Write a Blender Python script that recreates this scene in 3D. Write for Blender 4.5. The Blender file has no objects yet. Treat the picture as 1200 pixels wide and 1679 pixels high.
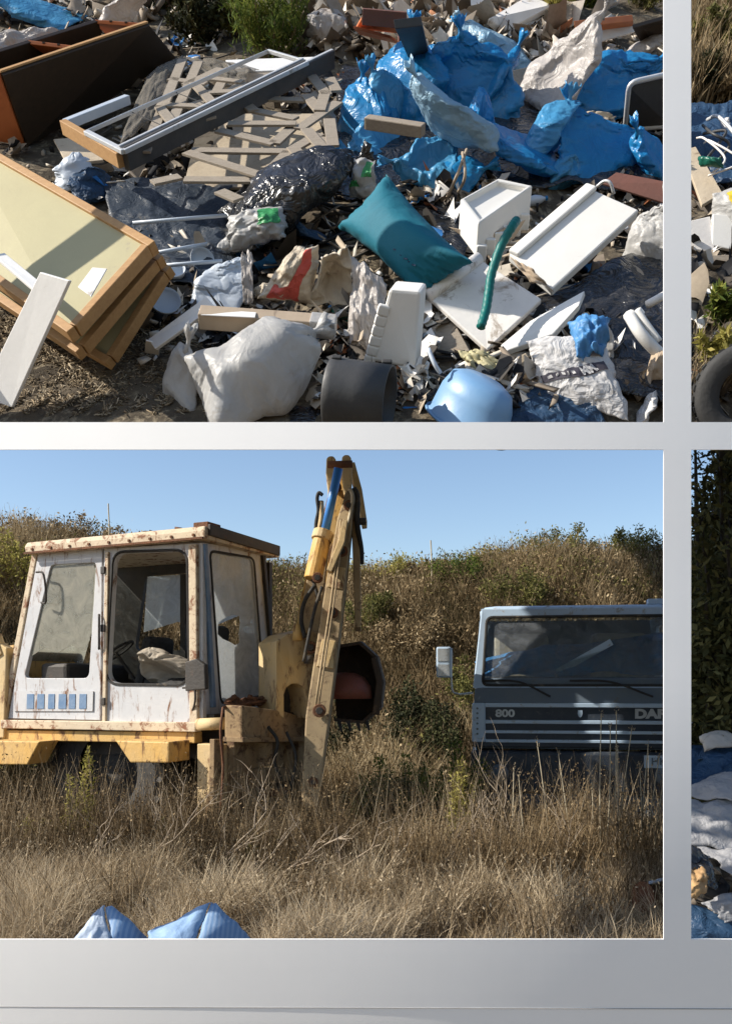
import bpy, bmesh, math, random
import numpy as np
from mathutils import Vector, Matrix, Euler

# ------------------------------------------------------------------ camera, sky, sun, exposure
SC = bpy.context.scene
COL = SC.collection
F, CX, HY, CAMZ = 1400.0, 600.0, 1120.0, 1.55        # focal length and horizon in photo pixels (1200 x 1679)

cam_data = bpy.data.cameras.new('camera')
cam_data.sensor_fit = 'VERTICAL'
cam_data.sensor_height = 36.0
cam_data.lens = 36.0 * F / 1679.0
cam_data.shift_y = (HY - 839.5) / 1679.0
cam_data.clip_start = 0.05
cam_data.clip_end = 3000.0
cam = bpy.data.objects.new('camera', cam_data)
COL.objects.link(cam)
cam.location = (0, 0, CAMZ)
cam.rotation_euler = (math.radians(90), 0, 0)
SC.camera = cam

SUN = Vector((-0.80, -0.14, 0.60)).normalized()
world = bpy.data.worlds.new('World')
SC.world = world
world.use_nodes = True
wn = world.node_tree
wn.nodes.clear()
w_out = wn.nodes.new('ShaderNodeOutputWorld')
w_bg = wn.nodes.new('ShaderNodeBackground')
w_sky = wn.nodes.new('ShaderNodeTexSky')
w_sky.sky_type = 'NISHITA'
w_sky.sun_disc = False
w_sky.sun_elevation = math.asin(SUN.z)
w_sky.sun_rotation = math.atan2(SUN.x, SUN.y)
w_sky.altitude = 50
w_sky.air_density = 1.0
w_sky.dust_density = 0.9
w_sky.ozone_density = 1.8
w_bg.inputs['Strength'].default_value = 0.11
wn.links.new(w_sky.outputs[0], w_bg.inputs[0])
wn.links.new(w_bg.outputs[0], w_out.inputs[0])

sun_data = bpy.data.lights.new('sun', 'SUN')
sun_data.energy = 4.6
sun_data.angle = math.radians(0.5)
sun_data.color = (1.0, 0.93, 0.82)
sun = bpy.data.objects.new('sun', sun_data)
COL.objects.link(sun)
sun.rotation_euler = (-SUN).to_track_quat('-Z', 'Y').to_euler()
sun.location = (-20, 0, 20)

SC.view_settings.view_transform = 'Standard'
SC.view_settings.look = 'None'
SC.view_settings.exposure = 0.68
SC.view_settings.gamma = 1.0
SC.view_settings.use_curve_mapping = False
SC.cycles.max_bounces = 8
SC.cycles.transparent_max_bounces = 12

# ------------------------------------------------------------------ numpy noise
def _hash(i, j, k, seed):
    h = (i.astype(np.int64) * 374761393 + j.astype(np.int64) * 668265263 + k.astype(np.int64) * 2147483647 + seed * 974634777) & 0xffffffff
    h = ((h ^ (h >> 13)) * 1274126177) & 0xffffffff
    h = ((h ^ (h >> 16)) * 2246822519) & 0xffffffff
    h = h ^ (h >> 15)
    return h / 2147483648.0 - 1.0

def noise3(p, seed=0):
    p = np.asarray(p, float)
    i = np.floor(p).astype(np.int64)
    f = p - i
    u = f * f * f * (f * (f * 6 - 15) + 10)
    out = 0
    for dx in (0, 1):
        wx = u[:, 0] if dx else 1 - u[:, 0]
        for dy in (0, 1):
            wy = u[:, 1] if dy else 1 - u[:, 1]
            for dz in (0, 1):
                wz = u[:, 2] if dz else 1 - u[:, 2]
                out = out + wx * wy * wz * _hash(i[:, 0] + dx, i[:, 1] + dy, i[:, 2] + dz, seed)
    return out

def fbm(p, seed=0, octv=4):
    a, s, t = 0, 1.0, 0
    p = np.asarray(p, float)
    for o in range(octv):
        a = a + noise3(p, seed + o * 17) * s
        t += s
        s *= 0.5
        p = p * 2.03 + 3.7
    return a / t

def ridge(p, seed=0, pw=3):
    return (1 - np.abs(noise3(p, seed))) ** pw

def sstep(a, b, x):
    t = np.clip((x - a) / (b - a), 0, 1)
    return t * t * (3 - 2 * t)

# ------------------------------------------------------------------ node materials
def _nt(name):
    m = bpy.data.materials.new(name)
    m.use_nodes = True
    nt = m.node_tree
    nt.nodes.clear()
    out = nt.nodes.new('ShaderNodeOutputMaterial')
    return m, nt, out

def _ramp(nt, stops, interp='LINEAR'):
    r = nt.nodes.new('ShaderNodeValToRGB')
    r.color_ramp.interpolation = interp
    e = r.color_ramp.elements
    while len(e) < len(stops):
        e.new(0.5)
    for el, (p, c) in zip(e, stops):
        el.position = p
        el.color = (*c, 1) if len(c) == 3 else c
    return r

def _noise(nt, vec, scale, detail=6, rough=0.6, dist=0.0):
    n = nt.nodes.new('ShaderNodeTexNoise')
    n.inputs['Scale'].default_value = scale
    n.inputs['Detail'].default_value = detail
    n.inputs['Roughness'].default_value = rough
    n.inputs['Distortion'].default_value = dist
    nt.links.new(vec, n.inputs['Vector'])
    return n

def _mixc(nt, fac, a, b, mode='MIX'):
    m = nt.nodes.new('ShaderNodeMix')
    m.data_type = 'RGBA'
    m.blend_type = mode
    for sock, v in ((m.inputs[0], fac), (m.inputs[6], a), (m.inputs[7], b)):
        if hasattr(v, 'is_linked') or hasattr(v, 'node'):
            nt.links.new(v, sock)
        elif isinstance(v, (int, float)):
            sock.default_value = v
        else:
            sock.default_value = (*v, 1)
    return m.outputs[2]

def mat(name, col, col2=None, scale=5, rough=0.7, metal=0.0, bump=0.15, bscale=40, spec=0.4, dirt=None, dirt_amt=0.4, dirt_scale=4,
        grain=None, transl=0.0, crease=0.0, cscale=9, stripes=None, runs=None):
    """Principled surface with two-tone mottling, an optional dirt / rust layer, wood grain, creases and translucency."""
    m, nt, out = _nt(name)
    tc = nt.nodes.new('ShaderNodeTexCoord').outputs['Object']
    vec = tc
    if grain:
        mp = nt.nodes.new('ShaderNodeMapping')
        mp.inputs['Scale'].default_value = grain
        nt.links.new(tc, mp.inputs['Vector'])
        vec = mp.outputs[0]
    n1 = _noise(nt, vec, scale, 8, 0.65, 0.4)
    r1 = _ramp(nt, [(0.32, (0, 0, 0)), (0.68, (1, 1, 1))])
    nt.links.new(n1.outputs[0], r1.inputs[0])
    if col2 is None:
        col2 = tuple(c * 0.78 for c in col)
    c = _mixc(nt, r1.outputs[0], col, col2)
    if stripes:
        w = nt.nodes.new('ShaderNodeTexWave')
        w.inputs['Scale'].default_value = stripes[0]
        w.inputs['Distortion'].default_value = 1.5
        nt.links.new(tc, w.inputs['Vector'])
        rs = _ramp(nt, [(0.45, (0, 0, 0)), (0.55, (1, 1, 1))])
        nt.links.new(w.outputs[1], rs.inputs[0])
        c = _mixc(nt, rs.outputs[0], c, stripes[1])
    rsock = None
    if dirt:
        dv = tc
        if runs:
            mp2 = nt.nodes.new('ShaderNodeMapping')
            mp2.inputs['Scale'].default_value = (1, 1, runs)
            nt.links.new(tc, mp2.inputs['Vector'])
            dv = mp2.outputs[0]
        n2 = _noise(nt, dv, dirt_scale, 10, 0.72, 0.6)
        lo = 0.72 - dirt_amt * 0.45
        r2 = _ramp(nt, [(lo, (0, 0, 0)), (lo + 0.09, (1, 1, 1))])
        nt.links.new(n2.outputs[0], r2.inputs[0])
        c = _mixc(nt, r2.outputs[0], c, dirt)
        rsock = r2.outputs[0]
    b = nt.nodes.new('ShaderNodeBsdfPrincipled')
    nt.links.new(c, b.inputs['Base Color'])
    b.inputs['Roughness'].default_value = rough
    b.inputs['Metallic'].default_value = metal
    b.inputs['Specular IOR Level'].default_value = spec
    if rsock is not None:
        mr = nt.nodes.new('ShaderNodeMapRange')
        mr.inputs['To Min'].default_value = rough
        mr.inputs['To Max'].default_value = max(rough, 0.85)
        nt.links.new(rsock, mr.inputs['Value'])
        nt.links.new(mr.outputs[0], b.inputs['Roughness'])
    hgt = _noise(nt, vec, bscale, 6, 0.6).outputs[0]
    bp = nt.nodes.new('ShaderNodeBump')
    bp.inputs['Strength'].default_value = bump
    bp.inputs['Distance'].default_value = 0.02
    nt.links.new(hgt, bp.inputs['Height'])
    last = bp
    if crease:
        nz = _noise(nt, tc, cscale, 3, 0.5, 1.2)
        sub = nt.nodes.new('ShaderNodeMath'); sub.operation = 'SUBTRACT'
        nt.links.new(nz.outputs[0], sub.inputs[0]); sub.inputs[1].default_value = 0.5
        ab = nt.nodes.new('ShaderNodeMath'); ab.operation = 'ABSOLUTE'
        nt.links.new(sub.outputs[0], ab.inputs[0])
        b2 = nt.nodes.new('ShaderNodeBump')
        b2.inputs['Strength'].default_value = crease
        b2.inputs['Distance'].default_value = 0.12
        b2.invert = True
        nt.links.new(ab.outputs[0], b2.inputs['Height'])
        nt.links.new(bp.outputs[0], b2.inputs['Normal'])
        last = b2
    nt.links.new(last.outputs[0], b.inputs['Normal'])
    if transl > 0:
        t = nt.nodes.new('ShaderNodeBsdfTranslucent')
        nt.links.new(c, t.inputs[0])
        nt.links.new(last.outputs[0], t.inputs['Normal'])
        mx = nt.nodes.new('ShaderNodeMixShader')
        mx.inputs[0].default_value = transl
        nt.links.new(b.outputs[0], mx.inputs[1])
        nt.links.new(t.outputs[0], mx.inputs[2])
        nt.links.new(mx.outputs[0], out.inputs[0])
    else:
        nt.links.new(b.outputs[0], out.inputs[0])
    return m

def rnd_mat(name, stops, interp='LINEAR', rough=0.8, transl=0.0, spec=0.2, mottled=0.0):
    """Colour chosen per piece from a ramp by the mesh attribute rnd (leaves, blades, shards)."""
    m, nt, out = _nt(name)
    a = nt.nodes.new('ShaderNodeAttribute')
    a.attribute_name = 'rnd'
    r = _ramp(nt, stops, interp)
    nt.links.new(a.outputs['Fac'], r.inputs[0])
    c = r.outputs[0]
    if mottled:
        tc = nt.nodes.new('ShaderNodeTexCoord').outputs['Object']
        n = _noise(nt, tc, 25, 6, 0.7)
        c = _mixc(nt, mottled, c, n.outputs[0], 'OVERLAY')
    b = nt.nodes.new('ShaderNodeBsdfPrincipled')
    nt.links.new(c, b.inputs['Base Color'])
    b.inputs['Roughness'].default_value = rough
    b.inputs['Specular IOR Level'].default_value = spec
    if transl > 0:
        t = nt.nodes.new('ShaderNodeBsdfTranslucent')
        nt.links.new(c, t.inputs[0])
        mx = nt.nodes.new('ShaderNodeMixShader')
        mx.inputs[0].default_value = transl
        nt.links.new(b.outputs[0], mx.inputs[1])
        nt.links.new(t.outputs[0], mx.inputs[2])
        nt.links.new(mx.outputs[0], out.inputs[0])
    else:
        nt.links.new(b.outputs[0], out.inputs[0])
    return m

def glass_mat(name, dust, lo, hi, scale=4, tint=(0.9, 0.95, 0.95)):
    """Old dusty glass: clear and glossy where clean, dull where the dust lies."""
    m, nt, out = _nt(name)
    tc = nt.nodes.new('ShaderNodeTexCoord').outputs['Object']
    tr = nt.nodes.new('ShaderNodeBsdfTransparent'); tr.inputs[0].default_value = (*tint, 1)
    gl = nt.nodes.new('ShaderNodeBsdfGlossy'); gl.inputs['Roughness'].default_value = 0.06
    fr = nt.nodes.new('ShaderNodeFresnel'); fr.inputs[0].default_value = 1.5
    m1 = nt.nodes.new('ShaderNodeMixShader')
    nt.links.new(fr.outputs[0], m1.inputs[0]); nt.links.new(tr.outputs[0], m1.inputs[1]); nt.links.new(gl.outputs[0], m1.inputs[2])
    df0 = nt.nodes.new('ShaderNodeBsdfDiffuse'); df0.inputs[0].default_value = (*dust, 1)
    dt = nt.nodes.new('ShaderNodeBsdfTranslucent'); dt.inputs[0].default_value = (*dust, 1)
    df = nt.nodes.new('ShaderNodeMixShader'); df.inputs[0].default_value = 0.45
    nt.links.new(df0.outputs[0], df.inputs[1]); nt.links.new(dt.outputs[0], df.inputs[2])
    n = _noise(nt, tc, scale, 9, 0.7, 0.8)
    mr = nt.nodes.new('ShaderNodeMapRange')
    mr.inputs['From Min'].default_value = 0.3; mr.inputs['From Max'].default_value = 0.7
    mr.inputs['To Min'].default_value = lo; mr.inputs['To Max'].default_value = hi
    nt.links.new(n.outputs[0], mr.inputs['Value'])
    m2 = nt.nodes.new('ShaderNodeMixShader')
    nt.links.new(mr.outputs[0], m2.inputs[0]); nt.links.new(m1.outputs[0], m2.inputs[1]); nt.links.new(df.outputs[0], m2.inputs[2])
    nt.links.new(m2.outputs[0], out.inputs[0])
    return m

# ------------------------------------------------------------------ objects
ORG = {}                      # origin of each thing, in the coordinates its parts are given in

def tag(o, label, cat, group=None):
    o['label'] = label
    o['category'] = cat
    if group:
        o['group'] = group
    return o

def thing(name, label, cat, loc, group=None, rotz=0.0):
    o = bpy.data.objects.new(name, None)
    COL.objects.link(o)
    o.empty_display_size = 0.1
    o.location = loc
    o.rotation_euler = (0, 0, rotz)
    ORG[o.name] = Matrix.Translation(Vector(loc)) @ Matrix.Rotation(rotz, 4, 'Z')
    tag(o, label, cat, group)
    return o

def mesh_np(name, v, f, smooth=False, rnd=None):
    me = bpy.data.meshes.new(name)
    v = np.asarray(v, float)
    if isinstance(f, np.ndarray):
        k = f.shape[1]
        me.vertices.add(len(v))
        me.vertices.foreach_set('co', v.astype(np.float32).ravel())
        me.loops.add(f.size)
        me.loops.foreach_set('vertex_index', f.astype(np.int32).ravel())
        me.polygons.add(len(f))
        me.polygons.foreach_set('loop_start', np.arange(0, f.size, k, dtype=np.int32))
        me.update(calc_edges=True)
    else:
        me.from_pydata([tuple(x) for x in v], [], [tuple(x) for x in f])
        me.update()
    if smooth:
        me.polygons.foreach_set('use_smooth', np.ones(len(me.polygons), bool))
    if rnd is not None:
        a = me.attributes.new('rnd', 'FLOAT', 'POINT')
        a.data.foreach_set('value', np.asarray(rnd, np.float32))
    return me

def put(name, v, f, m, parent=None, label=None, cat=None, group=None, smooth=False, bevel=0.0, solid=0.0, rnd=None, kind=None, origin=None, grandparent=None):
    """One mesh object. With a parent the points are taken into the thing's own space, else the origin is set at the base."""
    v = np.asarray(v, float)
    if parent is not None:
        M = ORG[(grandparent or parent).name].inverted()
        A = np.array(M)
        v2 = v @ A[:3, :3].T + A[:3, 3]
    else:
        o0 = np.array(origin) if origin is not None else np.array([v[:, 0].mean(), v[:, 1].mean(), v[:, 2].min()])
        v2 = v - o0
    me = mesh_np(name, v2, f, smooth, rnd)
    o = bpy.data.objects.new(name, me)
    COL.objects.link(o)
    if m is not None:
        me.materials.append(m)
    if parent is not None:
        o.parent = parent
    else:
        o.location = Vector(o0)
        ORG[o.name] = Matrix.Translation(Vector(o0))
    if label:
        if cat:
            tag(o, label, cat, group)
        else:
            o['label'] = label
    if kind:
        o['kind'] = kind
    if bevel:
        b = o.modifiers.new('bevel', 'BEVEL')
        b.width = bevel
        b.segments = 2
        b.limit_method = 'ANGLE'
        b.angle_limit = math.radians(35)
    if solid:
        s = o.modifiers.new('solid', 'SOLIDIFY')
        s.thickness = solid
        s.offset = 0
    return o

class MB:
    """Collects boxes, beams, tubes, slabs into one mesh."""
    def __init__(s):
        s.v, s.f = [], []
    def raw(s, v, f):
        n = len(s.v)
        s.v += [tuple(x) for x in v]
        s.f += [tuple(i + n for i in q) for q in f]
        return s
    def box(s, c, size, R=None):
        c = Vector(c)
        hx, hy, hz = (d / 2 for d in size)
        pts = [Vector((x, y, z)) for x in (-hx, hx) for y in (-hy, hy) for z in (-hz, hz)]
        if R is not None:
            pts = [R @ p for p in pts]
        return s.raw([p + c for p in pts], [(0, 1, 3, 2), (4, 6, 7, 5), (0, 4, 5, 1), (2, 3, 7, 6), (0, 2, 6, 4), (1, 5, 7, 3)])
    def beam(s, a, b, w, h, up=(0, 0, 1), taper=1.0):
        a, b = Vector(a), Vector(b)
        d = (b - a).normalized()
        up = Vector(up)
        sx = d.cross(up)
        if sx.length < 1e-4:
            sx = d.cross(Vector((0, 1, 0)))
        sx.normalize()
        uz = sx.cross(d).normalized()
        v = []
        for p, k in ((a, 1), (b, taper)):
            for i, j in ((-1, -1), (1, -1), (1, 1), (-1, 1)):
                v.append(p + sx * (w / 2 * i * k) + uz * (h / 2 * j * k))
        return s.raw(v, [(3, 2, 1, 0), (4, 5, 6, 7), (0, 1, 5, 4), (1, 2, 6, 5), (2, 3, 7, 6), (3, 0, 4, 7)])
    def slab(s, q, t):
        """Board from the corners of its upper face, thickness t downwards."""
        q = [Vector(p) for p in q]
        n = Vector((0, 0, 0))
        for i in range(len(q)):
            n += q[i].cross(q[(i + 1) % len(q)])
        n.normalize()
        if n.z < 0:
            n = -n
        k = len(q)
        lo = [p - n * t for p in q]
        return s.raw(q + lo, [tuple(range(k)), tuple(range(2 * k - 1, k - 1, -1))] + [(i, i + k, (i + 1) % k + k, (i + 1) % k) for i in range(k)])
    def tube(s, pts, r, seg=8, cap=True):
        pts = [Vector(p) for p in pts]
        rs = r if isinstance(r, (list, tuple)) else [r] * len(pts)
        v, f = [], []
        prev = None
        for i, p in enumerate(pts):
            d = (pts[min(i + 1, len(pts) - 1)] - pts[max(i - 1, 0)]).normalized()
            if prev is None:
                a = d.orthogonal().normalized()
            else:
                a = (prev - d * prev.dot(d)).normalized()
            prev = a
            b = d.cross(a)
            for k in range(seg):
                t = 2 * math.pi * k / seg
                v.append(p + (a * math.cos(t) + b * math.sin(t)) * rs[i])
        for i in range(len(pts) - 1):
            for k in range(seg):
                k2 = (k + 1) % seg
                f.append((i * seg + k, i * seg + k2, (i + 1) * seg + k2, (i + 1) * seg + k))
        if cap:
            f.append(tuple(range(seg - 1, -1, -1)))
            f.append(tuple((len(pts) - 1) * seg + k for k in range(seg)))
        return s.raw(v, f)
    def lathe(s, prof, M, seg=24, close=False, arc=2 * math.pi):
        """prof: (radius, height) pairs turned about M's z axis."""
        v, f = [], []
        n = seg if arc > 6.28 else seg + 1
        for r, z in prof:
            for k in range(n):
                t = arc * k / seg
                v.append(M @ Vector((r * math.cos(t), r * math.sin(t), z)))
        for i in range(len(prof) - 1):
            for k in range(seg):
                k2 = (k + 1) % n
                f.append((i * n + k, i * n + k2, (i + 1) * n + k2, (i + 1) * n + k))
        return s.raw(v, f)
    def build(s, name, m, parent=None, **kw):
        return put(name, s.v, s.f, m, parent, **kw)

def smooth_path(pts, n=24):
    """Catmull-Rom through the points."""
    P = [Vector(p) for p in pts]
    P = [P[0] * 2 - P[1]] + P + [P[-1] * 2 - P[-2]]
    out = []
    m = len(P) - 3
    for i in range(m):
        a, b, c, d = P[i:i + 4]
        k = max(2, n // m)
        for j in range(k):
            t = j / k
            out.append(0.5 * ((2 * b) + (c - a) * t + (2 * a - 5 * b + 4 * c - d) * t * t + (3 * b - a - 3 * c + d) * t ** 3))
    out.append(P[-2])
    return out

_ICO = {}
def ico(sub):
    if sub not in _ICO:
        bm = bmesh.new()
        bmesh.ops.create_icosphere(bm, subdivisions=sub, radius=1)
        v = np.array([x.co[:] for x in bm.verts])
        f = np.array([[q.index for q in x.verts] for x in bm.faces])
        bm.free()
        _ICO[sub] = (v, f)
    return _ICO[sub]

def bag_verts(axes, seed, ties=(), lump=0.28, crease=0.12, sub=5, folds=9, boxy=0.0):
    p, f = ico(sub)
    s = np.array([seed * 3.17, seed * 1.71, seed * 5.3])
    warp = np.stack([fbm(p * 1.5 + s + 9, seed), fbm(p * 1.5 + s + 19, seed + 1), fbm(p * 1.5 + s + 29, seed + 2)], 1)
    q = p + 0.35 * warp
    r = 1 + lump * fbm(q * 1.25 + s, seed + 3, 3)
    an = lambda k, sd: np.abs(noise3(q * k + s, sd)) - 0.27
    q2 = p + 0.6 * warp
    r = r - crease * (1.5 * an(1.5, seed + 4) + 1.25 * (np.abs(noise3(q2 * 3.0 + s, seed + 5)) - .27) + 0.7 * (np.abs(noise3(q2 * 6.0 + s, seed + 6)) - .27) + 0.3 * an(13, seed + 7))
    v = p * r[:, None]
    for t, ln in ties:
        t = Vector(t).normalized()
        a = t.orthogonal().normalized()
        b = t.cross(a)
        t, a, b = np.array(t), np.array(a), np.array(b)
        d = p @ t
        ph = np.arctan2(p @ b, p @ a)
        w = sstep(0.55, 1.0, d)
        fold = 1 + 0.17 * (np.abs(np.sin(0.5 * folds * ph + 2.5 * fbm(p * 2 + s, seed + 8))) - .6) * sstep(0.1, 0.75, d) * (1 - sstep(0.985, 1.0, d))
        along = v @ t
        perp = v - along[:, None] * t
        neck = 1 - 0.8 * sstep(0.55, 0.93, d) + 0.35 * sstep(0.96, 1.0, d)
        v = perp * (fold * neck)[:, None] + (along + ln * w ** 1.6)[:, None] * t
    v = v * np.array(axes)
    zl = -0.62 * axes[2]
    low = v[:, 2] < zl
    v[low, 2] = zl + (v[low, 2] - zl) * 0.22
    return v, f

class Sheet:
    """Crumpled film or cloth over four corners: point(u, v) gives the surface."""
    def __init__(s, q, amp=0.03, seed=1, bulge=0.0, freq=3.0, jag=0.03, fine=0.35):
        s.q = [np.array(Vector(p)) for p in q]
        s.amp, s.seed, s.bulge, s.freq, s.jag, s.fine = amp, seed, bulge, freq, jag, fine
        n = np.cross(s.q[1] - s.q[0], s.q[3] - s.q[0])
        n = n / np.linalg.norm(n)
        s.n = n if n[2] > 0 else -n
        s.L = np.linalg.norm(s.q[1] - s.q[0]); s.H = np.linalg.norm(s.q[3] - s.q[0])
    def point(s, u, v):
        u, v = np.asarray(u, float), np.asarray(v, float)
        e = np.stack([u * 2.3 * max(1, s.L / s.H), v * 2.3, np.zeros_like(u)], 1)
        du = s.jag * fbm(e * 3 + s.seed * 2.1, s.seed + 30, 3)
        dv = s.jag * fbm(e * 3 + s.seed * 4.7 + 50, s.seed + 31, 3)
        uu, vv = (u + du)[:, None], (v + dv)[:, None]
        a, b, c, d = s.q
        p = a * (1 - uu) * (1 - vv) + b * uu * (1 - vv) + c * uu * vv + d * (1 - uu) * vv
        e2 = np.stack([u * s.freq * s.L / max(s.L, s.H), v * s.freq * s.H / max(s.L, s.H), np.full_like(u, s.seed * 1.3)], 1)
        w = np.stack([fbm(e2 + 7, s.seed + 1, 2), fbm(e2 + 17, s.seed + 2, 2), 0 * u], 1)
        g = e2 + 0.5 * w
        fo = film_at(s.seed, u, v)
        h = s.amp * fbm(g, s.seed, 2) * 1.0 + fo[:, 2] * min(s.L, s.H) * min(1.0, s.amp * 18)
        p = p + fo[:, :1] * (b - a) * .7 + fo[:, 1:2] * (d - a) * .7
        h = h + s.bulge * (np.sin(np.pi * np.clip(u, 0, 1)) * np.sin(np.pi * np.clip(v, 0, 1))) ** 0.6
        return p + h[:, None] * s.n
    def grid(s, nu=44, nv=44):
        u, v = np.meshgrid(np.linspace(0, 1, nu), np.linspace(0, 1, nv))
        P = s.point(u.ravel(), v.ravel())
        i = np.arange(nu * nv).reshape(nv, nu)
        f = np.stack([i[:-1, :-1].ravel(), i[:-1, 1:].ravel(), i[1:, 1:].ravel(), i[1:, :-1].ravel()], 1)
        return P, f

def text_verts(txt, size=1.0, bold=0.0):
    c = bpy.data.curves.new('t', 'FONT')
    c.body = txt
    c.size = size
    c.offset = bold
    c.align_x = 'CENTER'
    c.align_y = 'CENTER'
    o = bpy.data.objects.new('t', c)
    COL.objects.link(o)
    dg = bpy.context.evaluated_depsgraph_get()
    me = bpy.data.meshes.new_from_object(o.evaluated_get(dg))
    v = np.array([x.co[:] for x in me.vertices])
    f = [tuple(p.vertices) for p in me.polygons]
    bpy.data.objects.remove(o)
    bpy.data.curves.remove(c)
    bpy.data.meshes.remove(me)
    return v, f

# ------------------------------------------------------------------ scatter builders (numpy)
def blades(base, h, wid, lean, rng, seg=3, curl=0.5):
    """Grass blades: base (n,3), h (n,), returns verts, faces, id per vertex."""
    n = len(base)
    az = rng.uniform(0, 2 * np.pi, n)
    d = np.stack([np.cos(az), np.sin(az), np.zeros(n)], 1)
    az2 = rng.uniform(0, 2 * np.pi, n)
    side = np.stack([np.cos(az2), np.sin(az2), np.zeros(n)], 1)
    le = lean * rng.uniform(0.2, 1.0, n)
    V = []
    for k in range(seg + 1):
        t = k / seg
        c = base + d * (h * le * (t ** (1 + curl)))[:, None]
        c[:, 2] = base[:, 2] + h * t * np.sqrt(np.maximum(0.05, 1 - (le * t) ** 2 * 0.6))
        w = wid * (1 - 0.85 * t)
        V.append(c - side * w[:, None])
        V.append(c + side * w[:, None])
    m = 2 * (seg + 1)
    V = np.stack(V, 1).reshape(-1, 3)
    o = (np.arange(n) * m)[:, None]
    fs = [o + np.array([2 * k, 2 * k + 1, 2 * k + 3, 2 * k + 2]) for k in range(seg)]
    Fc = np.stack(fs, 1).reshape(-1, 4)
    return V, Fc, np.repeat(np.arange(n), m)

def leaves(c, size, rng, aspect=0.5, up=0.3):
    n = len(c)
    a = rng.normal(size=(n, 3)); a[:, 2] += up; a /= np.linalg.norm(a, axis=1)[:, None]
    b = rng.normal(size=(n, 3)); b -= (b * a).sum(1)[:, None] * a; b /= np.linalg.norm(b, axis=1)[:, None]
    size = np.broadcast_to(size, (n,)) * rng.uniform(0.6, 1.3, n)
    L = a * size[:, None]
    W = b * (size * aspect)[:, None]
    V = np.stack([c, c + L * 0.45 + W * 0.5, c + L, c + L * 0.45 - W * 0.5], 1).reshape(-1, 3)
    Fc = np.arange(4 * n).reshape(-1, 4)
    return V, Fc, np.repeat(np.arange(n), 4)

def shards(c, sx, sy, sz, rng, tilt=0.5):
    n = len(c)
    q = np.array([(x, y, z) for x in (-.5, .5) for y in (-.5, .5) for z in (-.5, .5)])
    loc = q[None] * np.stack([sx, sy, sz], 1)[:, None, :]
    loc = loc * (1 + 0.35 * rng.uniform(-1, 1, (n, 8, 1)))
    yaw = rng.uniform(0, 2 * np.pi, n); tx = rng.normal(0, tilt, n); ty = rng.normal(0, tilt, n)
    cz, s_z = np.cos(yaw), np.sin(yaw); cx, s_x = np.cos(tx), np.sin(tx); cy, s_y = np.cos(ty), np.sin(ty)
    Z = np.zeros(n); O = np.ones(n)
    Rz = np.stack([np.stack([cz, -s_z, Z], 1), np.stack([s_z, cz, Z], 1), np.stack([Z, Z, O], 1)], 1)
    Rx = np.stack([np.stack([O, Z, Z], 1), np.stack([Z, cx, -s_x], 1), np.stack([Z, s_x, cx], 1)], 1)
    Ry = np.stack([np.stack([cy, Z, s_y], 1), np.stack([Z, O, Z], 1), np.stack([-s_y, Z, cy], 1)], 1)
    R = Rz @ Rx @ Ry
    V = np.einsum('nij,nkj->nki', R, loc) + c[:, None, :]
    fq = np.array([(0, 1, 3, 2), (4, 6, 7, 5), (0, 4, 5, 1), (2, 3, 7, 6), (0, 2, 6, 4), (1, 5, 7, 3)])
    Fc = (np.arange(n) * 8)[:, None, None] + fq[None]
    return V.reshape(-1, 3), Fc.reshape(-1, 4), np.repeat(np.arange(n), 8)

def scraps(c, size, rng, curl=0.5, k=4):
    """Crumpled bits of film, paper and sheet: k x k patches."""
    n = len(c)
    u, v = np.meshgrid(np.linspace(-.5, .5, k), np.linspace(-.5, .5, k))
    g_ = np.stack([u.ravel(), v.ravel()], 1)
    asp = rng.uniform(.35, 1.0, n)
    x = g_[None, :, 0] * size[:, None] * (1 + .5 * rng.uniform(-1, 1, (n, k * k)))
    y = g_[None, :, 1] * (size * asp)[:, None] * (1 + .5 * rng.uniform(-1, 1, (n, k * k)))
    bend = rng.uniform(-1, 1, (n, 2)) * curl
    z = (bend[:, :1] * g_[None, :, 0] ** 2 * 4 + bend[:, 1:] * g_[None, :, 1] ** 2 * 4) * size[:, None] * .5 + rng.normal(0, .09, (n, k * k)) * size[:, None]
    yaw, tx, ty = rng.uniform(0, 6.283, n), rng.normal(0, .45, n), rng.normal(0, .45, n)
    z = z + x * np.tan(np.clip(tx, -1, 1))[:, None] + y * np.tan(np.clip(ty, -1, 1))[:, None]
    cx, sx = np.cos(yaw)[:, None], np.sin(yaw)[:, None]
    V = np.stack([cx * x - sx * y, sx * x + cx * y, z], 2) + c[:, None, :]
    i = np.arange(k * k).reshape(k, k)
    f = np.stack([i[:-1, :-1].ravel(), i[:-1, 1:].ravel(), i[1:, 1:].ravel(), i[1:, :-1].ravel()], 1)
    Fc = (np.arange(n) * k * k)[:, None, None] + f[None]
    return V.reshape(-1, 3), Fc.reshape(-1, 4), np.repeat(np.arange(n), k * k)

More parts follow.
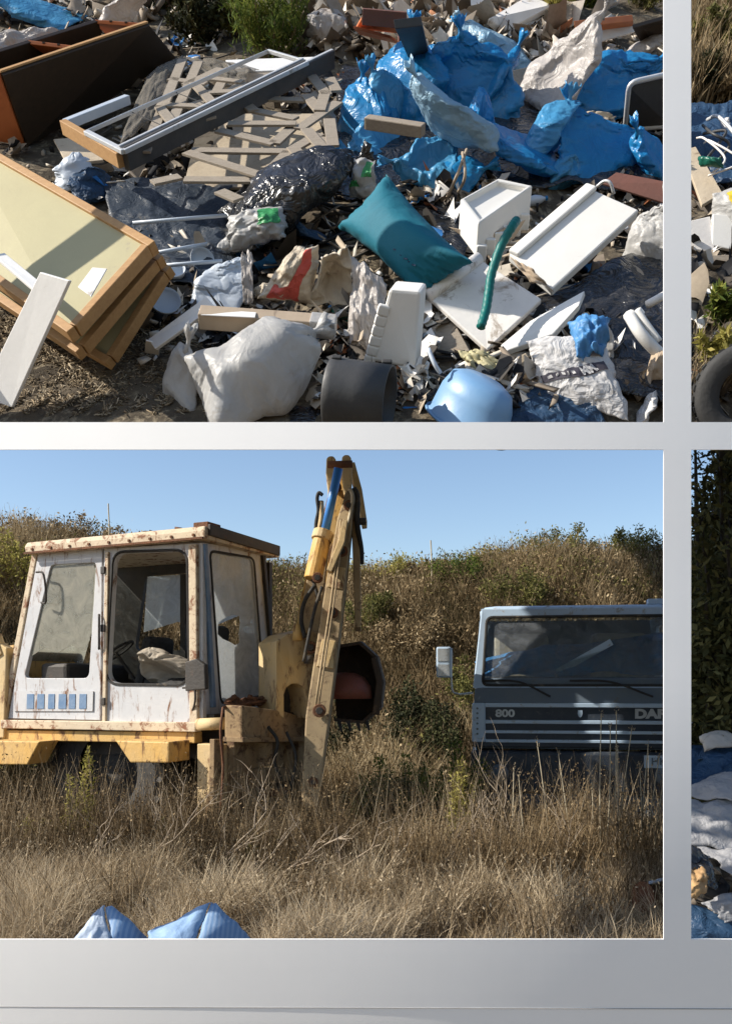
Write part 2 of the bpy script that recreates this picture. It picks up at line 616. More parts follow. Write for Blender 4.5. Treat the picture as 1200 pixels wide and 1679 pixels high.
def bush(name, label, base, h, r, m_leaf, m_stem, seed, n=1800, leaf=0.035, group=None, stems=10, aspect=0.35, up=0.6, cat='bush', spread=1.0, ry=None, fluff=0.16, wall=None):
    """Shrub of leafy stems: parts stems and foliage."""
    rng = np.random.default_rng(seed)
    base = Vector(base)
    t = thing(name, label, cat, base, group)
    mb = MB()
    cs = []
    ry = ry or r
    for i in range(stems):
        az = rng.uniform(0, 2 * math.pi); rr = math.sqrt(rng.uniform(0, 1))
        hh = h * rng.uniform(0.6, 1.0) * (1 - 0.35 * rr)
        tip = base + Vector((math.cos(az) * rr * r * spread, math.sin(az) * rr * ry * spread, hh))
        mid = base.lerp(tip, 0.5) + Vector((math.cos(az), math.sin(az), 0)) * r * 0.12 + Vector(rng.normal(0, 0.03 * h, 3))
        if wall is not None and (tip.x < wall * tip.y + .03 or mid.x < wall * mid.y + .03):
            tip.x = max(tip.x, wall * tip.y + .05); mid.x = max(mid.x, wall * mid.y + .05)
        path = smooth_path([base + Vector((math.cos(az) * r * rr * 0.25, math.sin(az) * ry * rr * 0.25, 0)), mid, tip], 6)
        mb.tube(path, [0.012 * h * (1 - 0.8 * k / (len(path) - 1)) + 0.002 for k in range(len(path))], 4)
        k = n // stems
        tt = rng.uniform(0.2, 1.0, k) ** 0.8
        idx = np.clip((tt * (len(path) - 1)).astype(int), 0, len(path) - 2)
        fr = tt * (len(path) - 1) - idx
        A = np.array([p[:] for p in path])
        c = A[idx] * (1 - fr)[:, None] + A[idx + 1] * fr[:, None]
        c = c + rng.normal(0, 1, (k, 3)) * (fluff * r * (1.15 - tt) + 0.03 * r)[:, None]
        cs.append(c)
    mb.build('stems', m_stem, t)
    c = np.concatenate(cs)
    c[:, 2] = np.maximum(c[:, 2], base.z + 0.01)
    if wall is not None:
        c = c[c[:, 0] > wall * c[:, 1]]
    V, Fc, idv = leaves(c, leaf, rng, aspect, up)
    clump = fbm(c * (2.2 / max(r, 0.2)) + seed, seed, 2) * 0.35
    rv = np.clip(rng.uniform(0.15, 0.85, len(c)) + clump, 0, 1)
    put('foliage', V, Fc, m_leaf, t, rnd=rv[idv])
    return t

# ------------------------------------------------------------------ positions
def at(px, py, Y):
    """World point at depth Y that the photo shows at this pixel."""
    return Vector(((px - CX) / F * Y, Y, CAMZ + (HY - py) / F * Y))

TH, H1 = math.radians(50), 2.5
R1 = Matrix.Rotation(TH, 4, 'X')
M1 = Matrix.Translation((0, 0, CAMZ)) @ R1 @ Matrix.Translation((0, 0, -H1))     # the tip lies on a steep slope: its own level frame -> world
R1i = R1.to_3x3().inverted()

def P(px, py, h=0.0):
    """Point of the tip, in the slope's own frame, h above its base plane."""
    d = R1i @ Vector(((px - CX) / F, 1, (HY - py) / F))
    t = (h - H1) / d.z
    return Vector((0, 0, H1)) + d * t

def pxm(p):
    """Photo pixels per metre at a point of the tip."""
    return F / (p[1] * math.cos(TH) - (p[2] - H1) * math.sin(TH))

# ------------------------------------------------------------------ film shapes: bags and sheets settled as cloth, kept as plain point sets
def _settle(V, F, frames, pressure=None, low=None, bend=.002, shrink=0.0, gravity=1.0, pins=None):
    me = bpy.data.meshes.new('film')
    me.from_pydata(V, [], F)
    me.update()
    o = bpy.data.objects.new('film', me)
    COL.objects.link(o)
    m = o.modifiers.new('c', 'CLOTH')
    s = m.settings
    s.quality = 5; s.mass = .08
    s.tension_stiffness = 40; s.compression_stiffness = 40; s.shear_stiffness = 15; s.bending_stiffness = bend
    s.tension_damping = 8; s.compression_damping = 8; s.air_damping = 1.5
    s.shrink_min = shrink
    s.effector_weights.gravity = gravity
    if pressure is not None:
        s.use_pressure = True
        s.uniform_pressure_force = pressure
        if low is not None:
            for fr, pv in ((1, pressure), (18, pressure), (26, low)):
                s.uniform_pressure_force = pv
                s.keyframe_insert('uniform_pressure_force', frame=fr)
    if pins:
        vg = o.vertex_groups.new(name='pin')
        vg.add(pins, 1.0, 'REPLACE')
        s.vertex_group_mass = 'pin'
    m.collision_settings.use_collision = True
    m.collision_settings.distance_min = .006
    fl = bpy.data.meshes.new('f')
    fl.from_pydata([(-3, -3, 0), (3, -3, 0), (3, 3, 0), (-3, 3, 0)], [], [(0, 1, 2, 3)])
    fo = bpy.data.objects.new('f', fl)
    COL.objects.link(fo)
    fo.modifiers.new('col', 'COLLISION')
    m.point_cache.frame_start = 1
    m.point_cache.frame_end = frames
    for fr in range(1, frames + 1):
        SC.frame_set(fr)
    dg = bpy.context.evaluated_depsgraph_get()
    r = bpy.data.meshes.new_from_object(o.evaluated_get(dg))
    Pn = np.array([v.co[:] for v in r.vertices])
    bpy.data.objects.remove(o); bpy.data.objects.remove(fo)
    bpy.data.meshes.remove(r); bpy.data.meshes.remove(me); bpy.data.meshes.remove(fl)
    SC.frame_set(1)
    if not np.isfinite(Pn).all():
        Pn = np.array(V)
    return Pn

def pillow(nx, ny, w, h, pressure, low, frames, seed, bend, gravity, gather):
    rg = np.random.default_rng(seed)
    xs_, ys_ = np.linspace(-w / 2, w / 2, nx), np.linspace(-h / 2, h / 2, ny)
    idx, V, Fc = {}, [], []
    for l in (0, 1):
        for j in range(ny):
            for i in range(nx):
                edge = i in (0, nx - 1) or j in (0, ny - 1)
                if l == 1 and edge:
                    idx[(1, i, j)] = idx[(0, i, j)]
                    continue
                idx[(l, i, j)] = len(V)
                z = 0 if edge else (.012 if l == 0 else -.012)
                k = 1 - gather * max(0, (j / (ny - 1) - .6) / .4) ** 1.5
                V.append((xs_[i] * k + rg.normal(0, .06 * w / nx), ys_[j] + rg.normal(0, .06 * h / ny), .3 + z + .02 * math.sin(5 * xs_[i] + seed) * math.sin(4 * ys_[j] + 2 * seed)))
    for l in (0, 1):
        for j in range(ny - 1):
            for i in range(nx - 1):
                q = [idx[(l, i, j)], idx[(l, i + 1, j)], idx[(l, i + 1, j + 1)], idx[(l, i, j + 1)]]
                if l == 1:
                    q = q[::-1]
                Fc += [(q[0], q[1], q[2]), (q[0], q[2], q[3])] if (i + j) % 2 else [(q[0], q[1], q[3]), (q[1], q[2], q[3])]
    Pn = _settle(V, Fc, frames, pressure, low, bend, 0, gravity)
    lo, hi = Pn.min(0), Pn.max(0)
    return (Pn - (lo + hi) / 2) / ((hi - lo) / 2).max(), np.array(Fc)

BAGS = [pillow(38, 52, .7, 1.0, 26, 7.0, 42, 1, .0012, 1.0, .82), pillow(38, 52, .7, 1.0, 30, 3.0, 42, 2, .0008, .9, .90), pillow(40, 46, .85, .95, 26, 4.5, 42, 3, .0008, .9, .80), pillow(36, 54, .65, 1.1, 30, 1.5, 42, 4, .0006, .7, .85)]
CUSHION = pillow(34, 34, .8, .8, 26, None, 30, 5, .02, .5, 0)

NS = 46
def film(seed, shrink, frames=34):
    rg = np.random.default_rng(seed)
    u, v = np.meshgrid(np.linspace(0, 1, NS), np.linspace(0, 1, NS))
    z = .02 + .03 * (fbm(np.stack([u.ravel() * 4, v.ravel() * 4, 0 * u.ravel() + seed], 1), seed, 3) + .6)
    V = np.stack([u.ravel(), v.ravel(), z], 1) + rg.normal(0, .0015, (NS * NS, 3))
    i = np.arange(NS * NS).reshape(NS, NS)
    Fc = []
    for a in range(NS - 1):
        for b in range(NS - 1):
            q = (i[a, b], i[a, b + 1], i[a + 1, b + 1], i[a + 1, b])
            Fc += [(q[0], q[1], q[2]), (q[0], q[2], q[3])] if (a + b) % 2 else [(q[0], q[1], q[3]), (q[1], q[2], q[3])]
    Fc = [tuple(int(x) for x in t) for t in Fc]
    pins = [int(i[0, 0]), int(i[0, -1]), int(i[-1, 0]), int(i[-1, -1]), int(i[0, NS // 2]), int(i[-1, NS // 3]), int(i[NS // 2, NS // 2])]
    Pn = _settle([tuple(x) for x in V], Fc, frames, None, None, .0008, shrink, .7, pins)
    d = Pn - np.stack([u.ravel(), v.ravel(), 0 * u.ravel() + .03], 1)
    d = np.clip(d, -.25, .3)
    return d.reshape(NS, NS, 3)
FILMS = [film(11, -.16), film(12, -.26)]

def film_at(k, u, v):
    """Offsets of settled film k at (u, v), bilinear."""
    D = FILMS[(k // 8) % len(FILMS)]
    if k & 1: u = 1 - u
    if k & 2: v = 1 - v
    if k & 4: u, v = v, u
    a, b = np.clip(v, 0, 1) * (NS - 1), np.clip(u, 0, 1) * (NS - 1)
    i, j = np.minimum(a.astype(int), NS - 2), np.minimum(b.astype(int), NS - 2)
    fa, fb = (a - i)[:, None], (b - j)[:, None]
    return D[i, j] * (1 - fa) * (1 - fb) + D[i + 1, j] * fa * (1 - fb) + D[i, j + 1] * (1 - fa) * fb + D[i + 1, j + 1] * fa * fb

def bag_verts2(axes, seed, ties=(), k=None, roll=None, warp=.10, crease=.10):
    v0, f = BAGS[(seed if k is None else k) % len(BAGS)]
    v = v0.copy()
    rr = random.Random(seed * 7 + 1)
    if rr.random() < .5:
        v[:, 0] *= -1
        f = f[:, ::-1]
    t = Vector(ties[0][0]).normalized() if ties else Vector((rr.uniform(-1, 1), rr.uniform(-1, 1), rr.uniform(0, .5))).normalized()
    q = Vector((0, 1, 0)).rotation_difference(t)
    if roll is None:
        roll = rr.uniform(-.3, .3) if abs(t.z) < .55 else rr.uniform(0, 6.28)
    r = Matrix.Rotation(roll, 3, t) @ q.to_matrix()
    v = v @ np.array(r).T
    s = np.array([seed * 1.37, seed * 2.1, seed * .7])
    w = np.stack([fbm(v * 1.1 + s, seed, 2), fbm(v * 1.1 + s + 9, seed + 1, 2), fbm(v * 1.1 + s + 19, seed + 2, 2)], 1)
    v = v + warp * 2 * w
    lo, hi = v.min(0), v.max(0)
    v = (v - (lo + hi) / 2) / ((hi - lo) / 2)
    cr = np.abs(noise3(v * 2.6 + w * 2 + s, seed + 5)) + .6 * np.abs(noise3(v * 5.2 + w * 3 + s, seed + 6)) - .42
    v = v * (1 - crease * cr)[:, None]
    v = v * np.array(axes) * 1.12
    zl = -0.75 * axes[2]
    low = v[:, 2] < zl
    v[low, 2] = zl + (v[low, 2] - zl) * .3
    return v, f

# ------------------------------------------------------------------ materials
M_PAPER = mat('paper', (0.92, 0.915, 0.90), (0.90, 0.895, 0.88), 3, rough=0.95, bump=0.05, bscale=160, spec=0.03)
M_INK = mat('grey_ink', (0.33, 0.32, 0.31), None, 8, rough=0.8)
M_GROUND = mat('dry_soil', (0.16, 0.115, 0.07), (0.075, 0.055, 0.036), 2.2, rough=0.95, bump=0.6, bscale=22, spec=0.1, dirt=(0.24, 0.18, 0.10), dirt_amt=0.5, dirt_scale=6)
M_TIPSOIL = mat('tip_soil', (0.13, 0.105, 0.075), (0.06, 0.05, 0.038), 3.0, rough=0.95, bump=0.7, bscale=30, spec=0.1, dirt=(0.24, 0.20, 0.14), dirt_amt=0.45, dirt_scale=9)
M_YELLOW = mat('machine_yellow', (0.62, 0.36, 0.09), (0.56, 0.37, 0.15), 3, rough=0.6, bump=0.2, bscale=25, dirt=(0.16, 0.08, 0.04), dirt_amt=0.44, dirt_scale=11, runs=.35)
M_YELLOWPALE = mat('faded_yellow', (0.62, 0.44, 0.20), (0.52, 0.40, 0.24), 3, rough=0.7, bump=0.2, bscale=25, dirt=(0.20, 0.11, 0.06), dirt_amt=0.42, dirt_scale=11, runs=.35)
M_MUDYELLOW = mat('muddy_yellow', (0.44, 0.33, 0.19), (0.32, 0.235, 0.14), 7, rough=0.8, bump=0.12, bscale=90, dirt=(0.17, 0.115, 0.07), dirt_amt=0.40, dirt_scale=11)
M_CABGREY = mat('cab_grey_white', (0.56, 0.56, 0.57), (0.47, 0.48, 0.50), 4, rough=0.55, bump=0.1, bscale=30, dirt=(0.20, 0.105, 0.06), dirt_amt=0.38, dirt_scale=11, runs=.22)
M_CABCREAM = mat('cab_cream', (0.60, 0.50, 0.36), (0.52, 0.42, 0.30), 5, rough=0.65, bump=0.2, bscale=30, dirt=(0.22, 0.10, 0.055), dirt_amt=0.46, dirt_scale=10)
M_FRAME = mat('shaded_rusty_frame', (0.34, 0.235, 0.12), (0.22, 0.145, 0.08), 8, rough=0.8, bump=0.15, bscale=80, dirt=(0.10, 0.055, 0.03), dirt_amt=0.46, dirt_scale=10)  # rust, plus a browner base that carries shade on the rear frame
M_RUST = mat('rust', (0.20, 0.085, 0.04), (0.10, 0.05, 0.03), 9, rough=0.9, bump=0.5, bscale=40)
M_DARKSTEEL = mat('dark_steel', (0.035, 0.033, 0.032), (0.06, 0.05, 0.042), 6, rough=0.65, bump=0.2, dirt=(0.11, 0.07, 0.05), dirt_amt=0.3)
M_RUBBER = mat('black_rubber', (0.022, 0.022, 0.023), (0.05, 0.047, 0.043), 5, rough=0.8, bump=0.3, bscale=30, dirt=(0.13, 0.105, 0.075), dirt_amt=0.34, dirt_scale=6)
M_BLUEROD = mat('blue_rod', (0.04, 0.20, 0.62), (0.06, 0.24, 0.60), 4, rough=0.35, bump=0.05, spec=0.6)
M_VENTBLUE = mat('vent_blue', (0.10, 0.19, 0.34), (0.20, 0.28, 0.40), 8, rough=0.5)
M_ORANGE = mat('red_orange_paint', (0.24, 0.07, 0.045), (0.18, 0.06, 0.04), 6, rough=0.6, dirt=(0.15, 0.07, 0.05), dirt_amt=0.35)
M_BLACKCLOTH = mat('dark_vinyl', (0.02, 0.02, 0.022), (0.04, 0.038, 0.036), 8, rough=0.75, bump=0.3)
M_RAG = mat('beige_rag', (0.42, 0.36, 0.28), (0.26, 0.23, 0.19), 7, rough=0.9, bump=0.1)
M_TRUCKWHITE = mat('truck_white', (0.46, 0.58, 0.72), (0.40, 0.52, 0.66), 3, rough=0.4, bump=0.05, dirt=(0.30, 0.27, 0.24), dirt_amt=0.32, dirt_scale=8)
M_TRUCKBLACK = mat('grille_black', (0.024, 0.034, 0.052), (0.045, 0.054, 0.068), 6, rough=0.5, dirt=(0.10, 0.10, 0.10), dirt_amt=0.3, dirt_scale=12)
M_TRUCKGREY = mat('scuttle_grey', (0.11, 0.15, 0.20), (0.14, 0.17, 0.20), 6, rough=0.6, dirt=(0.15, 0.14, 0.12), dirt_amt=0.3)
M_LETTER = mat('letter_silver', (0.55, 0.58, 0.60), None, 8, rough=0.45, metal=0.2)
M_BLUETARP = mat('blue_tarpaulin', (0.06, 0.22, 0.46), (0.05, 0.18, 0.40), 5, rough=0.5, bump=0.2, crease=0.35, cscale=6)
M_GLASS_DOOR = glass_mat('dusty_door_glass', (0.52, 0.50, 0.43), 0.20, 0.85, 6)
M_GLASS_REAR = glass_mat('dirty_rear_glass', (0.72, 0.74, 0.76), 0.40, 0.95, 5)
M_GLASS_TRUCK = glass_mat('dusty_windscreen', (0.50, 0.53, 0.57), 0.03, 0.42, 6)
M_MIRROR = mat('mirror_back', (0.40, 0.42, 0.44), (0.50, 0.51, 0.52), 6, rough=0.3, metal=0.4)
M_STEM = mat('dry_stem', (0.30, 0.235, 0.15), (0.20, 0.15, 0.09), 12, rough=0.9)
M_TWIG = mat('grey_twig', (0.44, 0.36, 0.27), (0.28, 0.22, 0.16), 12, rough=0.9)
M_STALK = mat('pale_stalk', (0.52, 0.46, 0.34), (0.40, 0.34, 0.24), 12, rough=0.85)
L_STRAW = rnd_mat('straw_blades', [(0.0, (0.10, 0.065, 0.034)), (0.35, (0.28, 0.215, 0.135)), (0.7, (0.43, 0.34, 0.225)), (1.0, (0.60, 0.50, 0.35))], transl=0.25)
L_WEED = rnd_mat('brown_weeds', [(0.0, (0.05, 0.035, 0.02)), (0.4, (0.15, 0.105, 0.055)), (0.8, (0.30, 0.215, 0.12)), (1.0, (0.42, 0.32, 0.19))], transl=0.2)
L_SCRUB = rnd_mat('dry_scrub', [(0.0, (0.045, 0.04, 0.02)), (0.35, (0.16, 0.115, 0.06)), (0.7, (0.36, 0.27, 0.155)), (1.0, (0.55, 0.45, 0.29))], transl=0.25)
L_OLIVE = rnd_mat('olive_leaves', [(0.0, (0.04, 0.045, 0.015)), (0.5, (0.13, 0.13, 0.04)), (1.0, (0.30, 0.27, 0.09))], transl=0.3)
L_GREEN = rnd_mat('green_leaves', [(0.0, (0.03, 0.05, 0.012)), (0.5, (0.10, 0.145, 0.03)), (1.0, (0.27, 0.28, 0.06))], transl=0.35)
L_YELLOWGREEN = rnd_mat('yellow_green_leaves', [(0.0, (0.13, 0.12, 0.03)), (0.5, (0.34, 0.31, 0.08)), (1.0, (0.55, 0.47, 0.16))], transl=0.35)
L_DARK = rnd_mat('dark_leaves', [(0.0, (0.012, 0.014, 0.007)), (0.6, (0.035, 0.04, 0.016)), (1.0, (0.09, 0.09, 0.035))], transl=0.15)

# ------------------------------------------------------------------ the printed page: a board with four openings
YB = 3.8
ox = [-240, -150, 1087, 1132, 1330, 1400]
oy = [-200, -120, 692.5, 737.5, 1539.5, 1765]
def fill(a, step):
    out = []
    for p, q in zip(a[:-1], a[1:]):
        n = max(1, int(round((q - p) / step)))
        out += [p + (q - p) * k / n for k in range(n)]
    return out + [a[-1]]
gx, gy = fill(ox, 22), fill(oy, 22)
def page_y(px, py):
    """Depth of the sheet, bowed and curled at the foot to grade the light on it."""
    x = (px - 600) / F * YB
    return YB + .05 * (x - .8) ** 2 + .25 * (max(0, py - 1100) / 600) ** 2 + .14 * (max(0, 760 - py) / 760) ** 2 + .003 * math.sin(px / 170 + py / 300)  # bend shaped so the sheet darkens rightwards and at the foot
vv, ff = [], []
for y in gy:
    for x in gx:
        vv.append(at(x, y, page_y(x, y)))
nxg = len(gx)
for j in range(len(gy) - 1):
    for i in range(nxg - 1):
        mx_, my_ = (gx[i] + gx[i + 1]) / 2, (gy[j] + gy[j + 1]) / 2
        if (-150 < mx_ < 1087 or 1132 < mx_ < 1330) and (-120 < my_ < 692.5 or 737.5 < my_ < 1539.5):
            continue
        a = j * nxg + i
        ff.append((a, a + nxg, a + nxg + 1, a + 1))
page = thing('printed_page', 'white printed page whose borders frame the four dump pictures', 'page', at(600, 1765, YB))
put('sheet', vv, ff, M_PAPER, page, solid=0.006)
ln = MB()
lx = list(range(-240, 1401, 60))
ln.tube([at(x, 1650 + (x + 240) * .003, page_y(x, 1652) - .0045) for x in lx], .0022, 5)
ln.build('ruled_line', M_INK, page)

# ------------------------------------------------------------------ ground with the bank behind
RIDGE = [(-400, 900), (-100, 900), (0, 905), (150, 905), (250, 915), (440, 940), (600, 958), (700, 955), (830, 945), (900, 930), (1000, 925), (1087, 918), (1500, 900)]
rx = np.array([(p - CX) / F * 16 for p, _ in RIDGE])
rz = np.array([CAMZ + (HY - q) / F * 16 for _, q in RIDGE])

def gz(x, y):
    x, y = np.asarray(x, float), np.asarray(y, float)
    pt = np.stack([x, y, 0 * x], -1).reshape(-1, 3)
    n = (fbm(pt * 0.9, 3, 3) * 0.05 + fbm(pt * 0.25, 5, 2) * 0.08).reshape(x.shape)
    top = np.interp(x, rx, rz)
    bank = top * sstep(10.6, 16.2, y + 0.6 * np.sin(x * 0.7)) * (1 - sstep(22, 70, y))
    front = -0.38 * (1 - sstep(4.4, 4.8, y))
    near = sstep(4.4, 5.1, y)
    return front + near * (n + bank)

xs = np.unique(np.concatenate([np.linspace(-14, 14, 113), np.linspace(-60, 60, 25), [-1500, -600, -200, 200, 600, 1500]]))
ys = np.unique(np.concatenate([np.linspace(3.6, 24, 153), np.linspace(24, 80, 15), [-300, -50, -10, -3, 0, 2, 3, 150, 400, 1500]]))
X, Y = np.meshgrid(xs, ys)
Z = gz(X, Y)
i = np.arange(X.size).reshape(X.shape)
gf = np.stack([i[:-1, :-1].ravel(), i[:-1, 1:].ravel(), i[1:, 1:].ravel(), i[1:, :-1].ravel()], 1)
put('ground', np.stack([X.ravel(), Y.ravel(), Z.ravel()], 1), gf, M_GROUND, kind='structure', smooth=True, origin=(0, 0, 0))

def g(px, py_or_none, Y):
    """Ground point below the pixel column at depth Y."""
    x = (px - CX) / F * Y
    return Vector((x, Y, float(gz(np.array([x]), np.array([Y]))[0])))

# ------------------------------------------------------------------ the slope of the tip (its own frame, tilted at the end)
TIP = []                        # names of things that belong to the slope

def hh(x, y):
    x, y = np.asarray(x, float), np.asarray(y, float)
    pt = np.stack([x, y, 0 * x], -1).reshape(-1, 3)
    n = (fbm(pt * 1.4, 11, 4)).reshape(x.shape)
    dirt = np.exp(-(((x + 1.5) / 1.0) ** 2 + ((y - 4.1) / 0.9) ** 2))
    back = 0.35 * np.exp(-(((x - 0.9) / 2.2) ** 2 + ((y - 10.5) / 1.6) ** 2))
    left = 0.25 + 0.75 * sstep(-1.6, 0.2, x - 0.25 * (y - 5))
    return ((0.13 + 0.13 * n) * (1 - dirt) * left + back + 0.02 * n) * sstep(3.45, 4.15, y)

def hq(p):
    return float(hh(np.array([p[0]]), np.array([p[1]]))[0])

def Q(px, py, dh=0.0):
    """Point of the tip's surface (plus dh) under a pixel."""
    h = 0.1
    for _ in range(8):
        p = P(px, py, h + dh)
        h = 0.5 * h + 0.5 * hq(p)
    return P(px, py, h + dh)

ky = np.linspace(-0.60, 0.60, 190)
yl = np.concatenate([np.linspace(3.69, 8.0, 120), np.linspace(8.1, 20, 90)])
KX, YL = np.meshgrid(ky, yl)
XL = KX * (YL * math.cos(TH) + H1 * math.sin(TH))
ZL = hh(XL, YL)
fine = np.stack([XL.ravel() * 9, YL.ravel() * 9, 0 * XL.ravel()], 1)
ZL = ZL + (fbm(fine, 21, 3) * 0.02).reshape(ZL.shape) * sstep(3.6, 4.0, YL)
i = np.arange(XL.size).reshape(XL.shape)
tf = np.stack([i[:-1, :-1].ravel(), i[:-1, 1:].ravel(), i[1:, 1:].ravel(), i[1:, :-1].ravel()], 1)
slope = put('rubbish_slope', np.stack([XL.ravel(), YL.ravel(), ZL.ravel()], 1), tf, M_TIPSOIL, kind='structure', smooth=True, origin=(0, 0, 0))
_s = slope.modifiers.new('solid', 'SOLIDIFY'); _s.thickness = 0.02; _s.offset = -1
TIP.append(slope)

# ================================================================== the old backhoe loader
BX, BY, BA = -1.466, 7.6, math.radians(-25)
bh = thing('backhoe_loader', 'rusty faded yellow backhoe loader with grey cab and raised digging arm in dry grass', 'backhoe', (BX, BY, 0), rotz=BA)
MBH = ORG[bh.name]
ca, sa = math.cos(BA), math.sin(BA)

def L(x, y, z):
    return MBH @ Vector((x, y, z))

def S(px, py, y=0.0):
    """Pixel -> point in the plane of the cab's near side (offset y inwards)."""
    k = (px - CX) / F
    ox, oy = BX - sa * y, BY + ca * y
    x = (k * oy - ox) / (ca - k * sa)
    W = oy + sa * x
    return L(x, y, CAMZ + (HY - py) / F * W)

def Rr(px, py, x=0.0):
    """Pixel -> point in the plane of the cab's rear (offset x rearwards)."""
    k = (px - CX) / F
    ox, oy = BX + ca * x, BY + sa * x
    y = (k * oy - ox) / (-sa - k * ca)
    W = oy + ca * y
    return L(x, y, CAMZ + (HY - py) / F * W)

def rounded(q, r=0.18, k=5):
    """Rounded polygon through four corners (r as share of the sides)."""
    out = []
    n = len(q)
    for i in range(n):
        p, a, b = Vector(q[i]), Vector(q[i - 1]), Vector(q[(i + 1) % n])
        rr = min((a - p).length, (b - p).length) * r
        A, B = p + (a - p).normalized() * rr, p + (b - p).normalized() * rr
        for j in range(k):
            t = j / (k - 1)
            out.append(A * (1 - t) ** 2 + p * 2 * t * (1 - t) + B * t * t)
    return out

def ring(mb, outer, inner, n, t, r=0.18, k=5):
    """Panel with an opening: outer four corners, rounded inner four, thickness t along n."""
    inn = rounded(inner, r, k)
    out = [Vector(outer[i // k]) for i in range(4 * k)]
    m = 4 * k
    n = Vector(n).normalized() * t
    v = out + inn + [p + n for p in out] + [p + n for p in inn]
    f = []
    for i in range(m):
        j = (i + 1) % m
        if (out[i] - out[j]).length < 1e-6:
            f += [(i, m + j, m + i), (2 * m + i, 3 * m + i, 3 * m + j)]
        else:
            f += [(i, j, m + j, m + i), (2 * m + i, 3 * m + i, 3 * m + j, 2 * m + j)]
            f.append((i, 2 * m + i, 2 * m + j, j))
        f.append((m + i, m + j, 3 * m + j, 3 * m + i))
    return mb.raw(v, f)

nin = (L(0, 1, 0) - L(0, 0, 0))          # inwards from near side
nre = (L(-1, 0, 0) - L(0, 0, 0))         # forwards from the rear
W1 = 1.13
# near side: door and rear quarter
o = [S(64, 903), S(168, 899), S(165, 1181), S(14, 1178)]
i_ = [S(84, 926), S(158, 922), S(146, 1112), S(40, 1112)]
door = ring(MB(), o, i_, nin, 0.05, 0.08).build('door', M_CABGREY, bh, bevel=0.006)
gl = [S(86, 928, .02), S(156, 924, .02), S(148, 1050, .02), S(140, 1066, .02), S(118, 1058, .02), S(96, 1070, .02), S(74, 1062, .02), S(54, 1075, .02), S(50, 1066, .02)]
MB().slab(gl, 0.004).build('window_pane', M_GLASS_DOOR, door, grandparent=bh)
hb = MB(); hb.tube(smooth_path([S(163, 1010, -.01), S(163, 1012, -.05), S(163, 1060, -.05), S(163, 1062, -.01)], 12), 0.012, 6)
hb.build('handle', M_DARKSTEEL, door, grandparent=bh)
MB().slab([S(28, 1133, -.004), S(154, 1133, -.004), S(153, 1166, -.004), S(24, 1166, -.004)], .008).build('vent_panel', M_CABGREY, door, grandparent=bh)
for x0, x1 in ((29, 42), (45, 57), (62, 74), (80, 91), (97, 110), (114, 125), (131, 143)):
    MB().slab([S(x0 + 1, 1138, -.009), S(x1, 1138, -.009), S(x1 - .5, 1162, -.009), S(x0, 1162, -.009)], .008).build('vent_slot', M_VENTBLUE, door, grandparent=bh)
o = [S(171, 899), S(333, 890), S(333, 1187), S(168, 1186)]
i_ = [S(188, 907), S(305, 903), S(308, 1122), S(176, 1120)]
ring(MB(), o, i_, nin, 0.06, 0.16, 7).build('quarter_panel', M_CABGREY, bh, bevel=0.006)
MB().beam(S(318, 893, -.012), S(320, 1186, -.012), 0.085, 0.05, nin).build('corner_post', M_CABCREAM, bh, bevel=0.01)
MB().beam(S(177, 905, -.01), S(172, 1184, -.01), 0.04, 0.03, nin).build('middle_post', M_CABCREAM, bh, bevel=0.006)
MB().beam(S(62, 905, .03), S(10, 1178, .03), 0.07, 0.07, nin).build('front_post', M_CABCREAM, bh, bevel=0.01)
# rubber seal of the empty window
sp = rounded([S(186, 905, .0), S(307, 901, .0), S(310, 1124, .0), S(174, 1122, .0)], 0.16, 7)
MB().tube(sp + [sp[0]], 0.014, 5).build('window_seal', M_RUBBER, bh)
# far side, seen through the openings
def far(p, y):
    q = MBH.inverted() @ p
    return L(q.x, y, q.z)
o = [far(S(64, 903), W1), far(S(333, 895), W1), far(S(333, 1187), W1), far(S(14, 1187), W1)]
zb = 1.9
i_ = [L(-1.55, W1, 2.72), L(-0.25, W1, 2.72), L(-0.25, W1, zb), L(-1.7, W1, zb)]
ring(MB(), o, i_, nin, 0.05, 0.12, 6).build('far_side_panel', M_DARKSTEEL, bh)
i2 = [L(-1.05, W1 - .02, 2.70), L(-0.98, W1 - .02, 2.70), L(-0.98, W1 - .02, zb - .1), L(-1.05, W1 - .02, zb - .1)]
MB().slab([Vector(p) for p in i2], 0.03).build('far_post', M_DARKSTEEL, bh)
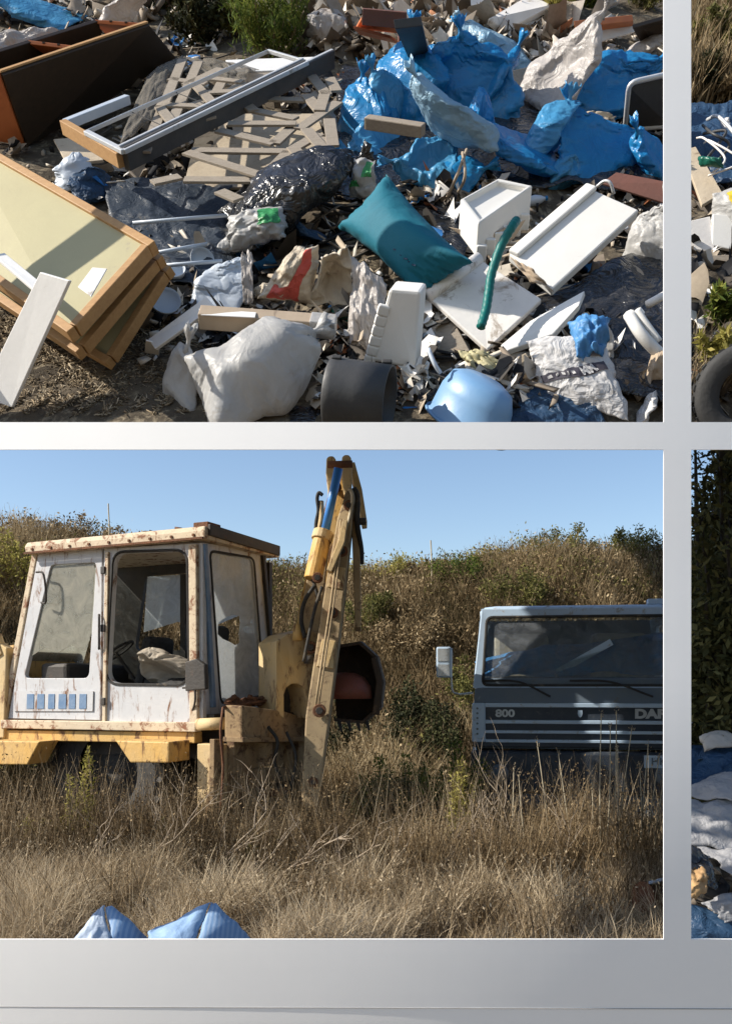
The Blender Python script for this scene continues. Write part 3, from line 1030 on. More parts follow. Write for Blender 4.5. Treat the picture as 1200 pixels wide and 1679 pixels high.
# rear face
o = [Rr(337, 890), Rr(436, 905), Rr(455, 1152), Rr(338, 1187)]
i_ = [Rr(346, 905), Rr(414, 917), Rr(431, 1138), Rr(364, 1152)]
rear = ring(MB(), o, i_, nre, 0.05, 0.10, 5).build('rear_frame', M_CABGREY, bh, bevel=0.006)
win = rounded([Rr(344, 903, -.02), Rr(416, 915, -.02), Rr(433, 1140, -.02), Rr(362, 1154, -.02)], 0.1, 6)
hc = [Rr(x, y, -.02) for x, y in ((358, 1022), (364, 1016), (372, 1012), (382, 1008), (393, 1010), (394, 1024), (392, 1040), (393, 1054), (386, 1058), (376, 1052), (366, 1048), (357, 1040))]
cc = sum(hc, Vector()) / len(hc)
def ang(p):
    d = p - cc
    return math.atan2(d.z, d.dot(nin))
win = sorted(win, key=ang); hc = sorted(hc, key=ang)
N = 72
def samp(poly, a):
    """Point of the star-shaped polygon in direction a."""
    d = nin.normalized() * math.cos(a) + Vector((0, 0, 1)) * math.sin(a)
    best = None
    for k in range(len(poly)):
        p, q = poly[k] - cc, poly[(k + 1) % len(poly)] - cc
        px_, pz_, qx_, qz_ = p.dot(nin), p.z, q.dot(nin), q.z
        ex, ez = qx_ - px_, qz_ - pz_
        den = math.cos(a) * ez - math.sin(a) * ex
        if abs(den) < 1e-9:
            continue
        t = (px_ * ez - pz_ * ex) / den
        u = (px_ * math.sin(a) - pz_ * math.cos(a)) / den
        if t > 0 and -1e-6 <= u <= 1 + 1e-6:
            best = t if best is None else max(best, t)
    return cc + d * (best or 0.05)
gv, gf2 = [], []
for k in range(N):
    a = 2 * math.pi * k / N
    gv += [samp(win, a), samp(hc, a)]
for k in range(N):
    j = (k + 1) % N
    gf2.append((2 * k, 2 * j, 2 * j + 1, 2 * k + 1))
put('rear_pane', gv, gf2, M_GLASS_REAR, rear, grandparent=bh, solid=0.004)
wp = [Rr(344, 903, .0), Rr(416, 915, .0), Rr(433, 1140, .0), Rr(362, 1154, .0)]
sp = rounded(wp, 0.1, 5)
MB().tube(sp + [sp[0]], 0.013, 5).build('rear_window_seal', M_RUBBER, bh)
MB().beam(Rr(336, 892, .02), Rr(350, 1160, .02), 0.035, 0.05, nin).build('rear_post', M_VENTBLUE, bh, bevel=0.006)
MB().beam(Rr(430, 905, .01), Rr(452, 1150, .01), 0.05, 0.05, nin).build('rear_post', M_DARKSTEEL, bh, bevel=0.006)
# lamp bracket plate at the corner
MB().slab([S(310, 1085, -.12), S(328, 1080, -.14), S(342, 1090, -.14), S(343, 1130, -.14), S(310, 1133, -.12)], 0.05).build('lamp_bracket', M_DARKSTEEL, bh, bevel=0.01)
# roof
rq = [S(54, 893, -.06), S(335, 866, -.06), Rr(442, 893, .10), far(S(54, 893), W1 + .06)]
rq = [MBH.inverted() @ p for p in rq]
zt = 2.935
roof = MB()
rl = [(-2.06, -.07), (0.09, -.07), (0.09, W1 + .08), (-2.06, W1 + .08)]
top = [L(x * 0.985 - .005, .0 + y * 0.97 + .01, zt) for x, y in rl]
mid = [L(x, y, zt - .045) for x, y in rl]
low = [L(x * 0.99, y, zt - .115) for x, y in rl]
v = top + mid + low
roof.raw(v, [(0, 1, 2, 3), (11, 10, 9, 8)] + [(i, i + 4, (i + 1) % 4 + 4, (i + 1) % 4) for i in range(4)] + [(i + 4, i + 8, (i + 1) % 4 + 8, (i + 1) % 4 + 4) for i in range(4)])
roof.build('roof', M_CABCREAM, bh, bevel=0.015)
MB().box(L(-0.02, .12, zt + .03), (.16, .2, .05), MBH.to_3x3()).build('roof_lamp_base', M_RUST, bh, bevel=0.008)
MB().beam(L(.10, -.02, zt - .03), L(.10, W1 + .05, zt - .05), .03, .10, (0, 0, 1)).build('rear_gutter', M_DARKSTEEL, bh, bevel=0.006)
rng = np.random.default_rng(5)
c = np.stack([rng.uniform(-1.95, 0.0, 90), rng.uniform(0.0, W1, 90), np.full(90, zt + .006)], 1)
V, Fc, idv = shards(c, rng.uniform(.03, .12, 90), rng.uniform(.02, .06, 90), rng.uniform(.005, .02, 90), rng, 0.2)
V = np.array([L(*p) for p in V])
put('roof_litter', V, Fc, M_RUST, bh, kind='stuff')
# windscreen and wiper
MB().slab([L(-2.02, .06, 2.80), L(-2.02, W1 - .05, 2.80), L(-2.40, W1 - .05, 1.75), L(-2.40, .06, 1.75)], 0.006).build('windscreen', M_GLASS_DOOR, bh)
MB().tube([S(118, 940, .05), S(90, 975, .05), S(76, 985, .05)], 0.008, 5).build('wiper', M_DARKSTEEL, bh)
MB().tube(smooth_path([S(60, 938, -.06), S(72, 942, -.08), S(76, 985, -.07), S(68, 988, -.05)], 14), 0.011, 5).build('mirror_arm', M_DARKSTEEL, bh)
# inside: floor, dashboard, seat, rag, steering wheel
MB().box(L(-1.0, W1 / 2, 1.24), (2.2, W1 - .12, .06), MBH.to_3x3()).build('cab_floor', M_DARKSTEEL, bh)
MB().box(L(-1.85, W1 / 2, 1.5), (.35, W1 - .2, .5), MBH.to_3x3()).build('dashboard', M_DARKSTEEL, bh, bevel=0.04)
seat = MB(); seat.box(L(-.70, .60, 1.52), (.52, .5, .16), MBH.to_3x3()); 
seat = seat.build('seat', M_BLACKCLOTH, bh, bevel=0.05)
MB().slab([L(-.42, .36, 1.55), L(-.42, .84, 1.55), L(-.33, .80, 2.12), L(-.33, .40, 2.12)], 0.12).build('seat_back', M_BLACKCLOTH, bh, bevel=0.05)
MB().slab([L(-1.10, .36, 1.45), L(-1.10, .84, 1.45), L(-1.0, .80, 2.02), L(-1.0, .40, 2.02)], 0.12).build('seat_back', M_BLACKCLOTH, bh, bevel=0.05)
v, f = bag_verts2((.34, .26, .24), 45, [((-.3, -.2, 1), .25)], k=3, crease=.02, warp=.05)
put('rag', np.array([L(*(p + np.array([-.52, .34, 1.62]))) for p in v]), f, M_RAG, bh, smooth=True)
v, f = bag_verts2((.5, .22, .16), 46)
put('torn_upholstery', np.array([L(*(p + np.array([-.7, .3, 1.42]))) for p in v]), f, M_BLACKCLOTH, bh, smooth=True)
mw = Matrix.Translation(L(-1.45, .55, 1.86)) @ Matrix.Rotation(math.radians(-35), 4, 'Y')
pts = [mw @ Vector((.2 * math.cos(t), .2 * math.sin(t), 0)) for t in np.linspace(0, 2 * math.pi, 25)]
sw = MB().tube(pts, .014, 6, cap=False); sw.tube([mw @ Vector((0, 0, 0)), mw @ Vector((0, 0, -.4))], .02, 6); sw.beam(mw @ Vector((-.2, 0, 0)), mw @ Vector((.2, 0, 0)), .03, .012)
sw.build('steering_wheel', M_DARKSTEEL, bh)
# sills, chassis, wings
MB().beam(S(8, 1187, -.01), S(326, 1192, -.01), .10, .085, (0, 0, 1)).build('sill', M_CABCREAM, bh, bevel=0.008)
MB().beam(S(-60, 1204, .04), S(326, 1209, .04), .12, .10, (0, 0, 1)).build('chassis_beam', M_YELLOW, bh, bevel=0.008)
MB().slab([S(10, 1212, -.02), S(98, 1213, -.02), S(78, 1250, -.02), S(8, 1250, -.02)], 0.25).build('step_box', M_YELLOW, bh, bevel=0.01)
MB().slab([S(226, 1211, -.03), S(312, 1213, -.03), S(312, 1246, -.03), S(250, 1246, -.03)], 0.30).build('fuel_tank', M_YELLOW, bh, bevel=0.012)
wg = MB()
arc = [S(88, 1245, .08), S(100, 1218, .08), S(130, 1212, .08), S(210, 1214, .08), S(235, 1228, .08), S(250, 1252, .08)]
for p, q in zip(arc[:-1], arc[1:]):
    wg.raw([p, q, q + nin * .45, p + nin * .45], [(0, 1, 2, 3)])
wg.build('wheel_arch', M_DARKSTEEL, bh, solid=0.012)
MB().box(L(-1.1, .62, 1.02), (2.6, .7, .35), MBH.to_3x3()).build('chassis', M_DARKSTEEL, bh)
# wheel: tyre with lugs, rim
def wheel(cx, cy, r, w, parent):
    mw = Matrix.Translation(L(cx, cy, r)) @ MBH.to_3x3().to_4x4() @ Matrix.Rotation(math.radians(90), 4, 'X')
    prof = [(r * .52, -w * .42), (r * .62, -w * .5), (r * .86, -w * .5), (r * .96, -w * .4), (r * .97, 0), (r * .96, w * .4), (r * .86, w * .5), (r * .62, w * .5), (r * .52, w * .42)]
    ty = MB().lathe(prof, mw, 40)
    for k in range(22):
        t = 2 * math.pi * k / 22
        for sg in (-1, 1):
            a0 = mw @ Vector((r * .97 * math.cos(t), r * .97 * math.sin(t), 0))
            b0 = mw @ Vector((r * .93 * math.cos(t + .22), r * .93 * math.sin(t + .22), sg * w * .5))
            ty.beam(a0, b0, .05, .06, (a0 - mw.translation))
    o = ty.build('wheel', M_RUBBER, parent, smooth=False)
    MB().lathe([(0.02, .06), (r * .2, .07), (r * .24, .02), (r * .42, -.02), (r * .5, .09), (r * .54, .1)], mw, 32).build('rim', M_RUBBER, o, grandparent=parent, smooth=True)
wheel(-1.18, .30, .70, .42, bh)
wheel(-1.18, .95, .70, .42, bh)
wheel(-3.6, .30, .52, .30, bh)
# bonnet and loader arm running out of the picture
MB().slab([L(-4.3, .12, 1.75), L(-2.4, .12, 1.95), L(-2.4, 1.0, 1.95), L(-4.3, 1.0, 1.75)], .95).build('bonnet', M_YELLOW, bh, bevel=0.05)
MB().beam(L(-2.42, -.02, 1.95), L(-4.4, -.02, 1.0), .10, .24, (0, 0, 1)).build('loader_arm', M_YELLOWPALE, bh, bevel=0.01)
MB().slab([L(-2.52, -.05, 2.0), L(-2.32, -.05, 1.9), L(-2.36, -.05, 1.0), L(-2.62, -.05, 1.0)], .10).build('loader_tower', M_YELLOWPALE, bh, bevel=0.01)

# ---- backhoe frame at the rear
XR = 0.30
def K(px, py, x=XR):
    return Rr(px, py, x)
MB().slab([L(.06, -.02, 1.02), L(XR, -.02, 1.02), L(XR, -.02, .12), L(.06, -.02, .12)], .12).build('side_plate', M_YELLOWPALE, bh, bevel=0.008)
leg = MB()
leg.slab([K(372, 1212), K(412, 1213), K(412, 1345), K(372, 1345)], .08)
leg.build('stabiliser_column', M_FRAME, bh, bevel=0.01)
MB().slab([K(475, 1190), K(512, 1192), K(512, 1340), K(475, 1340)], .10).build('stabiliser_column', M_FRAME, bh, bevel=0.01)
MB().slab([K(368, 1156, .36), K(440, 1166, .36), K(505, 1186, .36), K(505, 1212, .36), K(368, 1212, .36)], .18).build('slide_rail', M_FRAME, bh, bevel=0.015)
MB().slab([K(366, 1208, .37), K(505, 1206, .37), K(505, 1214, .37), K(366, 1216, .37)], .2).build('rail_lip', M_FRAME, bh, bevel=0.004)
MB().slab([K(404, 1258), K(478, 1258), K(478, 1275), K(404, 1290)], .1).build('cross_plate', M_FRAME, bh, bevel=0.008)
MB().slab([K(396, 1325), K(480, 1318), K(480, 1348), K(396, 1352)], .1).build('cross_plate', M_FRAME, bh, bevel=0.008)
MB().tube([K(432, 1216, .40), K(432, 1256, .40)], .085, 14).build('pivot_drum', M_FRAME, bh, smooth=False, bevel=0.006)
MB().tube([K(470, 1216, .36), K(470, 1260, .36)], .06, 12).build('pivot_drum', M_FRAME, bh)
MB().tube([K(418, 1180, .46), K(476, 1178, .46)], .030, 10).build('ram_rod', M_BLUEROD, bh, smooth=True)
MB().tube([K(400, 1181, .45), K(420, 1180, .45)], .055, 12).build('ram_barrel', M_FRAME, bh, smooth=True)
MB().tube([K(474, 1178, .45), K(494, 1177, .45)], .06, 12).build('ram_eye', M_DARKSTEEL, bh, smooth=True)
MB().tube([S(326, 1188, -.05), S(368, 1186, -.05)], .055, 12).build('ram_barrel', M_YELLOWPALE, bh, smooth=True)
rng = np.random.default_rng(6)
c = np.array([K(x, y, .33)[:] for x, y in zip(rng.uniform(376, 450, 60), rng.uniform(1143, 1156, 60))])
V, Fc, idv = shards(c, rng.uniform(.02, .09, 60), rng.uniform(.02, .05, 60), rng.uniform(.005, .03, 60), rng, 0.5)
put('rusty_scraps', V, Fc, M_RUST, bh, kind='stuff')
MB().slab([K(365, 1158, .38), K(440, 1146, .38), K(450, 1150, .1), K(372, 1160, .1)], .02).build('guard_plate', M_RUST, bh, bevel=0.004)
MB().tube(smooth_path([K(366, 1160, .42), K(362, 1200, .44), K(366, 1260, .42), K(362, 1330, .40)], 16), .012, 6).build('hose', M_RUST, bh, smooth=True)
MB().slab([K(352, 1212, .31), K(368, 1212, .31), K(366, 1350, .31), K(350, 1350, .31)], .05).build('edge_flange', M_FRAME, bh, bevel=.006)
MB().slab([K(412, 1214, .31), K(424, 1214, .31), K(424, 1262, .31), K(412, 1262, .31)], .06).build('web_plate', M_FRAME, bh, bevel=.006)
MB().slab([K(446, 1214, .31), K(458, 1214, .31), K(458, 1262, .31), K(446, 1262, .31)], .06).build('web_plate', M_FRAME, bh, bevel=.006)
MB().tube([K(418, 1302, .34), K(470, 1298, .34)], .04, 12).build('cross_pin', M_RUST, bh, smooth=True)
MB().slab([K(430, 1276, .30), K(444, 1276, .30), K(446, 1330, .30), K(432, 1330, .30)], .05).build('web_plate', M_FRAME, bh, bevel=.006)
MB().slab([at(405, 1275, 8.3), at(480, 1275, 8.3), at(480, 1335, 8.3), at(405, 1335, 8.3)], .02).build('hole_shade', M_DARKSTEEL, bh)  # dark plate added as the shade inside the open holes
# kingpost with an arched opening
kq = [at(453, 1052, 7.75), at(528, 1040, 8.05), at(528, 1182, 8.05), at(453, 1168, 7.75)]
kn = (kq[1] - kq[0]).cross(kq[3] - kq[0]).normalized()
if kn.y < 0: kn = -kn
inn = [at(466, 1178, 7.82), at(466, 1140, 7.82), at(470, 1128, 7.84), at(479, 1121, 7.86), at(490, 1121, 7.89), at(498, 1128, 7.92), at(502, 1142, 7.94), at(503, 1178, 7.95)]
outp = [kq[3], at(453, 1120, 7.75), kq[0], at(470, 1040, 7.82), at(505, 1032, 7.95), kq[1], at(528, 1120, 8.05), kq[2]]
n8 = len(inn)
v = outp + inn + [p + kn * .32 for p in outp] + [p + kn * .32 for p in inn]
f = []
for k in range(n8 - 1):
    f += [(k, k + 1, n8 + k + 1, n8 + k), (2 * n8 + k, 3 * n8 + k, 3 * n8 + k + 1, 2 * n8 + k + 1), (k, 2 * n8 + k, 2 * n8 + k + 1, k + 1), (n8 + k, n8 + k + 1, 3 * n8 + k + 1, 3 * n8 + k)]
f += [(0, n8, 3 * n8, 2 * n8), (n8 - 1, 3 * n8 - 1, 4 * n8 - 1, 2 * n8 - 1)]
kp = MB().raw(v, f).build('kingpost', M_YELLOWPALE, bh, bevel=0.012)
MB().slab([p + kn * .30 for p in (at(458, 1110, 7.78), at(515, 1110, 8.0), at(515, 1180, 8.0), at(458, 1175, 7.78))], .02).build('arch_shade', M_DARKSTEEL, kp, grandparent=bh)  # dark backing that supplies the shade within the arch
MB().tube([at(488, 1050, 7.85), at(488, 1024, 7.85)], [.05, .035], 10).build('pivot_pin', M_YELLOW, kp, grandparent=bh, smooth=True)
MB().tube([at(507, 1075, 7.8), at(507, 1088, 7.8)], [.05, .05], 10).build('pin_cap', M_DARKSTEEL, kp, grandparent=bh, smooth=True)
# digging arm: boom, dipper, links, rams
def beam3(name, pts, wd, m, **kw):
    """Box-section arm swept through the points, one continuous skin."""
    v, f = [], []
    n = len(pts)
    for k, (p, w_, d_) in enumerate(pts):
        r = (pts[min(k + 1, n - 1)][0] - pts[max(k - 1, 0)][0]).normalized()
        sx = (Vector((1, 0, 0)) - r * r.x).normalized()
        dy = r.cross(sx).normalized()
        for i, j in ((-1, -1), (1, -1), (1, 1), (-1, 1)):
            v.append(p + sx * (w_ / 2 * i) + dy * (d_ / 2 * j))
    for k in range(n - 1):
        for i in range(4):
            j = (i + 1) % 4
            f.append((k * 4 + i, k * 4 + j, k * 4 + 4 + j, k * 4 + 4 + i))
    f += [(3, 2, 1, 0), tuple(4 * n - 4 + i for i in range(4))]
    return MB().raw(v, f).build(name, m, bh, **kw)
def pin(px, py, Y, r, name='pivot_pin', m=None, ln=.05):
    c_ = at(px, py, Y)
    o_ = MB().tube([c_, c_ + Vector((0, -ln, 0))], [r, r], 14).build(name, m or M_RUST, bh, bevel=.006)
    MB().tube([c_ + Vector((0, -ln, 0)), c_ + Vector((0, -ln - .012, 0))], [r * .55, r * .5], 10).build('bolt', M_DARKSTEEL, o_, grandparent=bh)
boom = beam3('boom', [(at(503, 1080, 8.3), .26, .36), (at(520, 990, 8.4), .30, .38), (at(535, 920, 8.45), .27, .36), (at(557, 805, 8.55), .17, .26), (at(559, 768, 8.6), .10, .16)], 0, M_YELLOW, bevel=0.012)
dip = beam3('dipper', [(at(508, 1325, 7.55), .14, .20), (at(522, 1180, 7.7), .21, .28), (at(548, 990, 7.9), .19, .28), (at(566, 860, 8.05), .14, .24), (at(576, 812, 8.15), .09, .18)], 0, M_MUDYELLOW, bevel=0.012)
beam3('dipper_flange', [(at(587, 1032, 7.98), .055, .24), (at(585, 930, 8.05), .07, .24), (at(580, 815, 8.15), .06, .2)], 0, M_MUDYELLOW, bevel=0.008)
beam3('boom_side_plate', [(at(505, 1040, 8.1), .20, .06), (at(521, 935, 8.15), .17, .06), (at(532, 905, 8.18), .08, .06)], 0, M_MUDYELLOW, bevel=0.01)
for xx, yy in ((543, 760), (568, 758)):
    MB().slab([at(xx - 7, yy - 4, 8.35), at(xx - 3, yy - 8, 8.35), at(xx + 4, yy - 8, 8.35), at(xx + 8, yy - 3, 8.35), at(xx + 10, yy + 22, 8.35), at(xx + 8, yy + 55, 8.35), at(xx - 4, yy + 58, 8.35), at(xx - 8, yy + 20, 8.35)], .10).build('boom_head_plate', M_YELLOWPALE, bh, bevel=0.012)
MB().tube([at(537, 762, 8.25), at(578, 761, 8.25)], .035, 12).build('head_pin', M_RUST, bh, smooth=True)
beam3('boom_outer_edge', [(at(598, 862, 8.4), .05, .2), (at(588, 810, 8.45), .07, .22), (at(577, 765, 8.5), .06, .2)], 0, M_YELLOWPALE, bevel=0.008)
MB().tube([at(533, 872, 8.05), at(555, 768, 8.0)], .042, 14).build('blue_ram_rod', M_BLUEROD, bh, smooth=True)
MB().tube([at(513, 950, 7.95), at(530, 876, 8.04)], .085, 16).build('ram_barrel', M_YELLOW, bh, smooth=False, bevel=0.01)
MB().tube([at(527, 886, 8.02), at(531, 872, 8.04)], .10, 16).build('ram_gland', M_YELLOWPALE, bh, bevel=0.008)
MB().tube(smooth_path([at(529, 812, 8.1), at(523, 808, 8.1), at(520, 818, 8.1), at(522, 838, 8.1), at(518, 860, 8.1), at(517, 905, 8.05), at(510, 935, 8.0), at(516, 960, 7.95), at(524, 985, 7.95)], 40), .018, 7).build('hydraulic_hose', M_RUBBER, bh, smooth=True)
MB().tube(smooth_path([at(526, 822, 8.12), at(527, 850, 8.1), at(521, 880, 8.1)], 12), .028, 8).build('steel_pipe', M_YELLOWPALE, bh, smooth=True)
MB().tube(smooth_path([at(572, 802, 7.95), at(576, 806, 7.95), at(578, 818, 7.95), at(574, 845, 7.95), at(563, 880, 7.9), at(552, 912, 7.85), at(548, 930, 7.85)], 30), .017, 7).build('hydraulic_hose', M_STALK, bh, smooth=True)
MB().tube(smooth_path([at(580, 800, 7.98), at(586, 815, 7.98), at(586, 860, 7.98), at(592, 900, 7.98), at(592, 925, 7.98)], 24), .026, 7).build('hydraulic_hose', M_RUBBER, bh, smooth=True)
MB().tube([at(588, 855, 8.0), at(600, 855, 8.0)], .035, 8).build('link_pin', M_DARKSTEEL, bh, smooth=True)
beam3('tipping_link', [(at(540, 938, 7.8), .05, .08), (at(560, 890, 7.85), .06, .08), (at(566, 855, 7.9), .05, .08)], 0, M_YELLOWPALE, bevel=0.006)
pin(572, 830, 8.0, .05); pin(561, 905, 7.9, .055); pin(546, 1005, 7.76, .05); pin(524, 1165, 7.55, .06); pin(514, 1282, 7.45, .045)
pin(521, 948, 7.86, .05); pin(552, 800, 8.4, .05); pin(510, 1062, 7.9, .06)
for dx, rr_ in ((-7, .011), (-2, .009)):
    MB().tube([at(566 + dx, 852, 7.88), at(550 + dx, 985, 7.72), at(531 + dx, 1110, 7.58), at(524 + dx, 1160, 7.52)], rr_, 6).build('steel_pipe', M_MUDYELLOW, bh, smooth=True)
for (x0, y0, Y0, x1, y1, Y1) in ((556, 930, 7.83, 550, 965, 7.79), (540, 1050, 7.70, 533, 1095, 7.64)):
    beam3('stiffener_plate', [(at(x0, y0, Y0), .13, .03), (at(x1, y1, Y1), .15, .03)], 0, M_YELLOWPALE, bevel=.006)
MB().tube(smooth_path([at(516, 960, 7.85), at(500, 985, 7.85), at(494, 1015, 7.85), at(500, 1045, 7.8)], 16), .02, 7).build('hydraulic_hose', M_RUBBER, bh, smooth=True)
MB().tube(smooth_path([at(528, 962, 7.8), at(516, 1000, 7.75), at(505, 1050, 7.7), at(498, 1085, 7.7)], 16), .016, 7).build('hydraulic_hose', M_RUBBER, bh, smooth=True)
MB().tube(smooth_path([at(440, 1192, 7.6), at(455, 1215, 7.55), at(450, 1250, 7.6), at(462, 1280, 7.65)], 16), .016, 7).build('hydraulic_hose', M_RUBBER, bh, smooth=True)
MB().tube(smooth_path([at(470, 1200, 7.6), at(485, 1240, 7.55), at(478, 1290, 7.55)], 12), .014, 7).build('hydraulic_hose', M_RUBBER, bh, smooth=True)
for x_, y_ in ((376, 1222), (376, 1250), (376, 1300), (405, 1222), (405, 1260), (490, 1215), (500, 1245)):
    p_ = K(x_, y_, XR + .004)
    MB().tube([p_, p_ - nre * .018], .016, 6).build('bolt', M_RUST, bh)
# small fittings on the cab
for y_ in (935, 1030, 1150):
    MB().box(S(170, y_, -.025), (.05, .03, .07), MBH.to_3x3()).build('hinge', M_DARKSTEEL, bh, bevel=.006)
for k in range(9):
    MB().box(L(-1.95 + k * .24, -.075, zt - .075), (.022, .012, .022), MBH.to_3x3()).build('roof_bolt', M_RUST, bh)
MB().beam(L(-2.04, -.085, zt - .11), L(.08, -.085, zt - .11), .02, .02).build('rain_gutter', M_RUST, bh)
MB().slab([L(-1.5, W1 - .03, 2.70), L(-.3, W1 - .03, 2.70), L(-.3, W1 - .03, 2.25), L(-.7, W1 - .03, 2.12), L(-1.1, W1 - .03, 2.2), L(-1.55, W1 - .03, 2.1)], .004).build('far_pane', M_GLASS_REAR, bh)
MB().tube(smooth_path([S(300, 1128, -.03), S(318, 1128, -.06), S(320, 1150, -.06), S(316, 1165, -.03)], 10), .01, 6).build('grab_handle', M_DARKSTEEL, bh, smooth=True)
M_BUCKET = mat('bucket_brown', (0.075, 0.048, 0.032), (0.05, 0.035, 0.025), 6, rough=.8, bump=.2, dirt=(.13, .08, .05), dirt_amt=.35, dirt_scale=9)  # brown darkened to hold the shadow around the bucket
# bucket tucked in behind the dipper
bu = MB()
bprof = [(540, 1062), (590, 1054), (616, 1078), (626, 1118), (622, 1160), (594, 1184), (548, 1180)]
bn = [at(x, y, 8.15) for x, y in bprof]
bf = [at(x + 4, y, 8.95) for x, y in bprof]
for k in range(len(bn) - 1):
    bu.raw([bn[k], bn[k + 1], bf[k + 1], bf[k]], [(0, 1, 2, 3)])
bu.raw(bf, [tuple(range(len(bf)))])
bucket = bu.build('bucket', M_BUCKET, bh, solid=0.03)
v, f = ico(3)
MB().lathe([(0.0, .19), (.10, .185), (.19, .14), (.25, .05), (.26, -.06), (.0, -.06)], Matrix.Translation(at(566, 1135, 8.2)) @ Matrix.Scale(1.0, 4), 20).build('red_float', M_ORANGE, bh, smooth=True)
beam3('bucket_edge', [(at(616, 1172, 8.12), .07, .05), (at(622, 1118, 8.12), .06, .05), (at(612, 1078, 8.14), .05, .05)], 0, M_BUCKET, bevel=0.01)
for k_ in range(4):
    MB().beam(at(556 + k_ * 15, 1182 + (k_ % 2), 8.14 + k_ * .02), at(560 + k_ * 15, 1200 - k_, 8.10 + k_ * .02), .04, .03, (0, 1, 0), .5).build('tooth', M_DARKSTEEL, bucket, grandparent=bh)

# ================================================================== the parked truck
TA = math.radians(-8)
tc0 = at(950, 1120, 8.8); 
tr = thing('truck', 'pale blue-white cab-over truck with dusty windscreen parked facing out of dry weeds', 'truck', (tc0.x, tc0.y, 0), rotz=TA)
MT = ORG[tr.name]
RT = MT.to_3x3()
def T(x, y, z):
    return MT @ Vector((x, y, z))
def zt_(py):
    return CAMZ + (HY - py) / F * 8.8
HW = 1.09
def bxt(name, c, s, m, parent=tr, **kw):
    mb = MB().box(T(*c), s, RT)
    return mb.build(name, m, parent, grandparent=tr, **kw)
# cab shell: side walls with window openings, roof, back wall
def hwz(z):          # half width narrows towards the roof
    return HW - 0.10 * max(0.0, (z - 1.25) / 1.15)
zr, zs, zw = zt_(993), zt_(1152), zt_(1006)
for sg in (-1, 1):
    o = [T(sg * hwz(1.25), .06, 1.25), T(sg * hwz(1.25), 1.5, 1.25), T(sg * hwz(zr - .05), 1.45, zr - .05), T(sg * hwz(zr - .05), .30, zr - .05)]
    i_ = [T(sg * hwz(1.45), .30, 1.45), T(sg * hwz(1.45), 1.15, 1.45), T(sg * hwz(2.2), 1.15, 2.2), T(sg * hwz(2.2), .42, 2.2)]
    ring(MB(), o, i_, T(-sg, 0, 0) - T(0, 0, 0), .04, .12, 4).build('cab_side', M_TRUCKWHITE, tr, bevel=0.008)
    MB().slab([T(sg * HW, .05, 1.25), T(sg * HW, 1.5, 1.25), T(sg * HW, 1.5, .45), T(sg * HW, .05, .45)], .04).build('lower_side', M_TRUCKWHITE, tr, bevel=0.01)
bxt('back_wall', (0, 1.5, 1.55), (2 * HW - .1, .05, 1.5), M_TRUCKGREY)
bxt('cab_floor', (0, .8, .9), (2 * HW - .12, 1.4, .08), M_TRUCKGREY)
# roof with rounded front
rp = [(.30, zr - .055), (.26, zr - .03), (.28, zr - .005), (.36, zr + .02), (.8, zr + .045), (1.5, zr + .03)]
w = hwz(zr) + .015
v, f = [], []
xsn = [-w, -w + .05, -w + .16, -.4, 0, .4, w - .16, w - .05, w]
for (yy, zz) in rp:
    for k, xx in enumerate(xsn):
        e = abs(xx) / w
        dz = -.05 if e > .999 else (-.012 if e > .94 else 0)
        v.append(T(xx, yy + (.05 if e > .999 else 0), zz + dz))
for a_ in range(len(rp) - 1):
    for k in range(8):
        q = a_ * 9 + k
        f.append((q, q + 1, q + 10, q + 9))
put('roof', v, f, M_TRUCKWHITE, tr, smooth=True, solid=0.03)
# front pillars and header around the windscreen
o = [T(-hwz(zr) - .01, .24, zr - .0), T(hwz(zr) + .01, .24, zr - .0), T(HW, .0, zt_(1128)), T(-HW, .0, zt_(1128))]
i_ = [T(-hwz(zw) + .055, .225, zw - .01), T(hwz(zw) - .055, .225, zw - .01), T(HW - .10, .02, zt_(1124)), T(-HW + .10, .02, zt_(1124))]
ring(MB(), o, i_, T(0, 1, 0) - T(0, 0, 0), .06, .09, 6).build('windscreen_frame', M_TRUCKWHITE, tr, bevel=0.012)
sp = rounded(i_, .09, 6)
MB().tube(sp + [sp[0]], .016, 6).build('windscreen_seal', M_RUBBER, tr)
gq = rounded([p + (T(0, .03, 0) - T(0, 0, 0)) for p in i_], .09, 6)
put('windscreen', gq, [tuple(range(len(gq)))], M_GLASS_TRUCK, tr, solid=0.005)
# dark scuttle below the glass, wipers
MB().slab([T(-HW + .02, -.012, zt_(1128)), T(HW - .02, -.012, zt_(1128)), T(HW - .01, -.03, zt_(1153)), T(-HW + .01, -.03, zt_(1153))], .05).build('scuttle_panel', M_TRUCKGREY, tr, bevel=0.008)
for x0, x1, x2 in ((-.30, -.62, -.98), (.72, .30, -.10)):
    MB().tube(smooth_path([T(x0, -.04, zt_(1142)), T(x1, -.02, zt_(1118)), T(x2, .02, zt_(1116))], 14), .011, 6).build('wiper', M_RUBBER, tr)
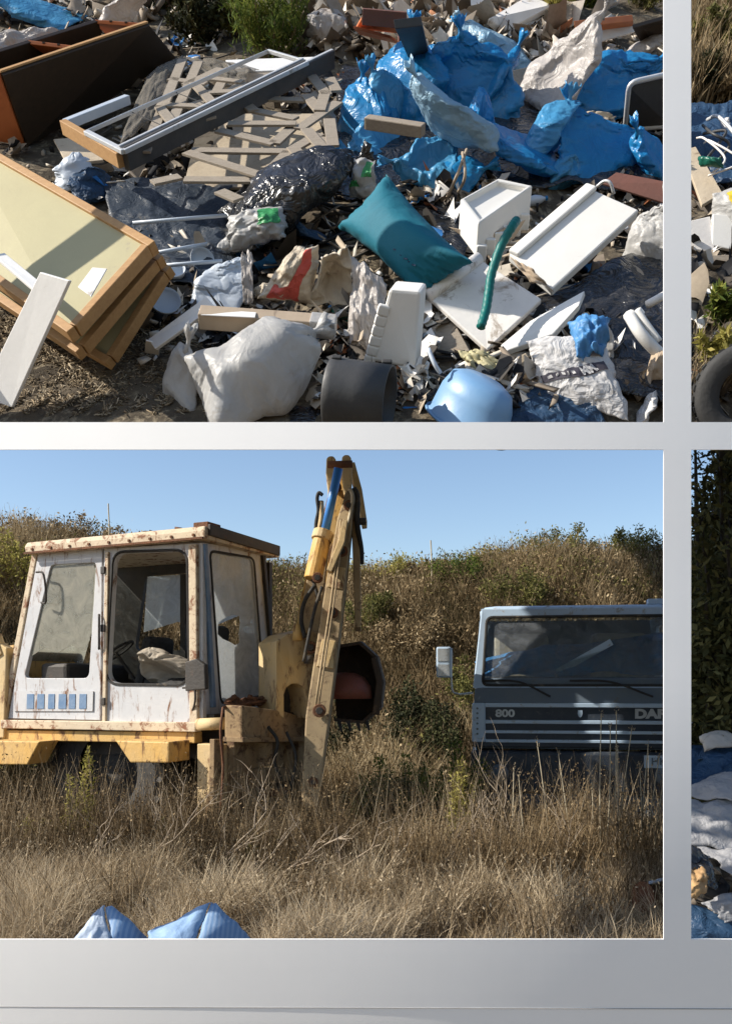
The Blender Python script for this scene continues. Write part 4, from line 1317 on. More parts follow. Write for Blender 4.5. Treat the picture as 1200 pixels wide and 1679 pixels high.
# grille: white surround, black bands, white bars
def band(name, x0, x1, p0, p1, y, t, m, parent=tr, **kw):
    return MB().box(T((x0 + x1) / 2, y + t / 2, (zt_(p0) + zt_(p1)) / 2), (x1 - x0, t, abs(zt_(p0) - zt_(p1))), RT).build(name, m, parent, grandparent=tr, **kw)
band('front_panel', -HW, HW, 1153, 1226, -.02, .08, M_TRUCKBLACK, bevel=0.01)
for sg in (-1, 1):
    band('corner_panel', -HW - .01 if sg < 0 else HW - .12, -HW + .13 if sg < 0 else HW + .01, 1153, 1218, -.045, .09, M_TRUCKWHITE, bevel=0.015)
for k, y in enumerate((1162, 1170, 1178, 1187, 1196, 1204)):
    MB().tube([T(-HW + .045, -.05, zt_(y)), T(-HW + .045, -.03, zt_(y))], .012, 8).build('corner_bolt', M_TRUCKGREY, tr)
bars = [(1153, 1160), (1181, 1187), (1198, 1203), (1213, 1218)]
for p0, p1 in bars:
    band('grille_bar', -HW + .125, HW - .125, p0, p1, -.05, .05, M_TRUCKWHITE, bevel=0.006)
# lettering
def lettering(txt, x, py, size, bold):
    v, f = text_verts(txt, size, bold)
    ww = v[:, 0].max() - v[:, 0].min()
    pts = [T(x + q[0] * 1.25, -.026, zt_(py) + q[1]) for q in v]
    o = put('lettering', pts, f, M_LETTER, tr, solid=0.006)
    return o
lettering('800', -.76, 1170.5, .105, .004)
lettering('DAF', .69, 1170.5, .125, .007)
sh = [(-.022, .035), (.022, .035), (.024, .0), (.014, -.03), (0, -.04), (-.014, -.03), (-.024, 0)]
put('shield_badge', [T(x, -.032, zt_(1170) + z) for x, z in sh], [tuple(range(7))], M_TRUCKWHITE, tr, solid=0.012)
# bumper, plate, lamps
band('bumper', -HW - .02, HW + .02, 1232, 1300, -.10, .22, M_TRUCKBLACK, bevel=0.03)
band('lower_valance', -HW + .03, HW - .03, 1300, 1340, -.02, .1, M_TRUCKGREY, bevel=0.02)
pl = band('number_plate', .62, .98, 1236, 1256, -.115, .012, M_TRUCKWHITE)
v, f = text_verts('HK', .10, .002)
put('plate_marks', [T(.76 + q[0] * 1.1, -.122, zt_(1246) + q[1]) for q in v], f, M_TRUCKGREY, tr, solid=0.003)
for sg in (-1, 1):
    mw = Matrix.Translation(T(sg * .82, -.10, zt_(1268))) @ RT.to_4x4() @ Matrix.Rotation(math.radians(90), 4, 'X')
    MB().lathe([(.0, .03), (.06, .025), (.09, .01), (.10, -.01)], mw, 20).build('headlamp', M_TRUCKGREY, tr, smooth=True)
# mirror on its arm
mirr = MB()
MB().tube(smooth_path([T(-HW + .0, .02, zt_(1136)), T(-HW - .16, -.06, zt_(1138)), T(-HW - .22, -.08, zt_(1126)), T(-HW - .22, -.08, zt_(1062))], 20), .011, 6).build('mirror_arm', M_MIRROR, tr, smooth=True)
mcase = MB().box(T(-HW - .30, -.09, zt_(1085.5)), (.155, .05, zt_(1060) - zt_(1111)), RT).build('mirror', M_TRUCKWHITE, tr, bevel=0.018)
for p0, p1 in ((1063, 1084), (1089, 1108)):
    MB().box(T(-HW - .30, -.117, (zt_(p0) + zt_(p1)) / 2), (.125, .006, zt_(p0) - zt_(p1)), RT).build('mirror_plate', M_MIRROR, mcase, grandparent=tr)
# things inside the cab: dashboard, seat backs, folded tarp, pale strap
MB().slab([T(-HW + .1, .05, 1.60), T(HW - .1, .05, 1.60), T(HW - .1, .45, 1.62), T(-HW + .1, .45, 1.62)], .3).build('dashboard', M_TRUCKGREY, tr, bevel=0.02)
v, f = Sheet([T(-1.0, .12, 1.60), T(1.0, .12, 1.62), T(1.0, .62, 2.10), T(-1.0, .62, 1.80)], .06, 8, .12, 3.5, .02).grid(50, 30)
put('blue_sheet', v, f, M_BLUETARP, tr, smooth=True, solid=0.004)
for x0 in (-.55, .55):
    MB().box(T(x0, 1.1, 1.85), (.62, .14, .55), RT).build('seat_back', M_RAG, tr, bevel=0.06)
MB().beam(T(-.22, .12, 1.66), T(.34, .16, 1.98), .07, .01, (0, 1, 0)).build('pale_strap', M_TRUCKWHITE, tr)
bxt('roof_marker_lamp', (.83, .45, zr + .07), (.16, .1, .06), M_TRUCKWHITE, bevel=0.01)
for sg in (-1, 1):
    mw = Matrix.Translation(T(sg * .92, .75, .46)) @ RT.to_4x4() @ Matrix.Rotation(math.radians(90), 4, 'Y')
    w_ = MB().lathe([(.25, -.13), (.30, -.15), (.42, -.15), (.46, -.11), (.46, .11), (.42, .15), (.30, .15), (.25, .13)], mw, 32).build('wheel', M_RUBBER, tr, smooth=True)
    MB().lathe([(.0, 0), (.1, .02), (.2, -.02), (.26, .1)], mw, 24).build('rim', M_TRUCKGREY, w_, grandparent=tr, smooth=True)
bxt('load_bed', (0, 3.4, 1.1), (2.2, 3.4, .25), M_TRUCKGREY)

# ================================================================== plants of the lower pictures
rng = np.random.default_rng(77)

def gpts(n, y0, y1, k0=-0.62, k1=0.36, dens=None, pw=1.0):
    y = y0 + (y1 - y0) * rng.uniform(0, 1, n) ** pw
    x = rng.uniform(k0, k1, n) * y
    p = np.stack([x, y, gz(x, y)], 1)
    return p

# short straw in front: patchy, tangled, rising towards the machines
b = gpts(60000, 4.62, 7.4, pw=1.1)
cl = fbm(b * np.array([2.6, 2.0, 0]) + 5, 8, 4)
big = fbm(b * np.array([.8, .8, 0]) + 25, 18, 2)
keep = rng.uniform(0, 1, len(b)) < np.clip(.50 + 2.2 * cl, .06, 1)
b, cl, big = b[keep], cl[keep], big[keep]
h = .09 + .10 * sstep(4.8, 7.0, b[:, 1]) + .34 * np.maximum(cl + .10, 0) + .16 * rng.uniform(0, 1, len(b)) ** 3 + .10 * big
h = np.clip(h, 0.05, 0.52)
V, Fc, idv = blades(b, h, 0.0022 + 0.0036 * rng.uniform(0, 1, len(b)) ** 3, 1.15, rng, 3)
rv = np.clip(0.56 + 0.5 * cl + .35 * big + rng.normal(0, .2, len(b)), 0, 1)
put('dry_grass', V, Fc, L_STRAW, label='short dry straw-coloured grass across the ground before the machines', rnd=rv[idv], kind='stuff')
# coarse dark stems standing in it
b = gpts(4200, 4.9, 7.4)
h = rng.uniform(.18, .55, len(b))
V, Fc, idv = blades(b, h, np.full(len(b), .0032), .8, rng, 3)
put('coarse_stems', V, Fc, L_WEED, label='coarse dark stems standing in the dry grass', rnd=np.clip(rng.normal(.35, .3, len(b)), 0, 1)[idv], kind='stuff')
# seed heads floating in the straw
b2 = gpts(5000, 4.8, 7.4)
b2[:, 2] += rng.uniform(.15, .45, len(b2))
V, Fc, idv = leaves(b2, .022, rng, .35, 1.2)
put('grass_seed_heads', V, Fc, L_STRAW, label='pale seed heads of the dry grass', rnd=np.clip(rng.normal(.7, .2, len(b2)), 0, 1)[idv], kind='stuff')
# taller brown weeds round the machines
b = np.concatenate([gpts(15000, 6.3, 8.4), gpts(14000, 8.0, 11.5)])
cl = fbm(b * np.array([1.1, 1.1, 0]) + 15, 9, 3)
keep = (cl > -0.25)
b, cl = b[keep], cl[keep]
h = np.clip(.28 + .45 * np.maximum(cl, 0) + .3 * rng.uniform(0, 1, len(b)) ** 2, .1, .85) * np.where((np.abs(b[:, 1] - 7.2) < 1.0) & (b[:, 0] < 0), .8, 1.0)
V, Fc, idv = blades(b, h, 0.003 + 0.002 * rng.uniform(0, 1, len(b)), .55, rng, 3)
put('brown_weeds', V, Fc, L_WEED, label='tall brown dead weeds standing round the machines', rnd=np.clip(.5 + .4 * cl + rng.normal(0, .22, len(b)), 0, 1)[idv], kind='stuff')
k = rng.integers(0, len(b), 26000)
c = b[k] + np.stack([rng.normal(0, .05, len(k)), rng.normal(0, .05, len(k)), h[k] * rng.uniform(.3, 1.02, len(k))], 1)
V, Fc, idv = leaves(c, .028, rng, .45, .3)
put('brown_weed_leaves', V, Fc, L_WEED, label='withered leaves and seed pods of the brown weeds', rnd=np.clip(rng.normal(.5, .25, len(c)), 0, 1)[idv], kind='stuff')

# dense dark weeds against the machine
b = gpts(5600, 6.4, 7.3, -0.46, -0.02)
cl = fbm(b * np.array([2.2, 2.2, 0]) + 3, 19, 3)
h = np.clip(.34 + .40 * cl + .42 * rng.uniform(0, 1, len(b)) ** 3, .10, .95)
V, Fc, idv = blades(b, h, .0025 + .002 * rng.uniform(0, 1, len(b)), .5, rng, 3)
put('wheel_weeds', V, Fc, L_WEED, label='dense brown weeds hiding the wheels of the machine', rnd=np.clip(rng.normal(.28, .22, len(b)), 0, 1)[idv], kind='stuff')
k = rng.integers(0, len(b), 12000)
c = b[k] + np.stack([rng.normal(0, .04, len(k)), rng.normal(0, .04, len(k)), h[k] * rng.uniform(.3, 1.05, len(k))], 1)
V, Fc, idv = leaves(c, .024, rng, .5, .3)
put('wheel_weed_leaves', V, Fc, L_WEED, label='withered leaves of the weeds against the machine', rnd=np.clip(rng.normal(.32, .25, len(c)), 0, 1)[idv], kind='stuff')
# tall thin dry stems rising before both machines
b = np.concatenate([gpts(700, 6.3, 7.4, -.46, -.02), gpts(900, 6.3, 8.2, .0, .36)])
h = rng.uniform(.45, 1.0, len(b))
V, Fc, idv = blades(b, h, np.full(len(b), .0030), .45, rng, 4)
put('tall_dry_stems', V, Fc, L_STRAW, label='tall thin dry stems rising before both machines', rnd=np.clip(rng.normal(.45, .28, len(b)), 0, 1)[idv], kind='stuff')
k = rng.integers(0, len(b), 5000)
c = b[k] + np.stack([rng.normal(0, .05, len(k)), rng.normal(0, .05, len(k)), h[k] * rng.uniform(.45, .98, len(k))], 1)
V, Fc, idv = leaves(c, .026, rng, .45, .5)
put('stem_leaves', V, Fc, L_WEED, label='curled leaves and pods on the tall dry stems', rnd=np.clip(rng.normal(.5, .25, len(c)), 0, 1)[idv], kind='stuff')
# scrub that covers the bank
def bank_pts(n, y0, y1):
    y = rng.uniform(y0, y1, n)
    x = rng.uniform(-.60, .42, n) * y
    return np.stack([x, y, gz(x, y)], 1)
b = np.concatenate([bank_pts(30000, 10.5, 14.5), bank_pts(46000, 13.0, 17.5)])
cl = fbm(b * np.array([.8, .8, .8]) + 31, 12, 4)
h = np.clip(.25 + .55 * np.maximum(cl + .1, 0) + .25 * rng.uniform(0, 1, len(b)) ** 2, .1, .9)
V, Fc, idv = blades(b, h, .006 + .004 * rng.uniform(0, 1, len(b)), .7, rng, 2)
put('bank_grass', V, Fc, L_SCRUB, label='dry yellow-brown grass covering the bank behind the machines', rnd=np.clip(.5 + .55 * cl + rng.normal(0, .2, len(b)), 0, 1)[idv], kind='stuff')
k = rng.integers(0, len(b), 60000)
c = b[k] + np.stack([rng.normal(0, .1, len(k)), rng.normal(0, .1, len(k)), h[k] * rng.uniform(.1, 1.05, len(k))], 1)
V, Fc, idv = leaves(c, .06, rng, .5, .4)
put('bank_scrub', V, Fc, L_SCRUB, label='low tangled scrub on the bank behind the machines', rnd=np.clip(.42 + .6 * fbm(c * .6 + 3, 14, 3) + rng.normal(0, .2, len(c)), 0, 1)[idv], kind='stuff')

b3 = np.concatenate([bank_pts(26000, 14.2, 17.2), bank_pts(14000, 10.8, 14.0)])
cl = fbm(b3 * np.array([.55, .55, 0]) + 71, 33, 3)
b3 = b3[cl > .08]
b3[:, 2] += rng.uniform(.05, .75, len(b3)) * np.clip(.5 + fbm(b3 * 1.3, 35, 2), .2, 1.2)
V, Fc, idv = leaves(b3, .065, rng, .4, .5)
put('bank_olive_scrub', V, Fc, L_OLIVE, label='patches of olive scrub over the bank', rnd=np.clip(rng.normal(.55, .25, len(b3)), 0, 1)[idv], kind='stuff')
# single shrubs on the bank
def shrub(px, Y, hgt, rad, m, seed, label, n=2600, leaf=.06, name='shrub', grp='shrubs on the bank'):
    p = g(px, None, Y)
    return bush(name, label, p - Vector((0, 0, .05)), hgt, rad, m, M_STEM, seed, n, leaf, grp, 14, .45, .5)
shrub(918, 16.0, 1.0, .75, L_OLIVE, 1, 'dark olive round shrub on the ridge above the truck cab', 3800, .055)
shrub(1030, 16.2, .95, .75, L_OLIVE, 2, 'olive shrub on the ridge beside the page border', 3400, .055)
shrub(640, 16.0, .62, 1.0, L_YELLOWGREEN, 3, 'yellow-green low shrub on the ridge next to the digging arm', 3000)
shrub(790, 16.2, .65, .95, L_YELLOWGREEN, 4, 'pale yellow-green shrub on the ridge between digging arm and truck', 2600)
shrub(700, 15.6, .50, .45, L_SCRUB, 5, 'straw-brown tussock on the ridge midway between arm and truck', 1600)
shrub(30, 14.0, 1.25, 1.0, L_YELLOWGREEN, 6, 'tall yellow-green bush on the bank by the cab front', 4200, .065)
shrub(95, 16.0, .9, .9, L_SCRUB, 7, 'pale dry bush on the ridge above the cab roof', 3000)
shrub(200, 16.4, .7, .9, L_SCRUB, 8, 'straw-coloured bush on the ridge behind the cab roof', 2600)
shrub(10, 11.2, 1.3, .7, L_OLIVE, 9, 'olive leafy bush at the foot of the bank beside the cab', 4200, .06)
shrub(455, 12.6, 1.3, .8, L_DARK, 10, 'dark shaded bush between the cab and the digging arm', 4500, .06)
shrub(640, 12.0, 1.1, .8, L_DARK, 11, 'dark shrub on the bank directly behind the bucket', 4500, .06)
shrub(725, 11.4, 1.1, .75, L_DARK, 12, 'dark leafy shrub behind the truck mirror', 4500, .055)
shrub(780, 12.2, 1.0, .7, L_OLIVE, 13, 'olive brown shrub on the bank above the truck mirror', 3600, .055)
shrub(680, 13.4, .8, .8, L_SCRUB, 14, 'dry brown shrub halfway up the bank beyond the bucket', 3600, .055)
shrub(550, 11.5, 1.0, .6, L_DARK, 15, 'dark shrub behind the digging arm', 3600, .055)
# the thin reed with a flag-like head, and a stake on the bank
for px, Y, hh_, lab in ((178, 15.5, 1.0, 'thin dry reed standing above the cab roof against the sky'), (706, 14.6, .95, 'thin pale stake standing on the bank beyond the bucket')):
    p = g(px, None, Y)
    MB().tube(smooth_path([p, p + Vector((.02, 0, hh_ * .5)), p + Vector((.0, 0, hh_))], 8), .012, 5).build('reed', M_STALK, label=lab, cat='reed')

# green and yellow weeds close by
def weed(px, Y, hgt, rad, m, seed, label, n=900, leaf=.04, stems=7, z=0, name='weed'):
    p = g(px, None, Y) + Vector((0, 0, z))
    return bush(name, label, p, hgt, rad, m, M_STEM, seed, n, leaf, 'weeds round the machines', stems, .32, .7, 'weed')
weed(140, 6.9, 1.15, .20, L_YELLOWGREEN, 21, 'tall yellow-green weed in front of the cab door and wheel', 1500, .035, 6)
weed(60, 7.0, .55, .30, L_YELLOWGREEN, 22, 'low yellowish weed below the cab step', 900)
weed(735, 8.3, 1.15, .40, L_GREEN, 23, 'green leafy weed beside the truck corner', 2200, .05, 10)
weed(700, 8.0, .70, .35, L_OLIVE, 24, 'olive weed between the bucket and the truck', 1800, .045, 9)
weed(755, 7.7, 1.1, .28, L_YELLOWGREEN, 25, 'yellow-green weed against the truck bumper', 1800, .045, 8)
weed(580, 7.9, .70, .40, L_YELLOWGREEN, 26, 'olive brown weed at the foot of the dipper', 1500, .04, 9)
shrub(850, 13.8, .9, .8, L_OLIVE, 16, 'olive shrub half hidden by the truck cab roof', 3200, .055)
shrub(600, 14.2, .8, .7, L_OLIVE, 17, 'olive shrub on the bank just past the digging arm', 3200, .055)
shrub(760, 14.8, .7, .7, L_GREEN, 18, 'greenish shrub high on the bank between arm and truck', 2600, .055)
weed(640, 7.8, .60, .40, L_OLIVE, 27, 'bushy olive weed under the bucket', 1700, .04, 9)
weed(650, 9.4, .9, .45, L_GREEN, 28, 'green bush in the shade behind the bucket', 2200, .05, 10)
weed(270, 6.9, .50, .30, L_OLIVE, 29, 'low greenish weed before the fuel tank', 900, .035)
weed(420, 6.7, .42, .32, L_OLIVE, 30, 'low weed before the stabiliser', 900, .035)

# dead branching twigs, each a thing
def twig(px, Y, hgt, lean, seed, label, m=M_TWIG, th=.010, nb=7, z=0.0, grp='dead branches in the grass'):
    r = random.Random(seed)
    p = g(px, None, Y) + Vector((0, 0, z))
    mb = MB()
    def grow(a, d, ln, rad, lev):
        pts = [a]
        q = a.copy()
        for k in range(5):
            d2 = (d + Vector((r.uniform(-1, 1), r.uniform(-1, 1), r.uniform(-.6, .8))) * .28).normalized()
            q = q + d2 * ln / 5
            d = d2
            pts.append(q.copy())
        mb.tube(pts, [rad * (1 - .7 * k / 5) for k in range(6)], 5)
        if lev > 0:
            for k in range(nb if lev == 2 else 3):
                j = r.randint(1, 5)
                nd = (d + Vector((r.uniform(-1, 1), r.uniform(-1, 1), r.uniform(-.3, .9)))).normalized()
                grow(pts[j], nd, ln * r.uniform(.35, .65), rad * .5, lev - 1)
    grow(p, Vector(lean).normalized(), hgt, th, 2)
    return mb.build('dead_branch', m, label=label, cat='branch', group=grp, origin=p)
TW = [(430, 6.3, .75, (.9, -.1, .55), 'grey dead branch reaching from the stabiliser toward the bucket', .011),
      (470, 6.2, .8, (.85, 0, .35), 'grey twiggy branch lying low before the dipper foot', .011),
      (300, 6.5, .65, (-.25, 0, .9), 'upright dead twig before the fuel tank', .009),
      (205, 6.4, .7, (.35, 0, .8), 'dead twig arching before the rear wheel', .008),
      (330, 6.4, .8, (.5, 0, .7), 'dead branch crossing the stabiliser column', .010),
      (160, 6.2, .55, (-.2, 0, .9), 'thin dead twig under the cab door', .007),
      (530, 6.3, .6, (.7, 0, .6), 'pale dead branch at the foot of the dipper', .009),
      (360, 6.1, .5, (.9, 0, .3), 'low dead branch in the straw before the stabiliser', .008),
      (820, 6.8, .65, (.1, 0, .9), 'bare upright twig before the truck bumper', .008),
      (860, 6.7, .75, (-.1, 0, .9), 'branching bare weed before the grille', .008),
      (780, 6.6, .6, (-.2, 0, .9), 'bare twig by the bumper end of the truck', .007),
      (900, 6.5, .6, (.3, 0, .8), 'tangled bare weed below the shield badge', .008),
      (700, 6.4, .45, (.5, 0, .6), 'small dead twig in the dark grass before the truck', .007),
      (640, 6.3, .45, (.4, 0, .7), 'small dead twig in the dark grass under the bucket', .007),
      (1000, 6.6, .7, (.25, 0, .9), 'bare weed below the number plate', .008)]
for k, (px, Y, hgt, ln, lab, th) in enumerate(TW):
    twig(px, Y, hgt, ln, 100 + k, lab, th=th)
# tall pale stalks in front of the grille
ST = [(905, 1395, 880, 1215), (945, 1400, 915, 1235), (985, 1410, 985, 1170), (990, 1410, 1000, 1190), (1000, 1410, 1010, 1165), (1005, 1415, 1035, 1195), (1018, 1415, 1012, 1225),
      (1050, 1410, 1062, 1220), (1058, 1410, 1080, 1240), (1045, 1410, 1048, 1255), (1068, 1410, 1088, 1270), (975, 1405, 970, 1280), (870, 1400, 850, 1270), (835, 1400, 842, 1260)]
labs = ['pale tall stalk leaning over the black grille below the shield badge', 'pale stalk leaning just beside the shield badge', 'tallest pale stalk in the clump under the DAF letters', 'second pale stalk of the clump under the DAF letters', 'pale stalk rising in front of the letter D',
        'pale stalk leaning outward from the clump under the DAF letters', 'short pale stalk inside the clump under the DAF letters', 'pale stalk standing before the number plate', 'pale stalk leaning past the number plate toward the page border', 'short stalk just beside the number plate',
        'pale stalk leaning against the page border', 'short pale stalk at the edge of the clump before the bumper', 'short pale stalk before the 800 end of the bumper', 'thin pale stalk below the 800 digits']
for (x0, y0, x1, y1), lab in zip(ST, labs):
    Ys = 6.9
    a_, b_ = at(x0, y0, Ys), at(x1, y1, Ys - .1)
    a_.z = min(a_.z, .1); a_.z = float(gz(np.array([a_.x]), np.array([a_.y]))[0])
    mid = a_.lerp(b_, .5) + Vector((random.Random(x0).uniform(-.03, .03), 0, 0))
    s_ = thing('dry_stalk', lab, 'stalk', a_, 'pale stalks before the truck')
    MB().tube(smooth_path([a_, mid, b_], 10), [.0075 - .0004 * k for k in range(11)], 5).build('stem', M_STALK, s_)
    c = np.array([b_[:]]) + rng.normal(0, 1, (14, 3)) * np.array([.008, .008, .022])
    V, Fc, idv = leaves(c, .02, rng, .4, .8)
    put('seed_head', V, Fc, L_STRAW, s_, rnd=rng.uniform(.4, .9, 14)[idv], kind='stuff')

# folded pale-blue sheets poking up at the bottom, and a rusty can by the border
M_PALEBLUE = mat('pale_blue_fabric', (0.20, 0.32, 0.50), (0.24, 0.36, 0.53), 5, rough=0.6, bump=0.12, crease=0.15, cscale=5)
M_PALEGREY = mat('pale_grey_fabric', (0.42, 0.48, 0.56), (0.32, 0.40, 0.52), 4, rough=0.6, bump=0.12, crease=0.15)
M_STRIPEBLUE = mat('striped_blue_fabric', (0.17, 0.29, 0.47), (0.20, 0.32, 0.50), 4, rough=0.6, bump=0.1, stripes=(14, (0.28, 0.39, 0.54)))
def fold(name, label, faces, base):
    t = thing(name, label, 'tarpaulin', base)
    for nm, q, m_, sd in faces:
        v, f = Sheet([at(*p) for p in q], .022, sd, .035, 2.5, .03).grid(30, 30)
        put(nm, v, f, m_, t, smooth=True, solid=.006)
fold('tarpaulin', 'folded tarpaulin with a pale grey and a blue face poking up at the lower edge', [
    ('pale_face', [(92, 1575, 4.30), (150, 1503, 4.40), (174, 1486, 4.44), (190, 1580, 4.25)], M_PALEGREY, 3),
    ('blue_face', [(174, 1486, 4.44), (186, 1489, 4.46), (258, 1552, 4.48), (190, 1580, 4.25)], M_STRIPEBLUE, 5)], g(180, None, 4.35))
fold('tarpaulin', 'larger blue folded tarpaulin with a pointed ridge at the lower edge of the straw', [
    ('pale_face', [(240, 1560, 4.28), (246, 1528, 4.42), (347, 1481, 4.50), (300, 1590, 4.22)], M_PALEBLUE, 7),
    ('blue_face', [(347, 1481, 4.50), (356, 1484, 4.52), (424, 1560, 4.52), (300, 1590, 4.22)], M_STRIPEBLUE, 9)], g(330, None, 4.35))
t = thing('rusty_drum', 'small rusty drum with pale blue lid lying in the grass beside the page border', 'drum', g(1080, None, 5.6))
MB().tube([at(1052, 1470, 5.6), at(1110, 1478, 5.75)], .10, 18).build('barrel', M_RUST, t, bevel=.006)
MB().slab([at(1062, 1445, 5.55), at(1098, 1436, 5.55), at(1105, 1442, 5.8), at(1065, 1450, 5.8)], .02).build('lid', M_PALEGREY, t, bevel=.004)

# ================================================================== the rubbish tip (upper pictures), in the slope's own frame
_before = set(o.name for o in COL.objects)

M_BLUEBAG = mat('blue_polythene', (0.015, 0.22, 0.52), (0.03, 0.28, 0.58), 4, rough=0.33, bump=0.06, spec=0.5, transl=0.3, crease=0.25, cscale=7, dirt=(0.16, 0.32, 0.50), dirt_amt=0.34, dirt_scale=3)
M_BLUEBAG2 = mat('light_blue_polythene', (0.06, 0.30, 0.56), (0.10, 0.36, 0.60), 4, rough=0.35, bump=0.06, spec=0.5, transl=0.3, crease=0.25, cscale=7)
M_PALEBAG = mat('pale_blue_polythene', (0.26, 0.45, 0.60), (0.34, 0.50, 0.62), 4, rough=0.35, bump=0.06, transl=0.25, crease=0.45, cscale=6, dirt=(0.30, 0.32, 0.32), dirt_amt=0.2)
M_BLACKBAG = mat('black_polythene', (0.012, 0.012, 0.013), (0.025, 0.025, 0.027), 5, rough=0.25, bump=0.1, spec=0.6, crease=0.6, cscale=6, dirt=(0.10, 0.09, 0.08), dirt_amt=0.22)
M_WHITEBAG = mat('white_woven_sack', (0.60, 0.59, 0.57), (0.48, 0.48, 0.48), 4, rough=0.4, bump=0.10, bscale=120, transl=0.35, crease=0.22, cscale=5, dirt=(0.42, 0.38, 0.33), dirt_amt=0.32)
M_CLEARBAG = mat('dusty_clear_film', (0.52, 0.48, 0.45), (0.60, 0.56, 0.53), 5, rough=0.4, bump=0.1, transl=0.35, crease=0.4, cscale=6, dirt=(0.30, 0.24, 0.18), dirt_amt=0.3)
M_CREAMSACK = mat('cream_sack', (0.60, 0.52, 0.40), (0.48, 0.41, 0.32), 6, rough=0.75, bump=0.25, bscale=70, transl=0.1, crease=0.35, cscale=6, dirt=(0.22, 0.17, 0.12), dirt_amt=0.3)
M_REDSACK = mat('red_sack_print', (0.50, 0.07, 0.05), (0.42, 0.08, 0.06), 6, rough=0.7, bump=0.2, crease=0.3)
M_GREENPRINT = mat('green_print', (0.05, 0.30, 0.10), None, 8, rough=0.4, crease=0.4)
M_TEAL = mat('teal_cushion', (0.0, 0.125, 0.18), (0.0, 0.11, 0.165), 3, rough=0.75, bump=0.12, bscale=120, crease=0.1, cscale=4)
M_HOSE = mat('teal_hose', (0.0, 0.14, 0.125), (0.0, 0.12, 0.11), 6, rough=0.5)
M_EPS = mat('white_polystyrene', (0.74, 0.73, 0.70), (0.68, 0.67, 0.64), 3, rough=0.85, bump=0.12, bscale=160, dirt=(0.55, 0.50, 0.43), dirt_amt=0.22, dirt_scale=5)
M_EPSDIRTY = mat('dirty_white_board', (0.76, 0.73, 0.69), (0.66, 0.63, 0.60), 4, rough=0.7, bump=0.1, dirt=(0.32, 0.27, 0.22), dirt_amt=0.34, dirt_scale=6)
M_WHITEWOOD = mat('white_board', (0.78, 0.77, 0.75), (0.70, 0.69, 0.67), 4, rough=0.5, bump=0.06, dirt=(0.40, 0.34, 0.28), dirt_amt=0.2)
M_WOOD = mat('pine_wood', (0.46, 0.27, 0.11), (0.36, 0.195, 0.075), 7, rough=0.6, grain=(0.7, 6, 6), bump=0.15, dirt=(0.14, 0.08, 0.04), dirt_amt=0.22)
M_WOODPALE = mat('pale_ply', (0.44, 0.40, 0.23), (0.40, 0.36, 0.21), 3, rough=0.6, bump=0.05, dirt=(0.30, 0.26, 0.20), dirt_amt=0.25, dirt_scale=3)
M_DARKWOOD = mat('dark_laminate', (0.055, 0.036, 0.022), (0.04, 0.027, 0.018), 5, rough=0.5, grain=(1, 5, 5), bump=0.08)
M_ORANGEWOOD = mat('orange_laminate', (0.60, 0.20, 0.07), (0.50, 0.15, 0.06), 5, rough=0.5, bump=0.06, dirt=(0.2, 0.1, 0.05), dirt_amt=0.2)
M_GREYWOOD = mat('weathered_batten', (0.34, 0.29, 0.23), (0.25, 0.21, 0.165), 9, rough=0.85, grain=(2, 8, 8), bump=0.3)
M_ALU = mat('white_aluminium', (0.62, 0.63, 0.64), (0.52, 0.54, 0.56), 5, rough=0.4, metal=0.2, dirt=(0.25, 0.23, 0.2), dirt_amt=0.25)
M_DARKALU = mat('dark_rail', (0.05, 0.05, 0.052), (0.08, 0.075, 0.07), 6, rough=0.55)
M_BEIGE = mat('beige_plasterboard', (0.50, 0.42, 0.31), (0.40, 0.33, 0.24), 6, rough=0.85, bump=0.2, dirt=(0.2, 0.15, 0.1), dirt_amt=0.3)
M_CARD = mat('cardboard', (0.42, 0.33, 0.24), (0.36, 0.28, 0.20), 6, rough=0.85, bump=0.1, dirt=(0.2, 0.15, 0.11), dirt_amt=0.25)
M_POTBLACK = mat('black_plastic', (0.035, 0.036, 0.038), (0.06, 0.06, 0.06), 5, rough=0.5, bump=0.08, dirt=(0.12, 0.11, 0.10), dirt_amt=0.25)
M_TUB = mat('pale_blue_plastic', (0.15, 0.30, 0.50), (0.19, 0.33, 0.52), 4, rough=0.4, bump=0.05, dirt=(0.34, 0.38, 0.42), dirt_amt=0.3)
M_NAVYTARP = mat('navy_tarpaulin', (0.016, 0.045, 0.095), (0.024, 0.06, 0.12), 4, rough=0.5, crease=0.4)
M_HOLLOWSHADE = mat('hollow_shade', (0.016, 0.024, 0.036), (0.03, 0.04, 0.055), 5, rough=0.45, crease=0.3, dirt=(0.08, 0.075, 0.065), dirt_amt=0.3)  # dark colour standing in for the shade of a hollow
M_REDBROWN = mat('red_brown_sheet', (0.17, 0.07, 0.05), (0.13, 0.06, 0.045), 5, rough=0.65, dirt=(0.25, 0.18, 0.13), dirt_amt=0.25)
M_CEMENT = mat('grey_paper_sack', (0.46, 0.45, 0.45), (0.56, 0.55, 0.54), 5, rough=0.75, bump=0.15, crease=0.35, dirt=(0.24, 0.22, 0.20), dirt_amt=0.35)
M_PRINT = mat('dark_print', (0.06, 0.055, 0.075), None, 9, rough=0.7)
M_STONE = mat('pale_rubble_stone', (0.48, 0.44, 0.39), (0.34, 0.31, 0.28), 6, rough=0.9, bump=0.4)
M_MESH = mat('dusty_netting', (0.30, 0.27, 0.23), (0.22, 0.20, 0.17), 14, rough=0.9, transl=0.3, bump=0.3, bscale=120)
